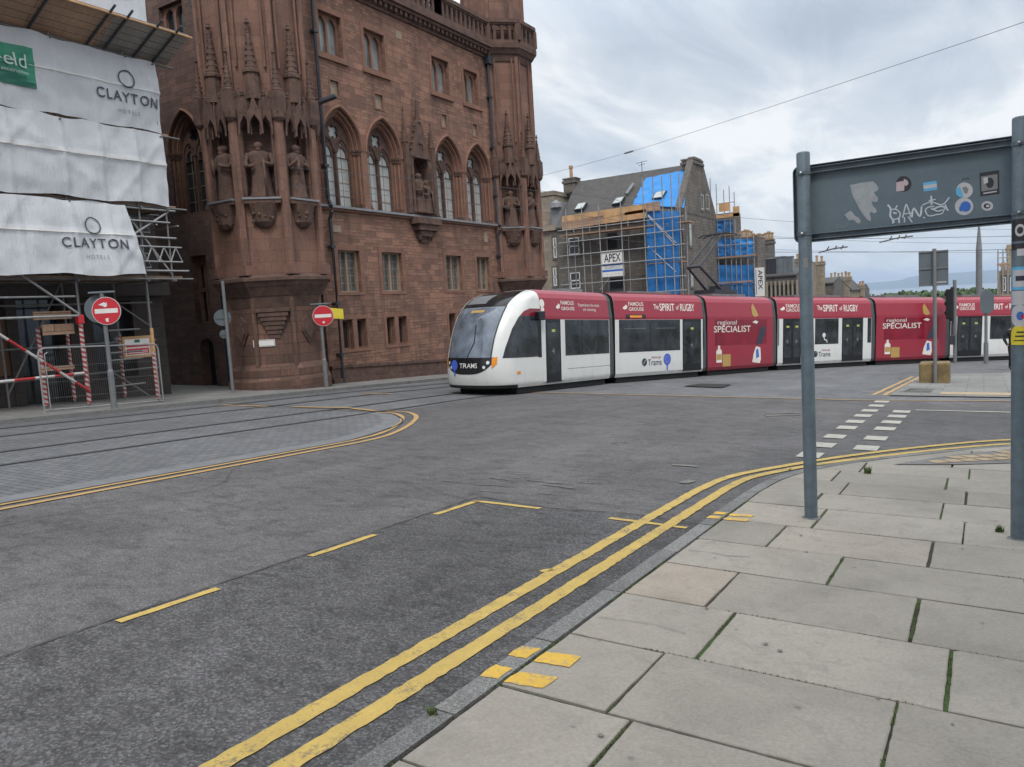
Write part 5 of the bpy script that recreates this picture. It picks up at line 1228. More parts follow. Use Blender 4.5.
o1, mp1, n1, t1 = noentry(b1, zc+0.42, zc, 0.335, (0.62, -0.78), 'round red no-entry sign with pale stickers, in front of the fence panel', stk1)
mb = MB(); p = V(b1); c = V((X1, Y1, zc+0.06))-n1*0.09; mb.plate(lambda u, v, d: c+t1*(u-0.13)+V((0, 0, v))-n1*d, circ(0, 0, 0.34, 32), [], -0.01, 0.01, 0, back=True); mb.build('rear_disc', 'sign_grey', parent=o1)
mb = MB(); mb.box(-0.30, 0.30, -0.05, 0.05, 0, 0.05, 0, mp=lambda u, v, e: V((X1, Y1, zc+0.42+e))+t1*u+n1*v); mb.build('lamp_bar', 'sign_grey', parent=o1, bevel=0.015)
_p = G(326.5, 387.5, .1); X2, Y2 = _p.x, _p.y; b2 = (X2, Y2, plane(X2, Y2)+0.1); zc = PX(321, 316, X2).z
o2, mp2, n2, t2 = noentry(b2, zc+0.36, zc, 0.335, (0.62, -0.78), 'round red no-entry sign by the corner turret, with a yellow plate behind it', stk2)
mb = MB(); mb.box(-0.30, 0.30, -0.05, 0.05, 0, 0.05, 0, mp=lambda u, v, e: V((X2, Y2, zc+0.36+e))+t2*u+n2*v); mb.build('lamp_bar', 'sign_grey', parent=o2, bevel=0.015)
pa, pb = PX(329.5, 313, X2-0.25), PX(343, 314, X2-0.25)
mb = MB(); d = (pb-pa); L = d.length; d.normalize(); n_ = V((d.y, -d.x, 0)); mb.box(0, L, -0.17, 0.17, 0, 0.02, 0, mp=lambda u, v, e: pa+d*u+V((0, 0, v))+n_*e); mb.tube([V((X2, Y2, zc-0.02)), pa+V((0, 0, -0.02))], 0.02, 6); mb.build('yellow_plate', 'stk_yellow', parent=o2)
# third post: seen from behind
X3, Y3 = -19.55, 15.15; z3 = plane(X3, Y3)+0.1
po = thing('sign_post', (X3, Y3, z3), 'thin grey post with round sign backs at the lane mouth left of the corner turret', 'road sign')
mb = MB(); mb.tube([(X3, Y3, z3), (X3, Y3, 3.05)], 0.05, 10); mb.build('pole', 'pole_grey', parent=po)
nb, tb = frame_of((0.75, -0.66))
for zc_, rr in ((1.95, 0.25), (1.45, 0.13)):
    c = V((X3, Y3, zc_))-nb*0.07-tb*0.1; mb = MB(); mb.plate(lambda u, v, d: c+tb*u+V((0, 0, v))+nb*d, circ(0, 0, rr, 30), [], -0.01, 0.012, 0, back=True); mb.box(-rr*0.8, rr*0.8, -0.03, 0.03, 0.012, 0.035, 0, mp=lambda u, v, d: c+tb*u+V((0, 0, v))+nb*d); mb.build('disc_back', 'sign_grey', parent=po)

# ================================================================== TRAM
Z0, Z1, Z2, Z3 = 0.20, 1.00, 2.10, 3.02           # skirt, window sill, window head, roof
jp = lambda p, h=0.0: V((p.x, p.y, plane(p.x, p.y)+h))
tram = thing('tram', jp(J[1]), 'long white and dark red articulated tram turning the corner, with lettering for a rugby advertisement', 'tram')
PROF = [(HW-0.05, Z0), (HW, Z0+0.12), (HW, 2.2), (HW-0.07, 2.74), (HW-0.14, 2.87), (HW-0.26, 2.95), (HW-0.42, 3.0), (HW-0.8, Z3)]
def place(ob, M): ob.parent = tram; ob.matrix_local = Matrix.Translation(-V(tram['wloc'])) @ M
def frame_sec(A, B):
    """A is the front joint, B the rear joint on the near side; x forward, y to the near side"""
    a, b = jp(A), jp(B); x = (a-b); L = x.length; x.normalize(); y = V((0, 0, 1)).cross(x).normalized(); z = x.cross(y)
    o = (a+b)/2 - y*HW; M = Matrix((x, y, z)).transposed().to_4x4(); M.translation = o; return M, L
def side_x(M, px, py=330):
    d = ray(px, py); Mi = M.inverted(); o = Mi @ CAM; e = Mi.to_3x3() @ d; k = (HW-o.y)/e.y; return o.x+e.x*k
def local(mb, name, m, parent, **k):
    ob = mb.build(name, m, **k); ob.parent = parent; ob.location = (0, 0, 0); return ob
def sides(mb, x0, x1, z0, z1, m, e=0.004, both=True, ss=None):
    for s_ in (ss or ((1, -1) if both else (1,))):
        if z1 <= 2.2: mb.box(x0, x1, s_*(HW-0.02), s_*(HW+e), z0, z1, m)
        else:
            pr = [(HW, z0)]+[(y, z) for y, z in PROF if z0 < z < z1]
            for i in range(len(PROF)-1):
                if PROF[i][1] < z1 <= PROF[i+1][1]: t = (z1-PROF[i][1])/(PROF[i+1][1]-PROF[i][1]); pr.append((PROF[i][0]+(PROF[i+1][0]-PROF[i][0])*t, z1))
            for (ya, za), (yb, zb) in zip(pr, pr[1:]): mb.add([(x0, s_*(ya+e), za), (x1, s_*(ya+e), za), (x1, s_*(yb+e), zb), (x0, s_*(yb+e), zb)], [(0, 1, 2, 3)], m)
sides_ = sides
def shell(mb, x0, x1):
    full = [(y, z) for y, z in PROF]+[(-y, z) for y, z in reversed(PROF)]; k = len(full)
    red = lambda z: z >= 2.06
    nx = 1
    vs = [(x, y, z) for x in (x0, x1) for y, z in full]
    for i in range(k):
        j = (i+1) % k; zc = (full[i][1]+full[j][1])/2; mb.add([vs[i], vs[j], vs[k+j], vs[k+i]], [(0, 1, 2, 3)], 0)
    mb.add(vs[:k], [tuple(range(k))], 1); mb.add(vs[k:], [tuple(range(k))[::-1]], 1)
def roofkit(mb, x0, x1):
    a = x0+(x1-x0)*0.2; mb.box(a, a+(x1-x0)*0.5, -0.5, 0.5, Z3-.02, Z3+0.10, 2)
def door(sec, x0, x1, leaves=1, ysides=True):
  for side in (1, -1):
    sides = lambda *a_, **k_: sides_(*a_, **k_, ss=(side,))
    mb = MB(); sides(mb, x0, x1, Z0+0.06, Z2+0.02, 0, 0.003)
    w = (x1-x0)/leaves
    for i in range(leaves): sides(mb, x0+w*i+0.06, x0+w*(i+1)-0.06, Z0+0.32, Z2-0.08, 1, 0.007)
    o = local(mb, 'door', ['black', 'tglass'], sec)
    h = MB()
    for i in range(leaves):
        xm = x0+w*(i+0.5); sides(h, xm-0.09, xm+0.07, 1.74, 1.82, 1, 0.009); sides(h, xm-0.05, xm+0.09, 1.16, 1.20, 0, 0.009); sides(h, xm-0.02, xm+0.02, 1.10, 1.26, 0, 0.011)
    local(h, 'door_notice', ['pole_grey', 'door_label'], sec)
def mp_side(e=0.010, s_=1):
    """near-side plane, u to the viewer's right (towards the rear), v up, following the roof curve"""
    def f(u, v):
        y = HW
        for (ya, za), (yb, zb) in zip(PROF[1:], PROF[2:]):
            if za <= v <= zb: y = ya+(yb-ya)*(v-za)/(zb-za)
        return (-u, y+e, v)
    return f
ML = mp_side()
def banner_text(mb, x, body, size, bold=0.01, width=None, z=2.55): put_text(mb, body, lambda u, v: ML(-x+u, z+v), size, 0, bold, width=width)
def grouse(mb, x, z=2.55, k=1.0):
    q = lambda u, v: ML(-x+u, z+v)
    poly(mb, q, [(-.62*k, -.06), (-.52*k, -.10), (-.40*k, -.06), (-.38*k, .03), (-.46*k, .07), (-.50*k, .02), (-.57*k, .0)], 0)
    put_text(mb, 'FAMOUS', lambda u, v: q(u+.05*k, v+.085), 0.19*k, 0, 0.012, width=0.75*k); put_text(mb, 'GROUSE', lambda u, v: q(u+.05*k, v-.085), 0.16*k, 0, 0.012, width=0.75*k)
def rugby(mb, x, k=1.0, z=2.5): put_text(mb, 'The', lambda u, v: ML(-x-1.02*k+u, z+v+.02), 0.22*k, 0, 0.015, width=.24*k); put_text(mb, 'SPIRIT', lambda u, v: ML(-x-.5*k+u, z+v), 0.32*k, 0, 0.015, width=.72*k); put_text(mb, 'of', lambda u, v: ML(-x+.0*k+u, z+v), 0.2*k, 0, 0.01, width=.14*k); put_text(mb, 'RUGBY', lambda u, v: ML(-x+.5*k+u, z+v), 0.32*k, 0, 0.015, width=.72*k)
def trams_logo(mb, x, z=0.66, badge=True):
    q = lambda u, v: ML(-x+u, z+v)
    disc(mb, q, -.62, 0, .13, 1, 20); stroke(mb, q, [(-.68, -.06), (-.56, .07)], .05, 2); put_text(mb, 'Trams', lambda u, v: q(u-.08, v-.03), 0.30, 1, 0.0, width=.72); put_text(mb, 'Edinburgh', lambda u, v: q(u-.0, v+.15), 0.11, 3, 0.0, width=.5)
    if badge: disc(mb, q, .58, .06, .2, 0, 24); stroke(mb, q, [(.58, -.1), (.58, -.3)], .07, 0); disc(mb, q, .58, .06, .12, 2, 20, r_in=.09)

def white_section(i, items, roof=True):
    """items: (kind, px0, px1) read off the near side"""
    A, B = J[i-1], J[i]; M, L = frame_sec(A, B); x0, x1 = -L/2+0.14, L/2-0.14
    mb = MB(); shell(mb, x0, x1); roofkit(mb, x0, x1)
    sec = mb.build('car_section', ['white', 'under', 'pole_grey'], bevel=0.0); place(sec, M)
    for p in sec.data.polygons: pass
    r_ = MB(); sides(r_, x0+0.004, x1-0.004, Z2+0.01, 2.999, 0, 0.003); r_.box(x0, x1, -(HW-.42), HW-.42, Z3-0.014, Z3+0.004, 0); local(r_, 'red_band', 'red', sec)
    b_ = MB(); b_.box(x0+0.15, x1-0.15, -HW+0.12, HW-0.12, 0.03, Z0+0.05, 0); local(b_, 'underframe', 'under', sec)
    for it in items:
        kind, pa, pb = it[:3]; xa, xb = sorted((side_x(M, pa), side_x(M, pb))); xa, xb = max(xa, x0+0.02), min(xb, x1-0.02)
        if kind == 'window':
            for side in (1, -1): w = MB(); sides(w, xa, xb, Z1+0.02, Z2, 0, 0.004, ss=(side,)); local(w, 'window', 'tglass', sec)
            f = MB(); n_ = max(1, round((xb-xa)/1.3))
            for k in range(1, n_): x = xa+(xb-xa)*k/n_; sides(f, x-0.02, x+0.02, Z1+0.02, Z2, 0, 0.006)
            if n_ > 1:
                for k in range(n_): sides(f, xa+(xb-xa)*(k+.15)/n_, xa+(xb-xa)*(k+.85)/n_, Z2-0.30, Z2-0.285, 1, 0.006)
            local(f, 'window_bar', ['black', 'pole_grey'], sec)
        elif kind == 'door':
            door(sec, xa, xb, it[3] if len(it) > 3 else 1)
            j_ = MB(); sides(j_, xb+0.01, xb+0.09, Z0+0.1, Z2, 0, 0.005); sides(j_, xa-0.09, xa-0.01, Z0+0.1, Z2, 0, 0.005); local(j_, 'door_post', 'white', sec)
    return sec, M, L
def red_section(i):
    A, B = J[i-1], J[i]; M, L = frame_sec(A, B); x0, x1 = -L/2+0.14, L/2-0.14
    mb = MB(); shell(mb, x0, x1); roofkit(mb, x0, x1); sec = mb.build('car_section', ['red', 'under', 'pole_grey']); place(sec, M)
    b_ = MB(); b_.box(x0+0.15, x1-0.15, -HW+0.12, HW-0.12, 0.03, Z0+0.05, 0); local(b_, 'underframe', 'under', sec)
    for side in (1, -1): w = MB(); sides(w, x0+0.45, x1-0.45, Z1+0.12, Z2, 0, 0.004, ss=(side,)); local(w, 'window', 'red_film', sec)
    q = lambda u, v: ML(u, v); W_ = x1-x0; l = -W_/2
    t = MB(); put_text(t, 'SPECIALIST', lambda u, v: q(l+W_*.36+u, 1.72+v), 0.34, 0, 0.008, width=W_*.55); put_text(t, 'regional', lambda u, v: q(l+W_*.28+u, 1.98+v), 0.24, 0, 0.0, width=W_*.28)
    local(t, 'lettering', 'stk_grey' if False else 'cream', sec)
    p = MB()
    poly(p, q, rect(l+W_*.21, l+W_*.33, .32, .78), 2)                                           # gift tin
    poly(p, q, [(l+W_*.12, .48), (l+W_*.20, .48), (l+W_*.20, .92), (l+W_*.175, 1.0), (l+W_*.175, 1.12), (l+W_*.145, 1.12), (l+W_*.145, 1.0), (l+W_*.12, .92)], 0); poly(p, lambda u, v: ML(u, v) if False else (ML(u, v)[0], ML(u, v)[1]+.003, v), rect(l+W_*.125, l+W_*.195, .58, .80), 2)
    poly(p, q, [(l+W_*.72, 1.08), (l+W_*.81, 1.16), (l+W_*.875, 1.62), (l+W_*.87, 1.80), (l+W_*.80, 1.82), (l+W_*.755, 1.4)], 1)   # dark sock
    poly(p, q, [(l+W_*.66, .42), (l+W_*.78, .36), (l+W_*.80, .52), (l+W_*.79, .98), (l+W_*.72, 1.04), (l+W_*.68, .74)], 0); poly(p, lambda u, v: (ML(u, v)[0], ML(u, v)[1]+.003, v), [(l+W_*.72, .55), (l+W_*.77, .62), (l+W_*.755, .95), (l+W_*.72, .9)], 3)
    poly(p, q, [(l+W_*.66, 2.3), (l+W_*.70, 2.18), (l+W_*.76, 2.24), (l+W_*.74, 2.42), (l+W_*.69, 2.72), (l+W_*.66, 2.6)], 2)
    poly(p, q, [(l+W_*.66, 1.98), (l+W_*.71, 2.06), (l+W_*.76, 2.0), (l+W_*.73, 1.92)], 0)
    local(p, 'advert_picture', ['cream', 'navy', 'gold', 'stk_blue'], sec)
    return sec, M, L

# --- front car with the rounded nose
M1, L1 = frame_sec(J[0], J[1]); XJ = L1/2-2.3; XR = -L1/2+0.14
def ip(tab, z):
    for (a, va), (b, vb) in zip(tab, tab[1:]):
        if a <= z <= b: t = (z-a)/(b-a); t2 = t; return va+(vb-va)*t2
    return tab[-1][1] if z > tab[-1][0] else tab[0][1]
def smt(tab):
    ps = smooth_curve([(a, b) for a, b in tab], 8); return [(p[0], p[1]) for p in ps]
XF_ = smt([(0.2, 0.10), (0.45, 0.03), (0.75, 0.0), (1.05, 0.02), (1.4, 0.10), (1.8, 0.24), (2.2, 0.45), (2.5, 0.70), (2.72, 1.0), (2.88, 1.42), (2.97, 1.85), (3.02, 2.28)])
HWZ = [(z, y) for y, z in PROF]
DEP = smt([(0.2, 0.80), (1.1, 0.86), (1.8, 0.86), (2.5, 0.75), (2.85, 0.5), (3.02, 0.01)])
def S(a, z, e=0.0):
    """nose surface: a across from -1 (far side) to 1 (near side), z up"""
    hw = ip(HWZ, z)+e; d = ip(DEP, z); p = 2.35
    s_ = math.copysign(1, a); th = abs(a)*math.pi/2; cs, sn = math.cos(th), math.sin(th)
    y = s_*hw*(sn**(2/p)) if sn > 0 else 0; x = ip(XF_, z)+d*(1-(cs**(2/p) if cs > 1e-9 else 0))-e
    return (L1/2-x, y, z)
AB = lambda z: ip([(0.2, 0.42), (1.05, 0.42), (1.6, 0.43), (2.1, 0.45), (2.5, 0.47), (3.02, 0.50)], z)     # windscreen edge
mb = MB(); zs = [0.2+2.82*i/40 for i in range(41)]
def patch(mb, f, na, nz, m=0):
    b = len(mb.v)
    for i in range(nz+1):
        for j in range(na+1): mb.v.append(f(j/na, i/nz))
    for i in range(nz):
        for j in range(na): mb.f.append((b+i*(na+1)+j, b+i*(na+1)+j+1, b+(i+1)*(na+1)+j+1, b+(i+1)*(na+1)+j)); mb.mi.append(m); mb.tn.append(.5)
patch(mb, lambda u, v: S(-1+2*u, 0.2+2.82*v), 56, 56)
for s_ in (1, -1):                                              # flanks back to the rear end of the car
    patch(mb, lambda u, v: (lambda p: (p[0]+(XR-p[0])*u, p[1], p[2]))(S(s_, 0.2+2.82*v)), 6, 56)
top = [S(-1+2*j/20, 3.02) for j in range(21)]; mb.add(top+[(XR, HW-.8, 3.02), (XR, -HW+.8, 3.02)], [tuple(range(21))+(21, 22)])
mb.add([(XR, y, z) for y, z in PROF]+[(XR, -y, z) for y, z in reversed(PROF)], [tuple(range(16))], 1)
roofkit(mb, XR, XR+2.2)
car = mb.build('car_section', ['white', 'under', 'pole_grey'], auto=38); place(car, M1)
k_ = MB(); patch(k_, lambda u, v: S(-AB(1.06+v*1.42)+2*AB(1.06+v*1.42)*u, 1.06+1.42*v, 0.007), 30, 30); local(k_, 'windscreen', 'wind', car, smooth=True)
k_ = MB(); patch(k_, lambda u, v: S(-AB(2.5+v*.5)+2*AB(2.5+v*.5)*u, 2.49+0.51*v, 0.008), 30, 16)
ZB = lambda u: 0.60+0.40*abs(2*u-1)**2.6                       # smiling mask under the windscreen
patch(k_, lambda u, v: S((-0.50+1.0*u), ZB(u)+(1.07-ZB(u))*v, 0.008), 36, 10)
for s_ in (1, -1): patch(k_, lambda u, v: S(s_*(AB(1.06+1.44*v)-0.012+0.024*u), 1.06+1.44*v, 0.009), 2, 30)
for s_ in (1, -1): patch(k_, lambda u, v: S(s_*(0.02+0.0*u)+(-0.0), 2.49+0.02*v, .012), 1, 1)
local(k_, 'black_mask', 'black', car, smooth=True)
k_ = MB(); patch(k_, lambda u, v: S(-0.28+0.42*u-0.10, 2.60+0.26*v, 0.014), 12, 8); local(k_, 'roof_panel', 'pole_grey', car, smooth=True)
k_ = MB(); patch(k_, lambda u, v: S(-0.10+0.20*u, 2.34+0.07*v, 0.011), 12, 3); local(k_, 'destination_display', 'gold', car)
k_ = MB(); patch(k_, lambda u, v: S(-0.98+1.96*u, 0.2+0.09*v, 0.012), 40, 2)
local(k_, 'bumper_edge', 'under', car)
k_ = MB()
for s_ in (1, -1):
    for a, z, r_ in ((0.37, 0.93, .05), (0.30, 0.80, .045)):
        c = V(S(s_*a, z, 0.012)); t1_ = (V(S(s_*(a+.01), z))-V(S(s_*(a-.01), z))).normalized(); t2_ = (V(S(s_*a, z+.02))-V(S(s_*a, z-.02))).normalized(); disc(k_, lambda u, v: c+t1_*u+t2_*v, 0, 0, r_, 0, 16)
local(k_, 'headlight', 'lamp', car)
k_ = MB()
for s_ in (1, -1): patch(k_, lambda u, v: S(s_*(0.44+0.10*u), 0.86+0.19*v-(0.10*(1-u)*(1-v))+0.04*u, 0.012), 6, 4)
for s_ in (1, -1): k_.box(1.9, 2.05, s_*(HW-.02), s_*(HW+.008), 0.58, 0.66, 0)
local(k_, 'indicator', 'amber', car)
k_ = MB(); c = V(S(-0.20, 0.83, 0.014)); t1_ = (V(S(-.19, .83))-V(S(-.21, .83))).normalized(); t2_ = (V(S(-.2, .86))-V(S(-.2, .8))).normalized(); disc(k_, lambda u, v: c+t1_*u+t2_*v, 0, 0.03, .15, 0, 24); stroke(k_, lambda u, v: c+t1_*u+t2_*v, [(0, -.1), (0, -.25)], .06, 0)
def mpn(u, v): return S(0.05+u*0.52, 0.84+v, 0.016)
put_text(k_, 'TRAMS', mpn, 0.19, 1, 0.01, width=.52); local(k_, 'front_logo', ['blue_badge', 'sign_white'], car)
# wiper
k_ = MB(); k_.tube([S(0.02, 1.08, 0.02), S(0.10, 1.5, 0.03), S(0.06, 2.0, 0.03)], 0.012, 6); local(k_, 'wiper', 'under', car)
# cab side windows
cab = [(L1/2-1.02, Z1+0.04), (L1/2-1.12, 1.35), (L1/2-1.34, 1.85), (L1/2-1.55, 2.16), (L1/2-1.75, 2.34), (L1/2-2.0, 2.42), (L1/2-2.32, 2.42), (L1/2-2.42, Z1+0.04)]
xa, xb = side_x(M1, 506), side_x(M1, 541); xd0, xd1 = side_x(M1, 545.5), side_x(M1, 560.5); xw0, xw1 = side_x(M1, 565), side_x(M1, 612)
sc_ = (xa-xb)/1.40; cab = [(xb+(p[0]-(L1/2-2.42))*sc_, p[1]) for p in cab]
def skin(x, z, e):
    """half width of the car body at length x and height z, nose curve included"""
    hw = ip(HWZ, z); t = 1-(L1/2-x-ip(XF_, z))/max(.02, ip(DEP, z)); return hw*(1-max(0, min(1, t))**2.35)**(1/2.35)+e
cfr = [(cab[0][1], cab[0][0]), (cab[1][1], cab[1][0]), (cab[2][1], cab[2][0]), (cab[3][1], cab[3][0]), (cab[4][1], cab[4][0]), (cab[5][1], cab[5][0])]
for s_ in (1, -1):
    k_ = MB(); fx = lambda u, v, e: (lambda z: (lambda x: (x, s_*skin(x, z, e), z))(ip(cfr, z)+(xb-ip(cfr, z))*u))(Z1+.04+(2.42-Z1-.04)*v)
    patch(k_, lambda u, v: fx(u, v, .006), 12, 22); local(k_, 'cab_window', 'tglass', car)
    k_ = MB(); patch(k_, lambda u, v: fx(u, .845+.15*v, .010), 10, 6); local(k_, 'red_corner', 'red_film', car)
r_ = MB(); sides(r_, XR+0.004, xb-0.02, Z2+0.01, 2.999, 0, 0.003); local(r_, 'red_band', 'red', car)
door(car, xd1, xd0)
j_ = MB(); sides(j_, xd0+.02, xd0+.13, Z0+.1, Z2, 0, .005); sides(j_, xd1-.13, xd1-.02, Z0+.1, Z2, 0, .005); local(j_, 'door_post', 'white', car)

for side in (1, -1): w = MB(); sides(w, max(xw1, XR+.03), xw0, Z1+.02, Z2, 0, .004, ss=(side,)); local(w, 'window', 'tglass', car)
f = MB()
for k in (0.33, 0.66): x = xw1+(xw0-xw1)*k; sides(f, x-.02, x+.02, Z1+.02, Z2, 0, .006)
sides(f, xb-.005, xb+.16, Z1+.02, 2.42, 0, .008); sides(f, xw1+.1, xw0-.1, 0.62, 0.628, 0, .004); local(f, 'window_bar', 'black', car)
k_ = MB()
k_.box(xb+.02, xb+.30, HW+.02, HW+.20, 2.08, 2.34, 0); k_.box(xb+.1, xb+.2, HW-.03, HW+.05, 2.2, 2.3, 0); local(k_, 'mirror_camera', 'black', car, bevel=.03)
t = MB(); grouse(t, (xd0+xd1)/2-.75, 2.52, .9); disc(t, lambda u, v: ML(-(xd0+.1)+u, 2.55+v), 0, .03, .12, 0, 18); disc(t, lambda u, v: ML(-(xd0+.1)+u, 2.4+v), 0, .0, .08, 0, 18); put_text(t, 'Experience the taste', lambda u, v: ML(-(xw0-1.35)+u, 2.56+v), .14, 0, 0, width=1.15); put_text(t, 'of mixing', lambda u, v: ML(-(xw0-1.35)+u, 2.42+v), .13, 0, 0, width=.7)
local(t, 'lettering', 'cream', car)
b_ = MB(); b_.box(XR+.15, L1/2-0.9, -HW+.12, HW-.12, .03, Z0+.05, 0); local(b_, 'underframe', 'under', car)
# --- the other cars
s2, M2, L2 = white_section(2, [('window', 619, 680), ('door', 682.5, 701), ('window', 704, 707.5)])
t = MB(); xs = lambda M, p: side_x(M, p); grouse(t, xs(M2, 636), 2.54, 1.0); rugby(t, xs(M2, 678), 1.12, 2.52); local(t, 'lettering', 'cream', s2)
t = MB(); trams_logo(t, xs(M2, 656)); local(t, 'tram_logo', ['blue_badge', 'navy', 'sign_white', 'red'], s2)
t = MB(); x = xs(M2, 636); sides(t, x-.5, x+.5, 2.14, 2.28, 0, .006, False); sides(t, x-.3, x+.3, 2.17, 2.25, 1, .008, False); local(t, 'side_display', ['black', 'amber'], s2)
s3, M3, L3 = red_section(3)
s4, M4, L4 = white_section(4, [('window', 773, 779), ('door', 783, 801, 2), ('window', 815, 838.5), ('door', 842, 863, 2), ('window', 867.5, 871.5)])
t = MB(); grouse(t, xs(M4, 793), 2.54, 1.15); rugby(t, xs(M4, 841), 1.25, 2.52); local(t, 'lettering', 'cream', s4)
t = MB(); trams_logo(t, xs(M4, 826), .62, False); q = lambda u, v: ML(-xs(M4, 824)+u, 1.3+v); disc(t, q, 0, .1, .1, 2, 14); stroke(t, q, [(0, .05), (.02, -.08), (.16, -.12), (.18, -.2)], .05, 2); local(t, 'tram_logo', ['blue_badge', 'navy', 'sign_white', 'red'], s4)
s5, M5, L5 = red_section(5)
s6, M6, L6 = white_section(6, [('window', 948.5, 953), ('door', 957, 982, 2), ('window', 990, 1012)])
t = MB(); grouse(t, xs(M6, 966), 2.54, 1.15); rugby(t, xs(M6, 1006), 1.2, 2.52); local(t, 'lettering', 'cream', s6)
# rear car mirrors the front one
rear = car.copy(); COL.objects.link(rear); M7, L7 = frame_sec(J[7], J[6]); M7.translation = M7.translation + M7.col[1].to_3d()*2*HW; place(rear, M7)
for c in list(car.children): d = c.copy(); COL.objects.link(d); d.parent = rear
# --- bellows between the cars
for i in range(1, 7):
    a, b = J[max(i-1, 0)], J[i+1]; d = (b-a).normalized(); x = V((d.x, d.y, 0)); y = V((d.y, -d.x, 0)) ; p = jp(J[i])
    mb = MB(); k = 6
    pr = [(yy-0.05, zz) for yy, zz in PROF]; pr = pr+[(-q[0], q[1]) for q in reversed(pr)]
    rings = []
    for j in range(k+1):
        u = -0.2+0.4*j/k; sh = 0.03 if j % 2 else 0.0
        rings.append([(p+x*u+y*(yy*(1-sh/HW)-HW+0.0)+V((0, 0, zz-(0.0 if zz < 1 else sh)))) for yy, zz in pr])
    n_ = len(pr); mb.v = [tuple(q) for r__ in rings for q in r__]
    for j in range(k):
        for q in range(n_): mb.f.append((j*n_+q, j*n_+(q+1) % n_, (j+1)*n_+(q+1) % n_, (j+1)*n_+q)); mb.mi.append(0); mb.tn.append(.5)
    mb.build('bellows', 'rubber', parent=tram)
# --- pantograph
mb = MB(); P_ = lambda u, y, z: M3 @ V((u, y, z))
ub = 0.2
for y in (-.35, .35):
    mb.tube([P_(ub-0.1, y, Z3+.28), P_(ub+1.15, y*.8, 4.15)], .055, 8); mb.tube([P_(ub+1.15, y*.8, 4.15), P_(ub-.35, y*.6, 5.45)], .04, 8)
mb.tube([P_(ub+1.15, -.3, 4.15), P_(ub+1.15, .3, 4.15)], .05, 8)
mb.box(-0.95, 0.5, -.5, .5, 0, .14, 0, mp=lambda u, y, z: P_(u+ub, y, Z3+.12+z)); mb.box(-0.8, -0.2, -.3, .3, .14, .32, 0, mp=lambda u, y, z: P_(u+ub, y, Z3+.12+z))
for u in (-.5, -.2): mb.tube([P_(ub+u, -.8, 5.42), P_(ub+u, -.6, 5.5), P_(ub+u, .6, 5.5), P_(ub+u, .8, 5.42)], .03, 6)
mb.build('pantograph', 'iron', parent=tram)

# ================================================================== BIG SIGN SEEN FROM BEHIND
YS = 6.46; XL, XR_ = -1.21, 0.215; RP = 0.051
bs = thing('direction_sign', (XL, YS, plane(XL, YS)+0.1), 'large grey direction sign seen from behind on two posts, with stickers and white graffiti', 'road sign')
def post(x, top, nm='post'):
    zb = plane(x, YS)+0.06; mb = MB(); n_ = 24
    mb.lathe((x, YS, zb), [(RP, 0), (RP, top-zb-0.012), (RP-0.004, top-zb-0.004), (RP-0.012, top-zb)], n_); o = mb.build(nm, 'post', parent=bs, origin=(x, YS, zb), auto=40)
    mb = MB(); mb.lathe((x, YS, zb+0.03), [(RP+0.03, 0), (RP+0.022, 0.012), (RP+0.002, 0.018)], 20); mb.build('base_collar', 'granite', parent=o)
    for z in (2.585, 2.115):
        mb = MB(); mb.lathe((x, YS, z), [(RP+.003, -.018), (RP+.005, -.016), (RP+.005, .016), (RP+.003, .018)], n_); mb.lathe((x+.0, YS-RP-.008, z), [(.012, -.012), (.014, 0), (.012, .012)], 8); mb.build('clamp', 'post', parent=o)
        mb = MB(); mb.lathe((x-.01, YS-RP-.014, z-.008), [(.007, 0), (.011, .008), (.007, .016)], 8); mb.build('clamp_bolt', 'bolt', parent=o)
    return o
p1_ = post(XL, 2.75); p2_ = post(XR_, 2.765)
BX0, BX1, BZ0, BZ1 = XL-0.095, XR_+0.13, 2.05, 2.655; YF = YS+RP+0.012
def rrect(x0, x1, z0, z1, r_, n_=6):
    out = []
    for cx, cz, a0 in ((x1-r_, z0+r_, -90), (x1-r_, z1-r_, 0), (x0+r_, z1-r_, 90), (x0+r_, z0+r_, 180)):
        for i in range(n_+1): a = R(a0+90*i/n_); out.append((cx+r_*math.cos(a), cz+r_*math.sin(a)))
    return out
BM = lambda u, v, d: (u, YF+0.05-d, v)
mb = MB(); mb.plate(BM, rrect(BX0+.004, BX1-.004, BZ0+.004, BZ1-.004, .046), [], 0.0, 0.006, 0, back=True); pn = mb.build('sign_panel', 'panel', parent=bs)
mb = MB(); mb.plate(BM, rrect(BX0, BX1, BZ0, BZ1, .05), [rrect(BX0+.006, BX1-.006, BZ0+.006, BZ1-.006, .045)], -0.01, 0.05, 0, back=True); mb.build('rim', 'post', parent=pn)
for z in (BZ1-0.042, BZ0+0.042):
    mb = MB(); mb.box(BX0+.02, BX1-.02, z-.024, z+.024, .006, .020, 0, mp=BM); mb.box(BX0+.02, BX1-.02, z-.024, z-.017, .02, .048, 0, mp=BM); mb.box(BX0+.02, BX1-.02, z+.017, z+.024, .02, .048, 0, mp=BM); mb.build('rail', 'post', parent=pn, bevel=.002)
def at_sign(x, y): p = PY(x, y, YF+0.044); return p.x, p.z
q8 = lambda x, y: at_sign(800+x/4.571, 150+y/4.571)          # read off the enlarged photograph of the panel
SM = lambda e: (lambda u, v: BM(u, v, 0.006+e))
def sticker(ps_list, m, name='sticker'):
    mb = MB()
    for i, (ps, mi) in enumerate(ps_list):
        f = SM(0.0012+0.0008*i); poly(mb, f, [q8(*p) for p in ps], mi)
    mb.build(name, m, parent=pn)
def ell(cx, cy, rx, ry, n_=22): return [(cx+rx*math.cos(2*math.pi*i/n_), cy+ry*math.sin(2*math.pi*i/n_)) for i in range(n_)]
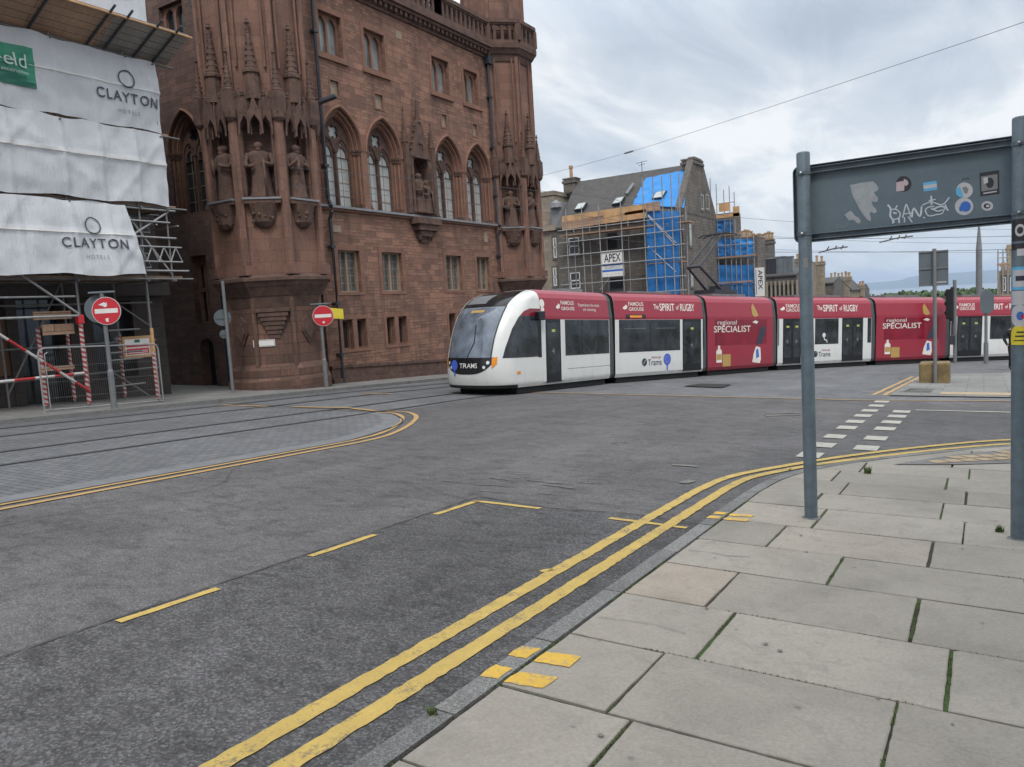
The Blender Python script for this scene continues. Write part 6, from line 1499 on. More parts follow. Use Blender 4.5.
mb = MB(); mb.plate(lambda u, v, d: BM(u, v, d), [q8(*p) for p in [(228, 160), (280, 150), (335, 143), (350, 158), (360, 175), (352, 188), (338, 192), (345, 205), (357, 218), (355, 236), (340, 238), (328, 233), (332, 255), (346, 268), (352, 282), (340, 290), (325, 282), (318, 292), (324, 310), (322, 326), (306, 316), (286, 292), (262, 250), (240, 208)]], [], .006, .0075, 0); mb.plate(lambda u, v, d: BM(u, v, d), [q8(*p) for p in [(204, 296), (220, 284), (232, 278), (243, 288), (250, 300), (268, 310), (278, 322), (274, 336), (260, 334), (250, 322), (238, 318), (224, 322)]], [], .006, .0075, 0); mb.build('torn_sticker_residue', 'scrape', parent=pn)
sticker([(ell(474, 155, 36, 36), 0), ([(440, 148), (470, 142), (478, 152), (476, 186), (440, 190)], 1), ([(476, 132), (492, 140), (496, 155), (484, 166), (470, 152)], 1)], ['stk_black', 'stk_pink'])
sticker([([(562, 150), (624, 140), (628, 182), (566, 190)], 0), ([(564, 162), (625, 153), (626, 170), (566, 178)], 1)], ['stk_sky', 'stk_white'])
sticker([(ell(752, 184, 38, 36), 1), ([(712, 180), (730, 166), (740, 190), (748, 214), (730, 216), (714, 204)], 0), ([(742, 172), (760, 166), (770, 180), (764, 200), (750, 196)], 2)], ['stk_sky', 'stk_white', 'stk_grey'])
sticker([(ell(750, 258, 42, 40), 1), (ell(757, 258, 24, 24), 0), (ell(737, 268, 10, 12), 0)], ['stk_blue', 'stk_white'])
sticker([([(820, 105), (910, 92), (912, 200), (824, 212)], 0), ([(828, 122), (902, 110), (904, 178), (830, 190)], 1), (ell(868, 150, 18, 24), 0), ([(838, 128), (858, 124), (860, 150), (840, 156)], 2), ([(838, 196), (900, 186), (900, 192), (838, 202)], 2)], ['stk_black', 'stk_grey', 'stk_white'])
sticker([(ell(856, 256, 27, 22), 0), (ell(855, 256, 16, 12), 1), (ell(858, 256, 9, 6), 0)], ['stk_white', 'stk_black'])
mb = MB(); strokes = [[(402, 252), (414, 268), (412, 300)], [(414, 272), (440, 272), (458, 290), (450, 312), (422, 316), (410, 300)], [(444, 254), (436, 270)], [(428, 286), (440, 290)], [(470, 308), (484, 250), (492, 262), (508, 306)], [(474, 292), (508, 288)], [(512, 306), (520, 266), (548, 304), (556, 260)], [(564, 308), (570, 310)], [(612, 258), (586, 262), (574, 276), (586, 300), (616, 298)], [(600, 212), (602, 250)], [(590, 232), (618, 226)], [(560, 252), (600, 238), (650, 250), (682, 218)], [(612, 270), (640, 258), (662, 262), (676, 276)], [(618, 296), (650, 290), (660, 268)], [(424, 318), (424, 336)], [(452, 312), (454, 332)], [(478, 310), (478, 330)], [(496, 306), (512, 330)], [(412, 300), (430, 330)], [(664, 250), (672, 270)], [(600, 268), (630, 280), (650, 274)]]
for k, s_ in enumerate(strokes):
    f = SM(0.0014+0.00025*k); pts = smooth_curve([q8(*p) for p in s_], 4) if len(s_) > 2 else [q8(*p) for p in s_]
    stroke(mb, f, pts, 0.009 if k % 3 else 0.012, 0)
mb.build('graffiti', 'spray', parent=pn)
mb = MB()
for k, s_ in enumerate([[(170, 340), (172, 356)], [(170, 340), (186, 344), (186, 354)], [(194, 342), (196, 354), (208, 352)], [(212, 336), (214, 352)], [(212, 336), (226, 338)], [(742, 138), (748, 128), (758, 134), (766, 126), (772, 134)]]): stroke(mb, SM(.0014+.0003*k), [q8(*p) for p in s_], .004, 0 if k < 5 else 1)
mb.build('scribble', ['stk_grey', 'stk_black'], parent=pn)
# stickers wrapped round the posts
def wrapst(par, x, za, zb, a0, a1, m, e=0.0012, shape=None):
    mb = MB(); n_ = 14
    if shape is None:
        for i in range(n_):
            b0, b1 = R(a0+(a1-a0)*i/n_), R(a0+(a1-a0)*(i+1)/n_); f = lambda b, z: (x+(RP+e)*math.cos(b), YS+(RP+e)*math.sin(b), z); mb.add([f(b0, za), f(b1, za), f(b1, zb), f(b0, zb)], [(0, 1, 2, 3)])
    else:
        ca, cz, ra, rz, zmin = shape; k = 20
        for i in range(k):
            q = []
            for t in (-1+2*i/k, -1+2*(i+1)/k): h = rz*math.sqrt(max(0, 1-t*t)); bb = R(ca+ra*t); q += [(x+(RP+e)*math.cos(bb), YS+(RP+e)*math.sin(bb), max(zmin, cz-h)), (x+(RP+e)*math.cos(bb), YS+(RP+e)*math.sin(bb), max(zmin, cz+h))]
            mb.add([q[0], q[2], q[3], q[1]], [(0, 1, 2, 3)])
    mb.build('sticker', m, parent=par)
zz = lambda y: PY(1017, y, YS-RP).z
def el(ca, cz, ra, rz): return (ca, cz, ra, rz, -9)
A0 = -62-90+45   # facing the camera side of the right post
AC = math.degrees(math.atan2(-YS, -XR_))
wrapst(p2_, XR_, zz(241), zz(219), AC-62, AC+62, 'stk_black'); wrapst(p2_, XR_, 0, 0, 0, 0, 'stk_white', .002, el(AC, zz(230.5), 34, .042)); wrapst(p2_, XR_, 0, 0, 0, 0, 'stk_black', .0028, el(AC, zz(230.5), 20, .024))
wrapst(p2_, XR_, zz(250), zz(243.5), AC-68, AC+66, 'stk_black'); wrapst(p2_, XR_, zz(256), zz(249), AC-20, AC+66, 'stk_white', .0016)
wrapst(p2_, XR_, zz(290), zz(267), AC-70, AC+60, 'stk_sky'); wrapst(p2_, XR_, zz(287), zz(270), AC-52, AC+48, 'stk_white', .002); wrapst(p2_, XR_, zz(281), zz(276), AC-28, AC+30, 'navy', .0028)
wrapst(p2_, XR_, zz(305), zz(291), AC-70, AC+70, 'stk_white')
wrapst(p2_, XR_, 0, 0, 0, 0, 'stk_white', .002, el(AC, zz(316), 68, .077)); wrapst(p2_, XR_, 0, 0, 0, 0, 'stk_blue', .0028, el(AC+4, zz(316), 26, .03)); wrapst(p2_, XR_, 0, 0, 0, 0, 'sign_red', .0036, el(AC+16, zz(317), 10, .016))
shield = (AC, zz(340), 80, .105, zz(345))
wrapst(p2_, XR_, 0, 0, 0, 0, 'stk_yellow', .002, shield); wrapst(p2_, XR_, zz(337), zz(335.5), AC-30, AC+40, 'stk_black', .0035); wrapst(p2_, XR_, zz(333), zz(331.5), AC-20, AC+30, 'stk_black', .0035); wrapst(p2_, XR_, zz(341), zz(340), AC-40, AC+30, 'stk_black', .0035)
za = PY(808, 178, YS-RP).z; wrapst(p1_, XL, PY(803, 268, YS-RP).z, PY(803, 258, YS-RP).z, AC-6, AC+34, 'stk_grey'); 

# ================================================================== SMALLER STREET FURNITURE ON THE ISLAND
def sbox(mb, c, t, n_, x0, x1, d0, d1, z0, z1, m=0): mb.box(x0, x1, d0, d1, z0, z1, m, mp=lambda u, d, z: (c[0]+t[0]*u+n_[0]*d, c[1]+t[1]*u+n_[1]*d, z))
bx, by = -1.21, 25.0; bz = plane(bx, by)+.03
o = thing('sign_on_block', (bx, by, bz), 'square grey sign back on a tall pole set in a weathered brown block', 'road sign')
mb = MB(); sbox(mb, (bx, by), (1, 0), (0, 1), -.40, .38, -.05, .7, bz-.05, bz+.58); b = mb.build('base_block', 'block', parent=o, bevel=.05)
zt = PY(933, 249, by).z; mb = MB(); mb.tube([(bx+.02, by-.12, bz), (bx+.02, by-.12, zt)], .05, 12); mb.build('pole', 'pole_grey', parent=o)
pa, pb = PY(918.7, 252, by), PY(948.5, 285, by); mb = MB(); mb.box(pa.x, pb.x, by-.06, by-.04, pb.z, pa.z); f = mb.build('sign_back', 'sign_grey', parent=o)
mb = MB()
for z in (pa.z-.02, (pa.z+pb.z)/2, pb.z+.02): mb.box(pa.x, pb.x, by-.085, by-.06, z-.02, z+.02)
mb.build('rail', 'pole_grey', parent=f); mb = MB(); mb.box(pb.x-.32, pb.x-.05, by-.068, by-.06, pb.z+.08, pb.z+.11); mb.build('maker_label', 'stk_white', parent=f)
# traffic light seen from behind
Y = 37.8
def base(px, py): p = G(px, py, .03); return p
b = base(955, 362.5); zt = PY(954, 280, b.y).z
o = thing('traffic_light', tuple(b), 'black traffic light seen edge-on from behind, between the sign on the block and the tram', 'traffic light')
mb = MB(); mb.tube([b, (b.x, b.y, zt)], .075, 10); mb.build('pole', 'pole_grey', parent=o)
w = PY(951, 300, b.y); mb = MB(); x = w.x; mb.box(x-.2, x+.05, b.y-.18, b.y+.2, PY(950, 319, b.y).z, PY(950, 289, b.y).z); mb.box(x-.02, x+.08, b.y-.16, b.y+.16, PY(950, 321, b.y).z, PY(950, 287, b.y).z); h = mb.build('signal_head', 'void', parent=o, bevel=.03)
mb = MB(); zc = [PY(950, q, b.y).z for q in (294, 303.5, 313)]
for z in zc: mb.lathe((x-.15, b.y+.2, z-.11), [(.06, 0), (.12, .06), (.12, .16), (.06, .22)], 10)
mb.build('visor', 'under', parent=h)
zc = PY(951, 340, b.y).z; mb = MB(); mb.box(b.x-.22, b.x+.02, b.y-.2, b.y-.05, zc-.2, zc+.22); mb.build('push_button_box', 'iron', parent=o, bevel=.02)
# pole with a shield-shaped sign back
b = base(986, 363.5); zt = PY(986, 289, b.y).z
o = thing('sign_post', tuple(b), 'post with a grey eight-sided sign back between the traffic light and stickered post', 'road sign')
mb = MB(); mb.tube([b, (b.x, b.y, zt)], .06, 10); mb.tube([b, (b.x, b.y, b.z+.9)], .09, 10); mb.build('pole', 'pole_grey', parent=o)
pa, pb = PY(980, 291, b.y), PY(994, 313, b.y); c = ((pa.x+pb.x)/2, (pa.z+pb.z)/2); hw_, hh = (pb.x-pa.x)/2, (pa.z-pb.z)/2
mb = MB(); mb.plate(lambda u, v, d: (c[0]+u, b.y-.10-d, c[1]+v), [(-hw_, -hh*.6), (-hw_*.55, -hh), (hw_*.55, -hh), (hw_, -hh*.6), (hw_, hh*.6), (hw_*.55, hh), (-hw_*.55, hh), (-hw_, hh*.6)], [], 0, .03, 0, back=True); mb.build('sign_back', 'sign_grey', parent=o)
# crossing push-button post
b = base(840, 366); zt = PY(840, 333, b.y).z
o = thing('push_button_post', tuple(b), 'short grey post with a yellow push-button box in front of the tram doors', 'crossing post')
mb = MB(); mb.tube([b, (b.x, b.y, zt)], .07, 10); mb.build('pole', 'pole_grey', parent=o)
pa = PY(842.5, 341.5, b.y); mb = MB(); mb.box(pa.x-.12, pa.x+.12, b.y-.22, b.y-.07, pa.z-.2, pa.z+.2); k = mb.build('push_button_box', 'yellow_box', parent=o, bevel=.02)
mb = MB(); mb.box(pa.x-.07, pa.x+.07, b.y-.226, b.y-.22, pa.z-.02, pa.z+.14); mb.build('button_plate', 'under', parent=k)
# tram mast beyond the tram
az = math.atan((979-CX)/FPX)-AZ; d = 52; x, y = math.sin(az)*d, math.cos(az)*d; zt = PY(979, 226, y).z; gz_ = plane(x, y); x = PY(979, 260, y).x
o = thing('tram_mast', (x, y, gz_), 'tall tapering grey mast rising behind the tram roof', 'mast')
mb = MB(); mb.tube([(x, y, gz_), (x, y, zt-1.3)], .18, 14, 0, True, .155); mb.build('shaft', 'pole_grey', parent=o)
mb = MB(); mb.tube([(x, y, zt-1.3), (x, y, zt)], .155, 14, 0, True, .05); mb.build('tip', 'pole_grey', parent=o)

# ---- overhead wires
def wire(pts, r_, label, name='overhead_wire', n_=10, m='wire'):
    mb = MB(); mb.tube(smooth_curve([tuple(p) for p in pts], n_), r_, 5); tag(mb.build(name, m), label, 'wire', 'overhead wires of the tram line')
a = V((-18.0, 32.6, 10.0)); ea = PX(543, 175.5, -18.0); eb = PX(1024, 21, 0.6) if False else None
ps = []
P0 = PD0 = None
def PDz(px, py, y): return PY(px, py, y)
for px, py, y in ((543, 175.5, 31.8), (633, 151, 28.5), (750, 113.5, 24.5), (865, 75.5, 21), (1024, 22, 17.5), (1200, -42, 14)): ps.append(PY(px, py, y))
wire(ps, .007, 'span wire rising from the red tower across the sky to the right edge', m='wire_pale')
mb = MB(); p = PY(633, 151, 28.5); q = PY(625, 153.3, 28.8); mb.tube([p, q], .035, 8); mb.build('wire_clamp', 'wire_pale', parent=[o_ for o_ in COL.objects if o_.name == 'overhead_wire'][0])
hz_ = lambda p, h: (p[0], p[1], plane(p[0], p[1])+h)
c0 = [cen[i] for i in range(0, len(cen), 4)]
c0 = [p for p in c0 if p[1] > 23]
wire([(-18.45, 17.2, 5.95)]+[hz_(p, 5.62) for p in c0], .0065, 'contact wire above the near tram track')
wire([(-18.45, 17.2, 6.5)]+[hz_(p, 6.3) for p in c0], .0065, 'upper carrying wire above the near tram track')
c1 = [p for p in offset(cen, 3.65)][::4]
c1 = [p for p in c1 if p[1] > 26]
wire([(-19.5, 19.5, 6.1)]+[hz_(p, 5.6) for p in c1], .0065, 'contact wire above the far tram track')
for px, py, y, L in ((833, 250, 34, 3.2), (896, 239.5, 36, 3.6)):
    p = PY(px, py, y); mb = MB(); mb.tube([p+V((-L/2*.35, 0, -.06)), p+V((0, 0, .05)), p+V((L/2*.35, 0, .08))], .03, 6)
    for e in (-.25, 0.05, .3): mb.tube([p+V((e, 0, 0)), p+V((e+.1, 0, .16))], .025, 6)
    tag(mb.build('wire_fitting', 'wire'), 'dark wire fitting hanging in the sky just below the big sign panel' if px > 850 else 'dark wire fitting in the sky right of the slimmer sign post', 'wire fitting')
for k, (pa, pb, y) in enumerate((((740, 252, 40), (1024, 249, 40), 40), ((700, 238, 44), (1024, 236, 44), 44))):
    wire([PY(*pa), PY((pa[0]+pb[0])/2, (pa[1]+pb[1])/2+1.5, y), PY(*pb)], .011, ('lower', 'upper')[k]+' wire crossing the sky above the tram roof at the right')

# ---- person behind the stickered post
def person():
    b = G(1013, 369.5, .03); s_ = 1.0; face = R(200)
    me = bpy.data.meshes.new('person'); H_ = 1.74
    J_ = {'pel': (0, 0, .95), 'chest': (0, .02, 1.28), 'neck': (0, .01, 1.46), 'head0': (0, .03, 1.54), 'head1': (0, .04, 1.68), 'lsh': (.19, 0, 1.40), 'lel': (.30, .0, 1.14), 'lwr': (.26, .14, .95), 'lh': (.25, .19, .88), 'rsh': (-.19, 0, 1.40), 'rel': (-.29, -.03, 1.13), 'rwr': (-.25, .12, .94), 'rh': (-.24, .17, .87), 'lhip': (.10, 0, .90), 'lkn': (.11, .10, .50), 'lan': (.11, .02, .09), 'lto': (.12, .17, .04), 'rhip': (-.10, 0, .90), 'rkn': (-.11, -.02, .50), 'ran': (-.11, -.18, .10), 'rto': (-.12, -.04, .04)}
    rad = {'pel': .155, 'chest': .165, 'neck': .062, 'head0': .085, 'head1': .09, 'lsh': .085, 'lel': .06, 'lwr': .042, 'lh': .04, 'rsh': .085, 'rel': .06, 'rwr': .042, 'rh': .04, 'lhip': .10, 'lkn': .068, 'lan': .05, 'lto': .04, 'rhip': .10, 'rkn': .068, 'ran': .05, 'rto': .04}
    E = [('pel', 'chest'), ('chest', 'neck'), ('neck', 'head0'), ('head0', 'head1'), ('chest', 'lsh'), ('lsh', 'lel'), ('lel', 'lwr'), ('lwr', 'lh'), ('chest', 'rsh'), ('rsh', 'rel'), ('rel', 'rwr'), ('rwr', 'rh'), ('pel', 'lhip'), ('lhip', 'lkn'), ('lkn', 'lan'), ('lan', 'lto'), ('pel', 'rhip'), ('rhip', 'rkn'), ('rkn', 'ran'), ('ran', 'rto')]
    nm = list(J_); me.from_pydata([J_[k] for k in nm], [(nm.index(a), nm.index(b_)) for a, b_ in E], [])
    ob = bpy.data.objects.new('person', me); COL.objects.link(ob)
    sk = ob.modifiers.new('skin', 'SKIN'); su = ob.modifiers.new('sub', 'SUBSURF'); su.levels = su.render_levels = 2
    for i, k in enumerate(nm): me.skin_vertices[0].data[i].radius = (rad[k], rad[k]*(.72 if k in ('chest', 'pel') else 1))
    me.skin_vertices[0].data[0].use_root = True
    bpy.context.view_layer.update(); m2 = bpy.data.meshes.new_from_object(ob.evaluated_get(bpy.context.evaluated_depsgraph_get()))
    bpy.data.objects.remove(ob); o = bpy.data.objects.new('person', m2); COL.objects.link(o); o.location = b; o.rotation_euler = (0, 0, face); o['wloc'] = tuple(b)
    m2.materials.clear(); m2.materials.append(MT['black_cloth']); m2.materials.append(MT['skin'])
    for p in m2.polygons:
        p.use_smooth = True; c = p.center
        p.material_index = 1 if c.z > 1.47 or (c.z < .925 and abs(c.x) > .2) else 0
    mb = MB(); pr = [(.085, -.10), (.106, -.02), (.108, .05), (.08, .10), (.02, .125)]; mb.lathe((0, .02, 1.66), pr, 16); h = mb.build('hair', 'hair', smooth=True); h.parent = o; h.location = (0, -.005, 0)
    tag(o, 'person in black clothes walking, mostly hidden behind the stickered post', 'person')
person()

# ================================================================== BUILDINGS BEYOND
def house(name, label, x0, x1, y0, y1, ze, zr, wallm, roofm, axis='x', cat='building'):
    """block with a pitched roof; ridge along axis; gables close the ends"""
    o = thing(name, ((x0+x1)/2, y0, terr((x0+x1)/2, y0)), label, cat); zb = terr(x0, y1)-3
    mb = MB(); mb.box(x0, x1, y0, y1, zb, ze)
    if axis == 'x':
        ym = (y0+y1)/2
        for x in (x0, x1): mb.add([(x, y0, ze), (x, y1, ze), (x, ym, zr)], [(0, 1, 2)])
    elif axis == 'y':
        xm = (x0+x1)/2
        for y in (y0, y1): mb.add([(x0, y, ze), (x1, y, ze), (xm, y, zr)], [(0, 1, 2)])
    mb.build('wall', wallm, parent=o)
    e = .25
    if axis:
        mb = MB()
        if axis == 'x':
            for a, b in ((y0, (y0+y1)/2), (y1, (y0+y1)/2)):
                k = e if a == y0 else -e; s_ = (zr-ze)/abs(b-a)*e
                mb.add([(x0+.02, a-k, ze-s_), (x1-.02, a-k, ze-s_), (x1-.02, b, zr), (x0+.02, b, zr), (x0+.02, a-k, ze-s_+.15), (x1-.02, a-k, ze-s_+.15), (x1-.02, b, zr+.15), (x0+.02, b, zr+.15)], [(0, 1, 2, 3), (4, 5, 6, 7), (0, 1, 5, 4), (1, 2, 6, 5), (0, 3, 7, 4)])
        else:
            for a, b in ((x0, (x0+x1)/2), (x1, (x0+x1)/2)):
                k = e if a == x0 else -e; s_ = (zr-ze)/abs(b-a)*e
                mb.add([(a-k, y0+.02, ze-s_), (a-k, y1-.02, ze-s_), (b, y1-.02, zr), (b, y0+.02, zr), (a-k, y0+.02, ze-s_+.15), (a-k, y1-.02, ze-s_+.15), (b, y1-.02, zr+.15), (b, y0+.02, zr+.15)], [(0, 1, 2, 3), (4, 5, 6, 7), (0, 1, 5, 4), (1, 2, 6, 5), (0, 3, 7, 4)])
        mb.build('roof', roofm, parent=o)
    return o
def chimney(par, x0, x1, y0, y1, z0, z1, m, pots=3, along='x', ph=.7):
    mb = MB(); mb.box(x0, x1, y0, y1, z0, z1); mb.box(x0-.1, x1+.1, y0-.1, y1+.1, z1-.35, z1-.12); mb.box(x0-.06, x1+.06, y0-.06, y1+.06, z1-.001, z1+.12); c = mb.build('chimney', m, parent=par)
    for i in range(pots):
        t = (i+.5)/pots; x, y = (x0+(x1-x0)*t, (y0+y1)/2) if along == 'x' else ((x0+x1)/2, y0+(y1-y0)*t); hh = ph*random.uniform(.8, 1.15)
        mb = MB(); mb.lathe((x, y, z1+.1), [(.17, 0), (.14, hh*.7), (.19, hh*.82), (.19, hh), (.1, hh)], 10); mb.build('chimney_pot', 'pot', parent=c)
def win(par, mp, u0, u1, v0, v1, frame='sign_white', pane='pane_mid', bar=True, d=0.0):
    mb = MB(); mb.plate(mp, rect(u0-.14, u1+.14, v0-.2, v1+.18), [rect(u0, u1, v0, v1)], d, d+.06, 0); w = mb.build('window', 'grey_stone', parent=par)
    mb = MB(); mb.box(u0, u1, v0, v1, d-.02, d+.012, 0, mp=mp); mb.build('pane', pane, parent=w)
    mb = MB(); mb.plate(mp, rect(u0, u1, v0, v1), [rect(u0+.08, u1-.08, v0+.09, v1-.08)], d+.012, d+.05, 0)
    if bar: mb.box(u0, u1, (v0+v1)/2-.05, (v0+v1)/2+.05, d+.012, d+.05, 0, mp=mp)
    mb.build('frame', frame, parent=w)

# ---- the scaffolded house with the blue sheeting
CX0, CX1, CY0, CY1 = -31.4, -20.2, 59.0, 68.0; CE, CR = 8.55, 12.75
ap = house('scaffolded_house', 'dark stone house in scaffolding with steep slate roof half covered in blue sheeting', CX0, CX1, CY0, CY1, CE, CR, 'dark_stone', 'slate', 'x')
FC = lambda u, v, d: (u, CY0-d, v); FG = lambda u, v, d: (CX1+d, u, v)
def rc(px0, px1, py0, py1): a, b = PY(px0, py1, CY0), PY(px1, py0, CY0); return a.x, b.x, a.z, b.z
win(ap, FC, *rc(569.5, 579, 237, 255), pane='pane_dark'); win(ap, FC, *rc(607.5, 617.5, 232, 250), 'iron', 'void', False); win(ap, FC, *rc(571, 580, 272, 289), pane='pane_dark'); win(ap, FC, *rc(610, 624, 277, 290), 'iron', 'void', False); win(ap, FC, *rc(650, 660, 225, 244), pane='pane_dark'); win(ap, FC, *rc(652, 662, 266, 284), pane='pane_dark')
for (pa, pb) in (((700, 194), (703.5, 210)), ((705, 194), (709, 210)), ((688.5, 222), (691.5, 246)), ((690, 270), (693, 286))):
    a, b = PX(*pa, CX1), PX(*pb, CX1); win(ap, FG, min(a.y, b.y), max(a.y, b.y), min(a.z, b.z), max(a.z, b.z), 'pane_blind', 'pane_blind', False)
mb = MB(); ym = (CY0+CY1)/2      # gable with its raised skew, standing above the roof
mb.plate(FG, [(CY0-.1, CE), (CY1+.1, CE), (CY1+.1, CE+.35), (ym+1.0, CR+.55), (ym-1.0, CR+.55), (CY0-.1, CE+.35)], [], -.5, .03, 0, back=True); mb.build('gable', 'dark_stone', parent=ap)
a, b = PX(690, 186, CX1), PX(706.5, 160, CX1)
chimney(ap, CX1-1.0, CX1+.05, ym-1.15, ym+1.15, CR-.4, PY(698, 161, ym).z, 'dark_stone', 0)
xl = PY(572, 190, ym).x; chimney(ap, xl-.6, xl+.6, ym-.5, ym+.5, CR-.8, PY(570, 180, ym).z, 'dark_stone', 1, ph=1.0)
# skylights in the slope
def slope(px, py):
    d = ray(px, py); n_ = V((0, -(CR-CE), (CY1-CY0)/2)).normalized(); p0 = V((0, CY0, CE+.2)); return CAM+d*((p0-CAM).dot(n_)/d.dot(n_))
nrm = V((0, -(CR-CE), (CY1-CY0)/2)).normalized()
for q in ([(575, 212.5), (584, 211), (588, 204.5), (579, 206)], [(612.5, 207), (622, 205), (626, 198.8), (617, 200.5)], [(652.5, 201.5), (663.5, 200), (667.5, 193), (657, 194.5)]):
    p = [slope(*k) for k in q]; c = sum(p, V())/4; mb = MB(); mb.add([k+nrm*.05 for k in p]+[k+nrm*.28 for k in p], [(0, 1, 5, 4), (1, 2, 6, 5), (2, 3, 7, 6), (3, 0, 4, 7), (4, 5, 6, 7)]); w = mb.build('skylight', 'iron', parent=ap)
    mb = MB(); mb.add([c+(k-c)*.86+nrm*.30 for k in p], [(0, 1, 2, 3)]); mb.build('pane', 'pane_blind', parent=w)
mb = MB(); p, q = slope(627, 196), slope(634, 186); mb.tube([p+nrm*.2, q+nrm*.2], .13, 6); mb.build('roof_flashing', 'shelf', parent=ap)
mb = MB(); x, y, z = PY(642, 170, ym); mb.tube([(x, ym, CR), (x, ym, CR+1.0)], .03, 5); mb.tube([(x-.5, ym, CR+.9), (x+.5, ym, CR+1.0)], .02, 5); mb.tube([(x-.3, ym, CR+.7), (x+.3, ym, CR+.78)], .02, 5); mb.build('aerial', 'iron', parent=ap)
# blue roof sheet
def grid_sheet(name, f, nu, nv, m, label, cat='sheeting', group=None):
    mb = MB()
    for i in range(nv+1):
        for j in range(nu+1): mb.v.append(tuple(f(j/nu, i/nv)))
    for i in range(nv):
        for j in range(nu): mb.f.append((i*(nu+1)+j, i*(nu+1)+j+1, (i+1)*(nu+1)+j+1, (i+1)*(nu+1)+j)); mb.mi.append(0); mb.tn.append(.5)
    return tag(mb.build(name, m, smooth=True), label, cat, group)
def roofsheet(u, v):
    top = (slope(646, 179.5), slope(689, 170.5)); bot = (slope(633, 206), slope(684.5, 209)); a = top[0].lerp(top[1], u); b = bot[0].lerp(bot[1], u); p = b.lerp(a, v)
    ed = .25*noise.noise((u*3, v*9, 1)) if u < .05 else 0; return p+nrm*(.14+.06*noise.noise((u*7, v*7, 2)))+V((ed, 0, 0))
grid_sheet('roof_sheet', roofsheet, 30, 20, 'tarp_blue', 'bright blue sheet covering the right half of the slate roof', group='blue sheets on the scaffolding')
def net(px0, px1, py0, py1, Y, m, label, seed, bulge=.2):
    a, b, c, d = PY(px0, py0, Y), PY(px1, py0, Y), PY(px0, py1, Y), PY(px1, py1, Y)
    def f(u, v): p = (c.lerp(d, u)).lerp(a.lerp(b, u), v); return p+V((.12*noise.noise((u*5, v*5, seed)), -bulge*math.sin(math.pi*v)*.5+.2*noise.noise((u*4, v*4, seed+3)), 0))
    grid_sheet('debris_sheet', f, 16, 24, m, label, group='blue sheets on the scaffolding')
YN = CY0-1.5
net(647, 679.5, 211, 294, YN, 'net_blue', 'tall blue sheet hanging down the front of the scaffolded house', 1)
# scaffold poles on the house
sf = thing('scaffold', (-25, YN, terr(-25, YN)), 'scaffold of thin tubes and timber guard boards on the front of the slate-roofed house', 'scaffold')
gb = terr(-25, YN)
def tb(name, pts, m='galv', r_=.045, par=None): mb = MB(); mb.tube(pts, r_, 6); mb.build(name, m, parent=par or sf, origin=pts[0])
for px in (567, 583, 600, 622, 645, 655, 664, 673, 681):
    p = PY(px, 240, YN-.24); tb('standard', [(p.x, YN-.24, gb-1), (p.x, YN-.24, CE+1.2+(1.5 if px > 640 else 0))]); tb('standard', [(p.x, CY0-.4, gb-1), (p.x, CY0-.4, CE+.3)])
xl, xr = PY(560, 240, YN).x, PY(686, 240, YN).x
for z in (2.4, 3.5, 4.9, 5.9, 7.0, 8.0): tb('ledger', [(xl, YN-.28, z), (xr, YN-.28, z)], r_=.04)
for pa, pb in (((648, 215), (676, 243)), ((648, 246), (676, 272)), ((676, 246), (648, 216)), ((600, 290), (622, 262))): tb('brace', [PY(*pa, YN-.1), PY(*pb, YN-.1)], r_=.04)
for (a, b, y0, y1, m) in ((562, 646, 220, 207.5, 'timber_pale'), (562, 604, 226, 219, 'timber'), (604, 646, 219, 213, 'timber_pale'), (646, 660, 207, 205, 'timber')):
    p0, p1 = PY(a, y0, YN-.15), PY(b, y1, YN-.15); mb = MB(); mb.add([p0+V((0, 0, -.36)), p1+V((0, 0, -.36)), p1+V((0, 0, .30)), p0+V((0, 0, .30))]+[q+V((0, .06, 0)) for q in (p0+V((0, 0, -.36)), p1+V((0, 0, -.36)), p1+V((0, 0, .30)), p0+V((0, 0, .30)))], [(0, 1, 2, 3), (4, 5, 6, 7), (0, 1, 5, 4), (2, 3, 7, 6)]); mb.build('guard_board', m, parent=sf)
for z, px0, px1 in ((7.55, 560, 690), (4.6, 644, 682), (2.1, 635, 670)):
    p0, p1 = PY(px0, 240, YN), PY(px1, 240, YN); mb = MB(); mb.box(p0.x, p1.x, YN-.1, CY0-.3, z, z+.08); mb.build('scaffold_board', 'timber', parent=sf)
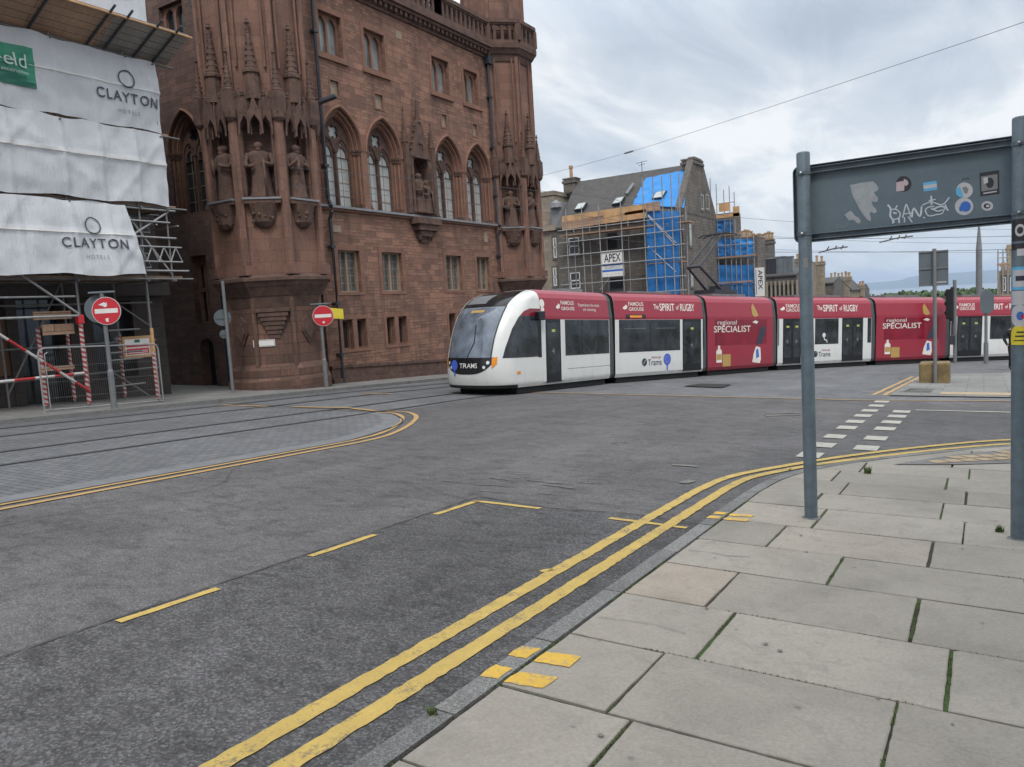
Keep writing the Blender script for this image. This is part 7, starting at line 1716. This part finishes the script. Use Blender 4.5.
# banners
def banner(nm, c0, c1, Y, label, vertical=False):
    a, b = PY(*c0, Y), PY(*c1, Y); w, h = b.x-a.x, a.z-b.z; o = thing(nm, (a.x, Y, b.z), label, 'banner', 'builder banners on the scaffolding')
    mb = MB(); n_ = 10
    for i in range(n_): mb.box(a.x+w*i/n_, a.x+w*(i+1)/n_, Y-.02+.02*math.sin(i), Y+.02*math.sin(i), b.z, a.z)
    mb = MB(); mb.box(a.x, b.x, Y-.02, Y, b.z, a.z); mb.build('cloth', 'sign_white', parent=o)
    mb = MB()
    if not vertical:
        q = lambda u, v: (a.x+w/2+u, Y-.03, a.z-h*.30+v)
        put_text(mb, 'APEX', q, h*.44, 0, .012, width=w*.74); poly(mb, lambda u, v: (u, Y-.026, v), rect(a.x+.04*w, b.x-.04*w, b.z+h*.42, b.z+h*.50), 1); poly(mb, lambda u, v: (u, Y-.026, v), rect(a.x+.02*w, b.x-.02*w, b.z+h*.19, b.z+h*.27), 1)
        put_text(mb, 'SCAFFOLD', lambda u, v: (a.x+w/2+u, Y-.03, b.z+h*.345+v), h*.14, 2, .0, width=w*.72); put_text(mb, '0131 000' if False else '- - - -', lambda u, v: (a.x+w/2+u, Y-.03, b.z+h*.1+v), h*.1, 2, 0, width=w*.6)
    else:
        put_text(mb, 'APEX', lambda u, v: (a.x+w*.56+v, Y-.03, (a.z+b.z)/2+h*.08-u), w*.62, 0, .012, width=h*.68); poly(mb, lambda u, v: (u, Y-.026, v), rect(a.x+.1*w, a.x+.18*w, b.z+.06*h, a.z-.06*h), 1)
    mb.build('lettering', ['navy', 'stk_blue', 'ink_grey'], parent=o)
banner('banner', (601, 251.5), (624.5, 275.5), YN-.2, 'white APEX banner on the front of the scaffolded house')

# ---- lower scaffolded block round the corner, blue sheets
Y2 = 70.0
xa, xb = PY(716, 250, Y2).x, PY(757, 250, Y2).x
lo = house('rear_wing', 'low dark wing behind blue sheets, right of the gable of the scaffolded house', CX1-1.6, xb, Y2, Y2+3, PY(735, 238, Y2).z, 0, 'dark_stone', 'slate', None)
mb = MB(); za = PY(735, 212, Y2).z; mb.box(CX1-1.5, PY(733, 212, Y2).x, Y2+.002, Y2+2.5, PY(735, 238, Y2).z, za); mb.build('upper_wall', 'dark_stone', parent=lo)
for i in range(9): x = xa+(xb-xa)*i/8; mb = MB(); mb.box(x-.05, x+.05, Y2-.06, Y2-.001, PY(735, 262, Y2).z, PY(735, 257, Y2).z); mb.build('eaves_bracket', 'grey_stone', parent=lo)
YM = Y2-1.3
for k, (a, b, c, d, m, l) in enumerate(((714, 732.5, 219, 234, 'net_blue', 'small dark blue sheet at the top beside the gable'), (716, 736, 238, 257, 'net_blue', 'middle blue sheet beside the gable, darker blue'), (735, 753.5, 239, 257, 'tarp_blue', 'pale bright blue sheet at the outer end of the middle lift'), (708, 753.5, 265, 300, 'net_blue', 'long low blue sheet just above the tram roof'))): net(a, b, c, d, YM, m, l, 10+k, .1)
s3_ = thing('scaffold', (xa, YM, terr(xa, YM)), 'scaffold with tall bare poles beside the gable, carrying timber boards and blue sheets', 'scaffold'); gb2 = terr(xa, YM)
for px, py in ((710, 178), (716, 184), (723.5, 190), (729, 186), (734, 192), (740, 230), (747, 232), (753.5, 236)):
    p = PY(px, py, YM-.15); tb('standard', [(p.x, YM-.15, gb2-1), (p.x, YM-.15, p.z)], par=s3_, r_=.04)
for py, a, b in ((203, 716, 735), (236, 700, 742), (258, 705, 756), (285, 705, 756), (222, 698, 735), (247, 700, 755)): p, q = PY(a, py+1, YM-.2), PY(b, py+1, YM-.2); q.z = p.z; tb('ledger', [p, q], par=s3_, r_=.04)
for py, a, b, h in ((208, 719, 730, .7), (212, 733, 739.5, .9), (217, 716, 740, .3), (236, 712, 742, .12), (259, 708, 756, .14), (284, 708, 753, .12)):
    p, q = PY(a, py, YM-.3), PY(b, py, YM-.3); mb = MB(); mb.box(p.x, q.x, YM-.35, YM-.28, p.z-h/2, p.z+h/2); mb.build('guard_board', 'timber_pale' if h > .2 else 'timber', parent=s3_)
for pa, pb in (((700, 262), (729, 222)), ((688, 262), (712, 240))): tb('brace', [PY(*pa, YM-.3), PY(*pb, YM-.3)], 'galv_dark', .05, s3_)
banner('banner', (754.5, 268), (765, 296), YM-.4, 'narrow upright APEX banner at the end of the low blue sheet', True)

# ---- buildings between the red tower and the scaffolded house
Y3_ = 60.0
a = PY(541, 228, Y3_); b = PY(558, 230, Y3_)
bh = house('beige_house', 'beige stone house front squeezed between the red tower and the scaffolded house', a.x-6, b.x+.3, Y3_, Y3_+9, a.z, 0, 'beige', 'slate', None)
mb = MB(); mb.box(a.x-6, b.x+.3, Y3_-.35, Y3_, a.z-.35, a.z+.1); mb.box(a.x-6, PY(549, 192, Y3_).x, Y3_+.8, Y3_+6, a.z, PY(548, 191, Y3_).z); mb.box(a.x-6.1, PY(550, 192, Y3_).x, Y3_+.7, Y3_+6, PY(548, 194, Y3_).z, PY(548, 191, Y3_).z+.1); mb.build('attic', 'beige', parent=bh)
FH = lambda u, v, d: (u, Y3_-d, v)
for py0, py1 in ((238, 258), (268, 286)): u0, u1 = PY(553, py0, Y3_).x, PY(556.5, py0, Y3_).x; win(bh, FH, u0, u1, PY(553, py1, Y3_).z, PY(553, py0, Y3_).z)
mb = MB(); u0 = PY(552, 205, Y3_).x; mb.box(u0-.3, u0+.8, Y3_+.3, Y3_+2.5, a.z, PY(552, 202, Y3_).z); mb.lathe((u0+.25, Y3_+.3, PY(552, 208, Y3_).z), [(.55, 0), (.5, .4), (.02, .7)], 10); mb.build('dormer', 'shelf', parent=bh)

# ---- roofs to the right, falling away down the hill
def PYb(px0, px1, py0, py1, Y): a, b = PY(px0, py1, Y), PY(px1, py0, Y); return a.x, b.x, a.z, b.z
x0, x1, z0, z1 = PYb(752, 772.5, 240, 300, 86); h = house('chimney_house', 'stone house with a broad chimney and clay pots, right of the blue sheets', x0-1.5, x1-.4, 86, 93, PY(760, 280, 86).z, 0, 'grey_stone', 'slate', None); chimney(h, x0, x1, 86.2, 87.0, z0, z1, 'grey_stone', 7, ph=.85)
x0, x1, z0, z1 = PYb(738, 752, 238, 262, 92); chimney(h, x0, x1, 92, 92.8, z0-3, z1, 'buff', 5, ph=.9)
x0, x1, z0, z1 = PYb(764, 797, 275, 310, 84); h = house('ribbed_front', 'low building with narrow upright ribs just above the tram roof', x0, x1, 84, 92, z1, PY(780, 270, 86).z, 'metal_clad' if False else 'grey_stone', 'slate', 'x')
mb = MB()
for i in range(9): x = x0+(x1-x0)*i/8; mb.box(x-.09, x+.09, 83.75, 84.0, z0, z1-.5)
mb.build('rib', 'beige', parent=h)
mb = MB()
for i in range(8): xa_, xb_ = x0+(x1-x0)*(i+.2)/8, x0+(x1-x0)*(i+.8)/8; mb.box(xa_, xb_, 83.9, 83.99, z0, z1-.9)
mb.build('glazing', 'pane_dark', parent=h)
for k, (a, b, l) in enumerate(((765, 777, 'dark grey plant box on the flat roof, against the chimney wall'), (776, 785, 'ribbed metal tank on the flat roof, middle one of three'), (785.5, 792.5, 'ribbed metal tank on the flat roof, right one of three'))):
    x0, x1, z0, z1 = PYb(a, b, 257+(k == 0)*1.5, 277, 85); o = thing('roof_tank', ((x0+x1)/2, 85, z0), l, 'roof plant', 'metal tanks on a roof'); mb = MB(); mb.box(x0, x1, 85, 85+(x1-x0), z0-.6, z1); 
    for i in range(5): x = x0+(x1-x0)*(i+.5)/5; mb.box(x-.03, x+.03, 84.95, 85, z0, z1-.05)
    mb.build('casing', 'metal_clad' if k else 'iron', parent=o); mb = MB(); mb.box(x0-.04, x1+.04, 84.93, 85+(x1-x0)+.04, z1, z1+.12); mb.build('lid', 'metal_clad', parent=o)
x0, x1, z0, z1 = PYb(792, 806, 268, 310, 104); h = house('gabled_house', 'small buff stone house end seen left of the slimmer sign post', x0, x1, 104, 112, z1, z1+1.0, 'beige', 'slate', 'x'); chimney(h, x0+.2, x0+1.6, 105, 106, z1, z1+1.2, 'beige', 2)
x0, x1, z0, z1 = PYb(814, 825, 262, 312, 112); h = house('terrace_house', 'house with a tall slim chimney stack just right of the slimmer sign post', x0-1.2, x1+1.0, 112.6, 121, PY(820, 284, 112).z, PY(820, 279, 116).z, 'grey_stone', 'slate', 'x'); chimney(h, x0+.2, x1-.1, 111.4, 112.6, z0, z1, 'beige', 2, ph=.8)
x0, x1, z0, z1 = PYb(826, 850, 289, 315, 122); h = house('slate_roofed_house', 'house with a broad slate roof and clay pots, left of the far trees', x0, x1, 122, 134, z1, PY(838, 278, 128).z, 'beige', 'slate', 'y'); cx0, cx1, _, cz = PYb(826, 848, 279, 285, 130); chimney(h, cx0, cx1, 133, 134, PY(838, 286, 130).z, cz+.3, 'buff', 6, ph=.8); cx0, cx1, _, cz = PYb(845, 850.5, 278, 290, 123); chimney(h, cx0, cx1, 122.5, 123.5, z1-1, cz, 'beige', 2)
x0, x1, z0, z1 = PYb(850, 863, 290, 315, 132); h = house('end_house', 'lowest visible house at the end of the row of roofs', x0, x1, 132, 140, z1, PY(856, 285, 136).z, 'grey_stone', 'slate', 'x'); cx0, cx1, _, cz = PYb(858, 863.5, 286, 292, 131); chimney(h, cx0, cx1, 131.6, 132.4, z1-1, cz, 'beige', 2)
x0, x1, z0, z1 = PYb(1000, 1040, 268, 320, 92); h = house('turreted_block', 'buff stone building with scaffold at the right, just left of the stickered post', x0, x1, 92, 104, z1, 0, 'buff', 'slate', None)
mb = MB(); a = PYb(1001, 1006, 266, 275, 92); mb.box(a[0], a[1], 92.2, 93.5, z1-.5, a[3]); mb.lathe(((a[0]+a[1])/2, 92.8, a[3]), [(.35, 0), (.05, .6)], 8); a = PYb(1007, 1016, 244, 275, 95); mb.box(a[0], a[1], 95, 98, z1-.5, a[3]); mb.box(a[0]-.1, a[1]+.1, 94.9, 98, a[3]-.6, a[3]-.3); mb.build('attic', 'buff', parent=h)
FT = lambda u, v, d: (u, 92-d, v)
for px in (1003, 1010): u0, u1 = PY(px, 280, 92).x, PY(px+3, 280, 92).x; win(h, FT, u0, u1, PY(px, 291, 92).z, PY(px, 277, 92).z, pane='pane_dark')
s4_ = thing('scaffold', (x0, 91, terr(x0, 91)), 'little scaffold tower at the top of the buff building by the stickered post', 'scaffold')
for px in (998, 1003, 1008): p = PY(px, 250, 90.5); tb('standard', [(p.x, 90.5, terr(p.x, 90)), (p.x, 90.5, p.z)], par=s4_, r_=.06)
for py in (253, 258, 264): p, q = PY(997, py, 90.5), PY(1010, py, 90.5); q.z = p.z; tb('ledger', [p, q], par=s4_, r_=.06)
p, q = PY(997, 264.5, 90.5), PY(1010, 264.5, 90.5); mb = MB(); mb.box(p.x, q.x, 90.4, 91.5, p.z-.08, p.z+.08); mb.build('scaffold_board', 'timber', parent=s4_)
# street behind the camera: plain stone fronts that close the view from other positions
fb = house('stone_terrace', 'long plain stone terrace across the pavement behind the viewpoint', 4.5, 16, -30, 4, 14, 0, 'beige', 'slate', None)
for i in range(7):
    for j in range(3): win(fb, lambda u, v, d: (4.5-d, u, v), -26+i*4.0, -24.8+i*4.0, 2.2+j*3.6, 4.3+j*3.6)
